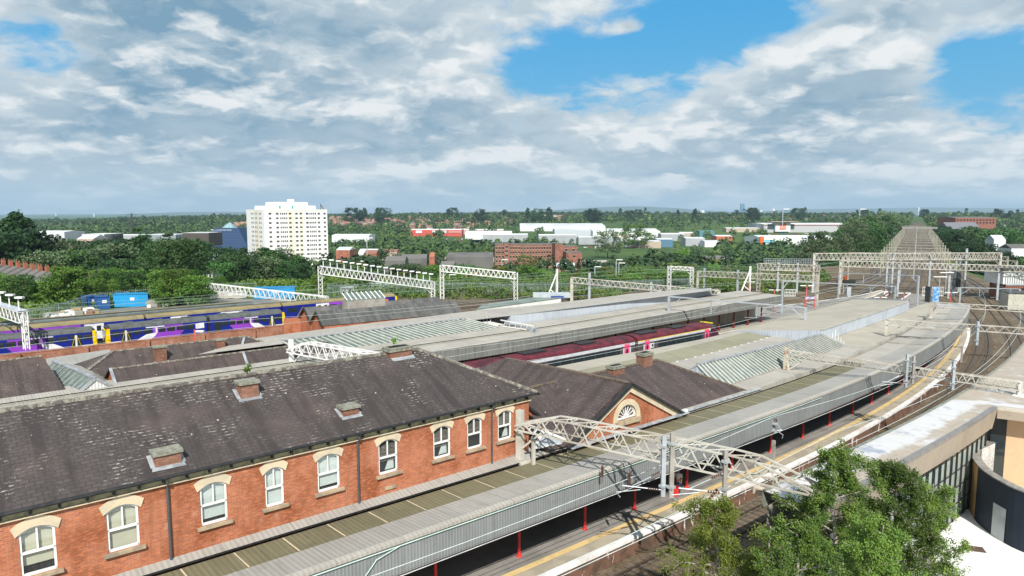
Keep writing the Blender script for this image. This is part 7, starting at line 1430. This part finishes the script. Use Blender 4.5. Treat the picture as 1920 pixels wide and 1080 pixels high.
def tree(x, y, h, kd, mi, label=None, group=None, wid=1.0, zb=None, nm='tree'):
    js = [k for k in PROTO if k[0] == kd and k[2] == mi]; key = js[rs.randint(len(js))]; pr = PROTO[key]; z = hxy(x, y) if zb is None else zb
    o = dup(pr, (x, y, z - .1), rs.uniform(0, 6.28), (h * wid, h * wid, h)); del o['_used']; o.name = nm
    tag(o, label, 'tree' if nm == 'tree' else 'bush', group); return o
def tpx(u, vt, y, kd, mi, label=None, group=None, wid=1.0, **k):
    x = azr(u, y, 5)[0]; z = hxy(x, y); h = rowz(vt, y) - z; return tree(x, y, max(h, 1.5), kd, mi, label, group, wid, z, **k)
# trees one can point at: (column, top row, distance, kind, leaves, label, width)
NT_ = [
 (38, 394, 235, 'cone', 0, 'tall dark pointed conifer at the far left, highest on that side', 1.5), (58, 432, 225, 'tall', 0, 'broad dark tree leaning on the pointed conifer', 1.4), (4, 432, 215, 'round', 0, 'dark tree cut by the frame edge below the conifer', 1.3),
 (100, 446, 250, 'round', 3, 'greyish tree right of the tall conifer', 1.3), (128, 468, 215, 'round', 1, 'rounded mid green tree above the red chimneys', 1.2), (85, 470, 205, 'round', 3, 'pale grey-green tree behind the terrace chimneys', 1.1),
 (264, 426, 290, 'poplar', 1, 'narrow poplar standing above the wood, tallest of the two', 1.5), (318, 436, 300, 'poplar', 1, 'second shorter poplar beside the office block', 1.4), (232, 446, 270, 'cone', 0, 'dark pointed tree left of the tallest poplar', 1.3),
 (335, 446, 152, 'round', 1, 'largest rounded tree behind the blue containers', 1.15), (296, 462, 165, 'tall', 1, 'bushy tree left of the largest rounded one', 1.5), (368, 492, 160, 'round', 3, 'drooping grey-green tree near the long white gantry', 1.1),
 (180, 472, 225, 'round', 0, 'dark rounded tree in the middle of the wood', 1.3), (210, 486, 205, 'round', 0, 'dark spreading tree over the brick gable', 1.4), (252, 490, 205, 'round', 0, 'dark tree below the tallest poplar', 1.2), (155, 470, 255, 'tall', 1, 'mid green upright tree behind the wood', 1.3),
 (415, 462, 262, 'round', 0, 'dark rounded tree left of the tower block', 1.2), (495, 464, 262, 'cone', 1, 'spiky dark tree against the white tower', 1.6), (515, 470, 258, 'tall', 1, 'upright tree before the white tower windows', 1.5), (548, 480, 250, 'round', 1, 'rounded bright-topped tree before the tower', 1.1), (570, 484, 248, 'cone', 0, 'dark pointed tree at the tower foot', 1.6),
 (460, 470, 245, 'round', 1, 'mid green tree at the left foot of the tower', 1.3), (435, 480, 225, 'round', 1, 'bushy tree over the white containers', 1.2), (400, 492, 235, 'round', 0, 'dark low tree over the pale sheds', 1.1),
 (985, 478, 420, 'round', 4, 'olive green tree in front of the brick mill', 1.1), (1010, 482, 410, 'round', 4, 'olive tree touching the brick mill corner', 1.0), (1280, 466, 420, 'round', 2, 'bright green tree in front of the motorway', 1.0), (1255, 475, 430, 'round', 1, 'mid green tree left of the bright one by the motorway', .9),
 (1140, 430, 700, 'round', 3, 'pale grey-green tree beyond the white sheds', 1.2), (1190, 420, 900, 'round', 2, 'bright yellow-green tree behind the white sheds', 1.6),
 (725, 468, 380, 'round', 0, 'dark tree right of the tower among low roofs', 1.2), (690, 478, 360, 'round', 3, 'silvery willow right of the tower', 1.4), (745, 480, 350, 'round', 1, 'green tree left of the red brick house', 1.1),
 (1835, 425, 560, 'round', 1, 'large spreading dark tree at the right before the church', 1.7), (1868, 428, 540, 'round', 1, 'spreading tree at the right beside white houses', 1.5),
]
for (u, vt, y, kd, mi, lb, wd) in NT_: tpx(u, vt, y, kd, mi, lb, None, wd)
GRP = {'a': ('bright green tree or tall shrub behind the yard fence', 'trees behind the yard fence'), 'b': ('leafy tree in the wood behind the yard', 'trees of the wood behind the yard'), 'c': ('low green bush between the tracks and the wood', 'lineside bushes'), 'd': ('leafy tree beside the viaduct', 'trees beside the viaduct'), 'e': ('rounded tree in the valley beyond the tracks', 'valley trees')}
for i in range(46): # bright row behind the fence
    u = -30 + i * 12.5 + rs.uniform(-6, 6); tpx(u, 512 + rs.uniform(-16, 14) + max(0, (u - 340)) * .2 + (13 if u < 115 else 0), 142 + rs.uniform(-6, 12) + (22 if u > 380 else 0) + (14 if 165 < u < 300 else 0), 'round', (2, 2, 1, 2)[i % 4], *GRP['a'], wid=1.25)
for i in range(64):
    u = rs.uniform(-60, 600); y = rs.uniform(215, 330); tpx(u, rs.uniform(452, 488) + (6 if u > 380 else 0), y, ('round', 'cone', 'round', 'tall', 'round')[i % 5], (0, 0, 1, 0, 3, 0)[i % 6], *GRP['b'], wid=rs.uniform(.9, 1.5))
for i in range(70): # scrub along the yard, centre
    u = rs.uniform(590, 1560); y = rs.uniform(172, 235) if u > 760 else rs.uniform(165, 215); y += max(0, u - 1250) * .12
    x = azr(u, y, 0)[0]; q = (x - VA[0]) * V30[0] + (y - VA[1]) * V30[1]; o_ = -(x - VA[0]) * V30[1] + (y - VA[1]) * V30[0]
    if o_ < 34 and q > 40: continue
    tree(x, y, rs.uniform(2.2, 5.5), 'bush', (2, 1, 2, 4, 2)[i % 5], *GRP['c'], wid=rs.uniform(.9, 1.5), nm='bush')
for i in range(44): # below the works and the mill
    u = rs.uniform(610, 1240); y = rs.uniform(236, 330); tpx(u, (rs.uniform(492, 503) if 740 < u < 925 else rs.uniform(503, 526) if u < 930 or u > 1110 else rs.uniform(512, 530)), y, 'round', (1, 2, 0, 3, 1)[i % 5], *GRP['e'], wid=1.3)
for i in range(34): # before the offices
    u = rs.uniform(90, 470); y = rs.uniform(360, 560); tpx(u, rs.uniform(445, 456) + (17 if u > 392 else 0), y, 'round', (1, 3, 0, 0)[i % 4], 'leafy tree before the far offices and the pyramid', 'trees before the offices', wid=1.1)
for i in range(9): tpx(1842 + i * 14, 480 + (i % 3) * 3, 285 - (i % 2) * 20, 'round', (1, 0, 2)[i % 3], 'leafy tree before the white houses at the right edge', 'trees before the right-hand houses', wid=1.2)
for i in range(46): # skyline
    u = rs.uniform(470, 1920); u = u + 60 if 1660 < u < 1770 else u; tpx(u, rs.uniform(388.5, 395), rs.uniform(1700, 2350), ('round', 'poplar', 'round', 'cone')[i % 4], 0, 'dark tree standing out on the skyline ridge', 'trees on the skyline ridge', wid=1.3)
for i in range(60): # both flanks of the viaduct
    L = 250 + i * 9 + rs.uniform(-4, 4); sd_ = 1 if i % 2 else -1
    o_ = rs.uniform(26, 46) if sd_ > 0 else -rs.uniform(22, 42); o_ = o_ if sd_ > 0 else -rs.uniform(8, 18); p = R(L, o_); z = hxy(p[0], p[1]); top = (rs.uniform(4, 11) + (L - 250) * .018) if sd_ > 0 else (rs.uniform(4, 10) if L < 420 else rs.uniform(2, 7))
    tree(p[0], p[1], max(5, top - z), 'round', (0, 1, 0, 3)[i % 4], *GRP['d'], wid=rs.uniform(.9, 1.2) if top - z < 22 else .8)
EXC = EXC_
def inexc(x, y):
    u = 960 + FPX * x / (y * cp + 35 * sp)
    return any(a < u < b and c < y < d_ for a, b, c, d_ in EXC)
HAZE = .00006
# ------------------------------------------------------------------ far woodland (reads as one mass), hills
def vnoise(x, y, sc, seed):
    r = np.random.RandomState(seed); g = r.rand(64, 64); X_ = x / sc; Y_ = y / sc; i = np.floor(X_).astype(int); j = np.floor(Y_).astype(int); fx = X_ - i; fy = Y_ - j; fx = fx * fx * (3 - 2 * fx); fy = fy * fy * (3 - 2 * fy)
    return (g[i % 64, j % 64] * (1 - fx) + g[(i + 1) % 64, j % 64] * fx) * (1 - fy) + (g[i % 64, (j + 1) % 64] * (1 - fx) + g[(i + 1) % 64, (j + 1) % 64] * fx) * fy
HX = np.array(HOUSES)
def wood(name, mat, r0, r1, n, hlo, hhi, nq, dens, seed, amin=-46, amax=46):
    r = np.random.RandomState(seed); rad = np.sqrt(r.uniform(r0 * r0, r1 * r1, n)); a = np.radians(r.uniform(amin, amax, n)); x, y = rad * np.sin(a), rad * np.cos(a)
    d_ = vnoise(x + 5000, y + 5000, 160, 3) * .6 + vnoise(x + 5000, y + 5000, 55, 4) * .4; keep = d_ < dens
    u = 960 + FPX * x / (y * cp + 35 * sp)
    for (ua, ub, ya, yb) in EXC_: keep &= ~((u > ua) & (u < ub) & (y > ya) & (y < yb))
    q = (x - VA[0]) * V30[0] + (y - VA[1]) * V30[1]; o = -(x - VA[0]) * V30[1] + (y - VA[1]) * V30[0]; keep &= ~((np.abs(o) < np.where(q > 150, 15, 34)) & (q > -60))
    # the trees thin out on the retail flats, the park and where houses stand
    flat = (u > 760) & (u < 1440) & (y > 800) & (y < 1500); keep &= ~(flat & (r.rand(n) < .87)); park = (u > 1270) & (u < 1440) & (y > 1350) & (y < 1750); keep &= ~(park & (r.rand(n) < .75))
    if len(HX):
        cell = set(map(tuple, np.floor(HX / 14).astype(int))); k2 = np.array([(int(p) , int(s_)) not in cell for p, s_ in zip(np.floor(x / 14), np.floor(y / 14))]); keep &= k2
        front = np.array([any((int(p), int(s_) + j) in cell for j in (1, 2)) for p, s_ in zip(np.floor(x / 14), np.floor(y / 14))]); keep &= ~(front & (r.rand(n) < .93))
    x, y = x[keep], y[keep]; z = hts(x, y); m = len(x); hh = r.uniform(hlo, hhi, m) * (1 + .35 * (r.rand(m) < .06)); ww = hh * r.uniform(.32, .50, m)
    dirs = r.normal(size=(m, nq, 3)); dirs /= np.linalg.norm(dirs, axis=2)[..., None]; dirs[..., 2] = np.abs(dirs[..., 2]) * 1.2 - .25
    lob = 1 + .2 * np.sin(3 * np.arctan2(dirs[..., 1], dirs[..., 0]) + r.uniform(0, 6, (m, 1))); k = r.uniform(.6, 1., (m, nq))
    c = np.stack([x[:, None] + dirs[..., 0] * ww[:, None] * lob * k, y[:, None] + dirs[..., 1] * ww[:, None] * lob * k, z[:, None] + hh[:, None] * (.42 + .55 * dirs[..., 2] * k)], -1).reshape(-1, 3)
    dn = dirs.reshape(-1, 3); N_ = len(c); e1 = np.cross(dn + r.normal(size=(N_, 3)) * .35, r.normal(size=(N_, 3))); e1 /= np.linalg.norm(e1, axis=1)[:, None]; e2 = np.cross(dn, e1); s_ = (np.repeat(ww, nq) * r.uniform(.20, .42, N_) * (26 / nq) ** .4)[:, None]; e1 *= s_; e2 *= s_
    V3 = np.stack([c - e1, c - e2, c + e1, c + e2], 1).reshape(-1, 3); o = np_mesh(name, V3, np.arange(4 * N_).reshape(N_, 4), mat); o['kind'] = 'stuff'; print(name, m, 'trees', N_, 'faces'); return o
WM = [leaf_mat('wood_dark', (.028, .065, .026), (.085, .14, .038), .2, .045), leaf_mat('wood_light', (.085, .15, .035), (.16, .22, .055), .2, .05), leaf_mat('scrub', (.075, .155, .025), (.19, .26, .055), .25, .12)]
wood('valley_woodland', WM[0], 300, 620, 2300, 8, 14, 110, .54, 21); wood('valley_woodland', WM[1], 300, 640, 1100, 6, 12, 90, .55, 22)
wood('hillside_woodland', WM[0], 620, 1500, 4600, 11, 19, 60, .54, 23); wood('hillside_woodland', WM[1], 620, 1500, 3000, 9, 16, 50, .52, 24)
wood('ridge_woodland', WM[0], 1500, 3000, 7800, 11, 20, 34, .57, 25); wood('ridge_woodland', WM[1], 1500, 2600, 3400, 9, 16, 30, .55, 26); wood('distant_woodland', WM[0], 2900, 7000, 9000, 10, 16, 12, .75, 27)
# scrub and long grass on the open ground behind the tracks
def scrub(name, mat, pts, n, h, seed, leaf=.30):
    r = np.random.RandomState(seed); poly = np.array([p[:2] for p in pts]); lo, hi = poly.min(0), poly.max(0); P_ = r.uniform(lo, hi, (n * 3, 2)); ins = np.zeros(len(P_), bool); j = len(poly) - 1
    for i in range(len(poly)):
        xi, yi = poly[i]; xj, yj = poly[j]; ins ^= ((yi > P_[:, 1]) != (yj > P_[:, 1])) & (P_[:, 0] < (xj - xi) * (P_[:, 1] - yi) / (yj - yi + 1e-9) + xi); j = i
    P_ = P_[ins][:n]; den = vnoise(P_[:, 0] + 999, P_[:, 1] + 999, 7, seed); P_ = P_[den > .25]; den = den[den > .25]; m = len(P_); z = hts(P_[:, 0], P_[:, 1]) + r.uniform(0, 1, m) ** 1.5 * h * (den * 1.6)
    c = np.column_stack([P_, z]); e1 = r.normal(size=(m, 3)); e1 /= np.linalg.norm(e1, axis=1)[:, None]; e2 = np.cross(e1, r.normal(size=(m, 3))); e2 /= np.linalg.norm(e2, axis=1)[:, None]; s_ = (leaf * r.uniform(.5, 1.4, m))[:, None]
    V3 = np.stack([c - e1 * s_, c - e2 * s_, c + e1 * s_, c + e2 * s_], 1).reshape(-1, 3); o = np_mesh(name, V3, np.arange(4 * m).reshape(m, 4), mat); o['kind'] = 'stuff'
scrub('ground_cover', WM[2], [at(590, 558, 0), at(760, 560, 0), at(960, 562, 0), at(1100, 560, 0), at(1300, 550, 0), at(1480, 552, 0), at(1560, 525, 0), (azr(1500, 330, 0)[0], 330), (azr(1100, 300, 0)[0], 300), (azr(600, 250, 0)[0], 250)], 90000, 2.0, 31)
scrub('ground_cover', WM[2], [at(-40, 612, 0), at(160, 582, 0), at(400, 556, 0), at(600, 555, 0), (azr(600, 240, 0)[0], 240), (azr(-60, 240, 0)[0], 240)], 60000, 1.6, 32)
scrub('ground_cover', WM[2], [R(150, -20), R(190, -14), R(420, -16), R(420, -60), R(230, -80), R(150, -40)], 30000, 1.8, 33, .35)
# hills on the horizon
def hill(name, pts, y, dep, col):
    xs = np.linspace(pts[0][0], pts[-1][0], 60); vs = np.interp(xs, [p[0] for p in pts], [p[1] for p in pts]); V3 = []; nx = len(xs)
    prof = [(-dep, 0), (-dep * .6, .35), (-dep * .25, .8), (0, 1), (dep * .4, .7), (dep, 0)]
    for dy_, k in prof:
        for i, (u, v) in enumerate(zip(xs, vs)): z = max(rowz(v, y), -20) ; V3.append((azr(u, y, 0)[0] * (1 + dy_ / y * .3), y + dy_, -30 + (z + 30) * k))
    F = [[a * nx + i, a * nx + i + 1, (a + 1) * nx + i + 1, (a + 1) * nx + i] for a in range(len(prof) - 1) for i in range(nx - 1)]; o = np_mesh(name, np.array(V3), np.array(F), col); o['kind'] = 'structure'; o.data.polygons.foreach_set('use_smooth', [True] * len(F))
hm = plain('moorland', (.07, .10, .05), (.09, .10, .06), .0006, .95)
hill('hills', [(760, 399), (1000, 396), (1090, 391), (1150, 387.5), (1210, 387), (1280, 391), (1340, 396), (1420, 399)], 17000, 2500, hm); hill('hills', [(1380, 399), (1480, 393), (1560, 391.5), (1650, 390.5), (1740, 389), (1850, 390), (2050, 391), (2300, 396)], 18000, 2500, hm); hill('hills', [(250, 401), (330, 398), (420, 397), (520, 399), (640, 401)], 16000, 2000, hm)
# ------------------------------------------------------------------ near birches (bottom right)
def birch(name_lab, base, h, spread, nbr, nl, seed, mat, leaf=.05, lean=(0, 0)):
    r = np.random.RandomState(seed); g = thing('birch_tree', name_lab, 'tree', base); tips = []; mb = MB(); b0 = V(base)
    tr = [b0 + V((lean[0] * f, lean[1] * f, h * f)) + V((r.normal(0, .05), r.normal(0, .05), 0)) * h * f * .3 for f in np.linspace(0, 1, 8)]
    mb.tube(tr, [h * .016 * (1.05 - f) + .012 for f in np.linspace(0, 1, 8)], 8)
    for i in range(nbr):
        f = .16 + .82 * (i / nbr); k = f * 7; p = tr[int(k)] + (tr[min(7, int(k) + 1)] - tr[int(k)]) * (k - int(k)); a = i * 2.4 + r.uniform(-.4, .4); ln = spread * (1.12 - f) ** .7 * r.uniform(.4, 1.3) * (.45 + .55 * min(1, f / .35))
        d_ = V((math.cos(a), math.sin(a), r.uniform(.15, .65))); q = [p, p + d_ * ln * .5, p + d_ * ln * .85 + V((0, 0, .04 * ln)), p + d_ * ln * 1.05 - V((0, 0, .12 * ln))]; mb.tube(q, [.045 * (1.2 - f) + .01, .022, .012, .005], 5)
        for j in range(7):
            t_ = .25 + .75 * j / 6; kk = t_ * 3; s0 = q[min(2, int(kk))]; s1 = q[min(3, int(kk) + 1)]; c = s0 + (s1 - s0) * (kk - int(kk)); tw = nrm(r.normal(size=3) + V((0, 0, .25))) * r.uniform(.35, 1.15) * (.35 + .22 * ln)
            mb.tube([c, c + tw], [.010, .004], 3); tips.append((c, c + tw))
    mb.build('trunk', plain('birch_bark' + str(seed), (.42, .38, .34), (.10, .08, .07), 6., .8), g)
    T_ = len(tips); A_ = np.array([t_[0] for t_ in tips]); B_ = np.array([t_[1] for t_ in tips]); idx_ = r.randint(0, T_, nl); f = r.uniform(.1, 1.1, nl)[:, None]
    c = A_[idx_] + (B_[idx_] - A_[idx_]) * f + r.normal(0, .085, (nl, 3)) - np.array([0, 0, .06]) * r.rand(nl, 1) * 3
    n_ = r.normal(size=(nl, 3)) + np.array([0, -.2, .8]); n_ /= np.linalg.norm(n_, axis=1)[:, None]; e1 = np.cross(n_, r.normal(size=(nl, 3))); e1 /= np.linalg.norm(e1, axis=1)[:, None]; e2 = np.cross(n_, e1); s_ = (leaf * r.uniform(.6, 1.3, nl))[:, None]
    V3 = np.stack([c - e1 * s_, c - e2 * s_ * .62, c + e1 * s_, c + e2 * s_ * .62], 1).reshape(-1, 3) - np.array(base); np_mesh('foliage', V3, np.arange(4 * nl).reshape(nl, 4), mat, parent=g); return g
BL = [leaf_mat('birch_leaves', (.055, .115, .02), (.18, .255, .045), .28, 2.6), leaf_mat('birch_leaves_yellow', (.15, .22, .03), (.30, .36, .07), .35, 2.2)]
def bpos(u, v, z): return at(u, v, z)
def bp(u, o, vt, zb=-1.):
    """stand a tree at offset o from the platform edge in pixel column u, its top at row vt"""
    L = min((k / 4 for k in range(-120, 160)), key=lambda k: abs(960 + FPX * R(k, o)[0] / (R(k, o)[1] * cp + 16 * sp) - u) if R(k, o)[1] > 6 else 1e9); q = R(L, o); return (q[0], q[1], zb), rowz(vt, q[1]) - zb
for (lab, u, o, vt, sp_w, nb_, nl_, sd_, m_) in (
 ('yellow-green young birch beside the track, leftmost of the foreground birches', 1335, -8.9, 925, 2.3, 40, 26000, 1, 1), ('small yellow-green sapling between the foreground birches', 1435, -10.2, 985, 1.3, 26, 12000, 2, 1),
 ('tall green birch rising over the near end of the ticket hall roof', 1562, -11.2, 838, 2.7, 52, 46000, 3, 0), ('broad green birch in front of the gridded glazing', 1668, -12.0, 866, 2.6, 52, 46000, 4, 0),
 ('low green birch at the bottom edge between the taller ones', 1490, -12.6, 975, 2.2, 40, 30000, 5, 0), ('full green birch at the bottom beside the white paving', 1640, -14.2, 985, 2.3, 44, 34000, 6, 0), ('slender green birch leaning over the paving edge', 1738, -12.6, 905, 1.7, 40, 26000, 7, 0)):
    b_, h_ = bp(u, o, vt); birch(lab, b_, h_, sp_w * 1.15, nb_, int(nl_ * 1.35), sd_, BL[m_], .042)
# weeds
def weed(lab, p, h, n, seed, col=2, w=.3):
    r = np.random.RandomState(seed); g = thing('weed', lab, 'plant', p); mb = MB(); C_ = []
    for k in range(7):
        a = r.uniform(0, 6.28); q = V(p) + V((math.cos(a) * w, math.sin(a) * w, h * r.uniform(.6, 1))); mb.tube([p, (V(p) + q) / 2 + V((0, 0, h * .15)), q], .008, 3); C_ += [V(p) + (q - V(p)) * f for f in r.uniform(.3, 1, n // 7)]
    mb.build('stems', BARK, g); c = np.array(C_) + r.normal(0, .06, (len(C_), 3)); m = len(c); e1 = r.normal(size=(m, 3)) * .045; e2 = r.normal(size=(m, 3)) * .03; np_mesh('leaves', np.stack([c - e1, c - e2, c + e1, c + e2], 1).reshape(-1, 3) - V(p), np.arange(4 * m).reshape(m, 4), LM[2], parent=g)
weed('purple-flowering weed growing on top of the taller roof chimney', st(10.7, 32.5, 11.35), .5, 90, 1, w=.16); weed('small green weed on the wide ridge chimney', st(19.3, 33.5, 11.6), .4, 60, 2, w=.15); weed('leafy green plant behind the curved white block wall', at(1873, 872, .2), .7, 200, 3, w=.5)
for k in list(PROTO.values()):
    for o in list(k.children) + [k]: bpy.data.objects.remove(o)
# ------------------------------------------------------------------ haze
hb = MB().prism([(-24000, -300), (24000, -300), (24000, 22500), (-24000, 22500)], -45, 420).build('haze', bpy.data.materials.new('haze_air'), kind='stuff')
hmm = hb.data.materials[0]; hmm.use_nodes = True; t = NT(hmm.node_tree); t.n.clear(); o = t.new('ShaderNodeOutputMaterial'); v_ = t.new('ShaderNodeVolumePrincipled', ins={'Color': (.55, .78, 1.), 'Density': HAZE, 'Anisotropy': .1}); t.l.new(v_.outputs[0], o.inputs['Volume'])


# ------------------------------------------------------------------ labels: tell look-alikes apart by their order
ONES = 'first second third fourth fifth sixth seventh eighth ninth tenth eleventh twelfth thirteenth fourteenth fifteenth sixteenth seventeenth eighteenth nineteenth'.split(); TENS = {20: 'twent', 30: 'thirt', 40: 'fort', 50: 'fift', 60: 'sixt', 70: 'sevent', 80: 'eight', 90: 'ninet'}
def ordw(n):
    if n < 20: return ONES[n - 1]
    t, o = n // 10 * 10, n % 10; return (TENS.get(t, 'hundred') + ('ieth' if o == 0 else 'y-' + ONES[o - 1]))
bpy.context.view_layer.update()
by = {}
for o in list(COL.objects):
    if o.parent is None and o.get('label'): by.setdefault(o['label'], []).append(o)
for lab, os_ in by.items():
    if len(os_) < 2 or len(os_) > 99: continue
    def px(o): l = o.location if o.location.length > .01 else Vector(o.bound_box[0]); return l.x / max(1, l.y)
    near = 'gantry of the row' in lab
    os_.sort(key=(lambda o: o.location.y) if near else px)
    for i, o in enumerate(os_): o['label'] = (ordw(i + 1) + ' nearest ' + lab) if near else (lab + ', ' + ordw(i + 1) + ' from the left')
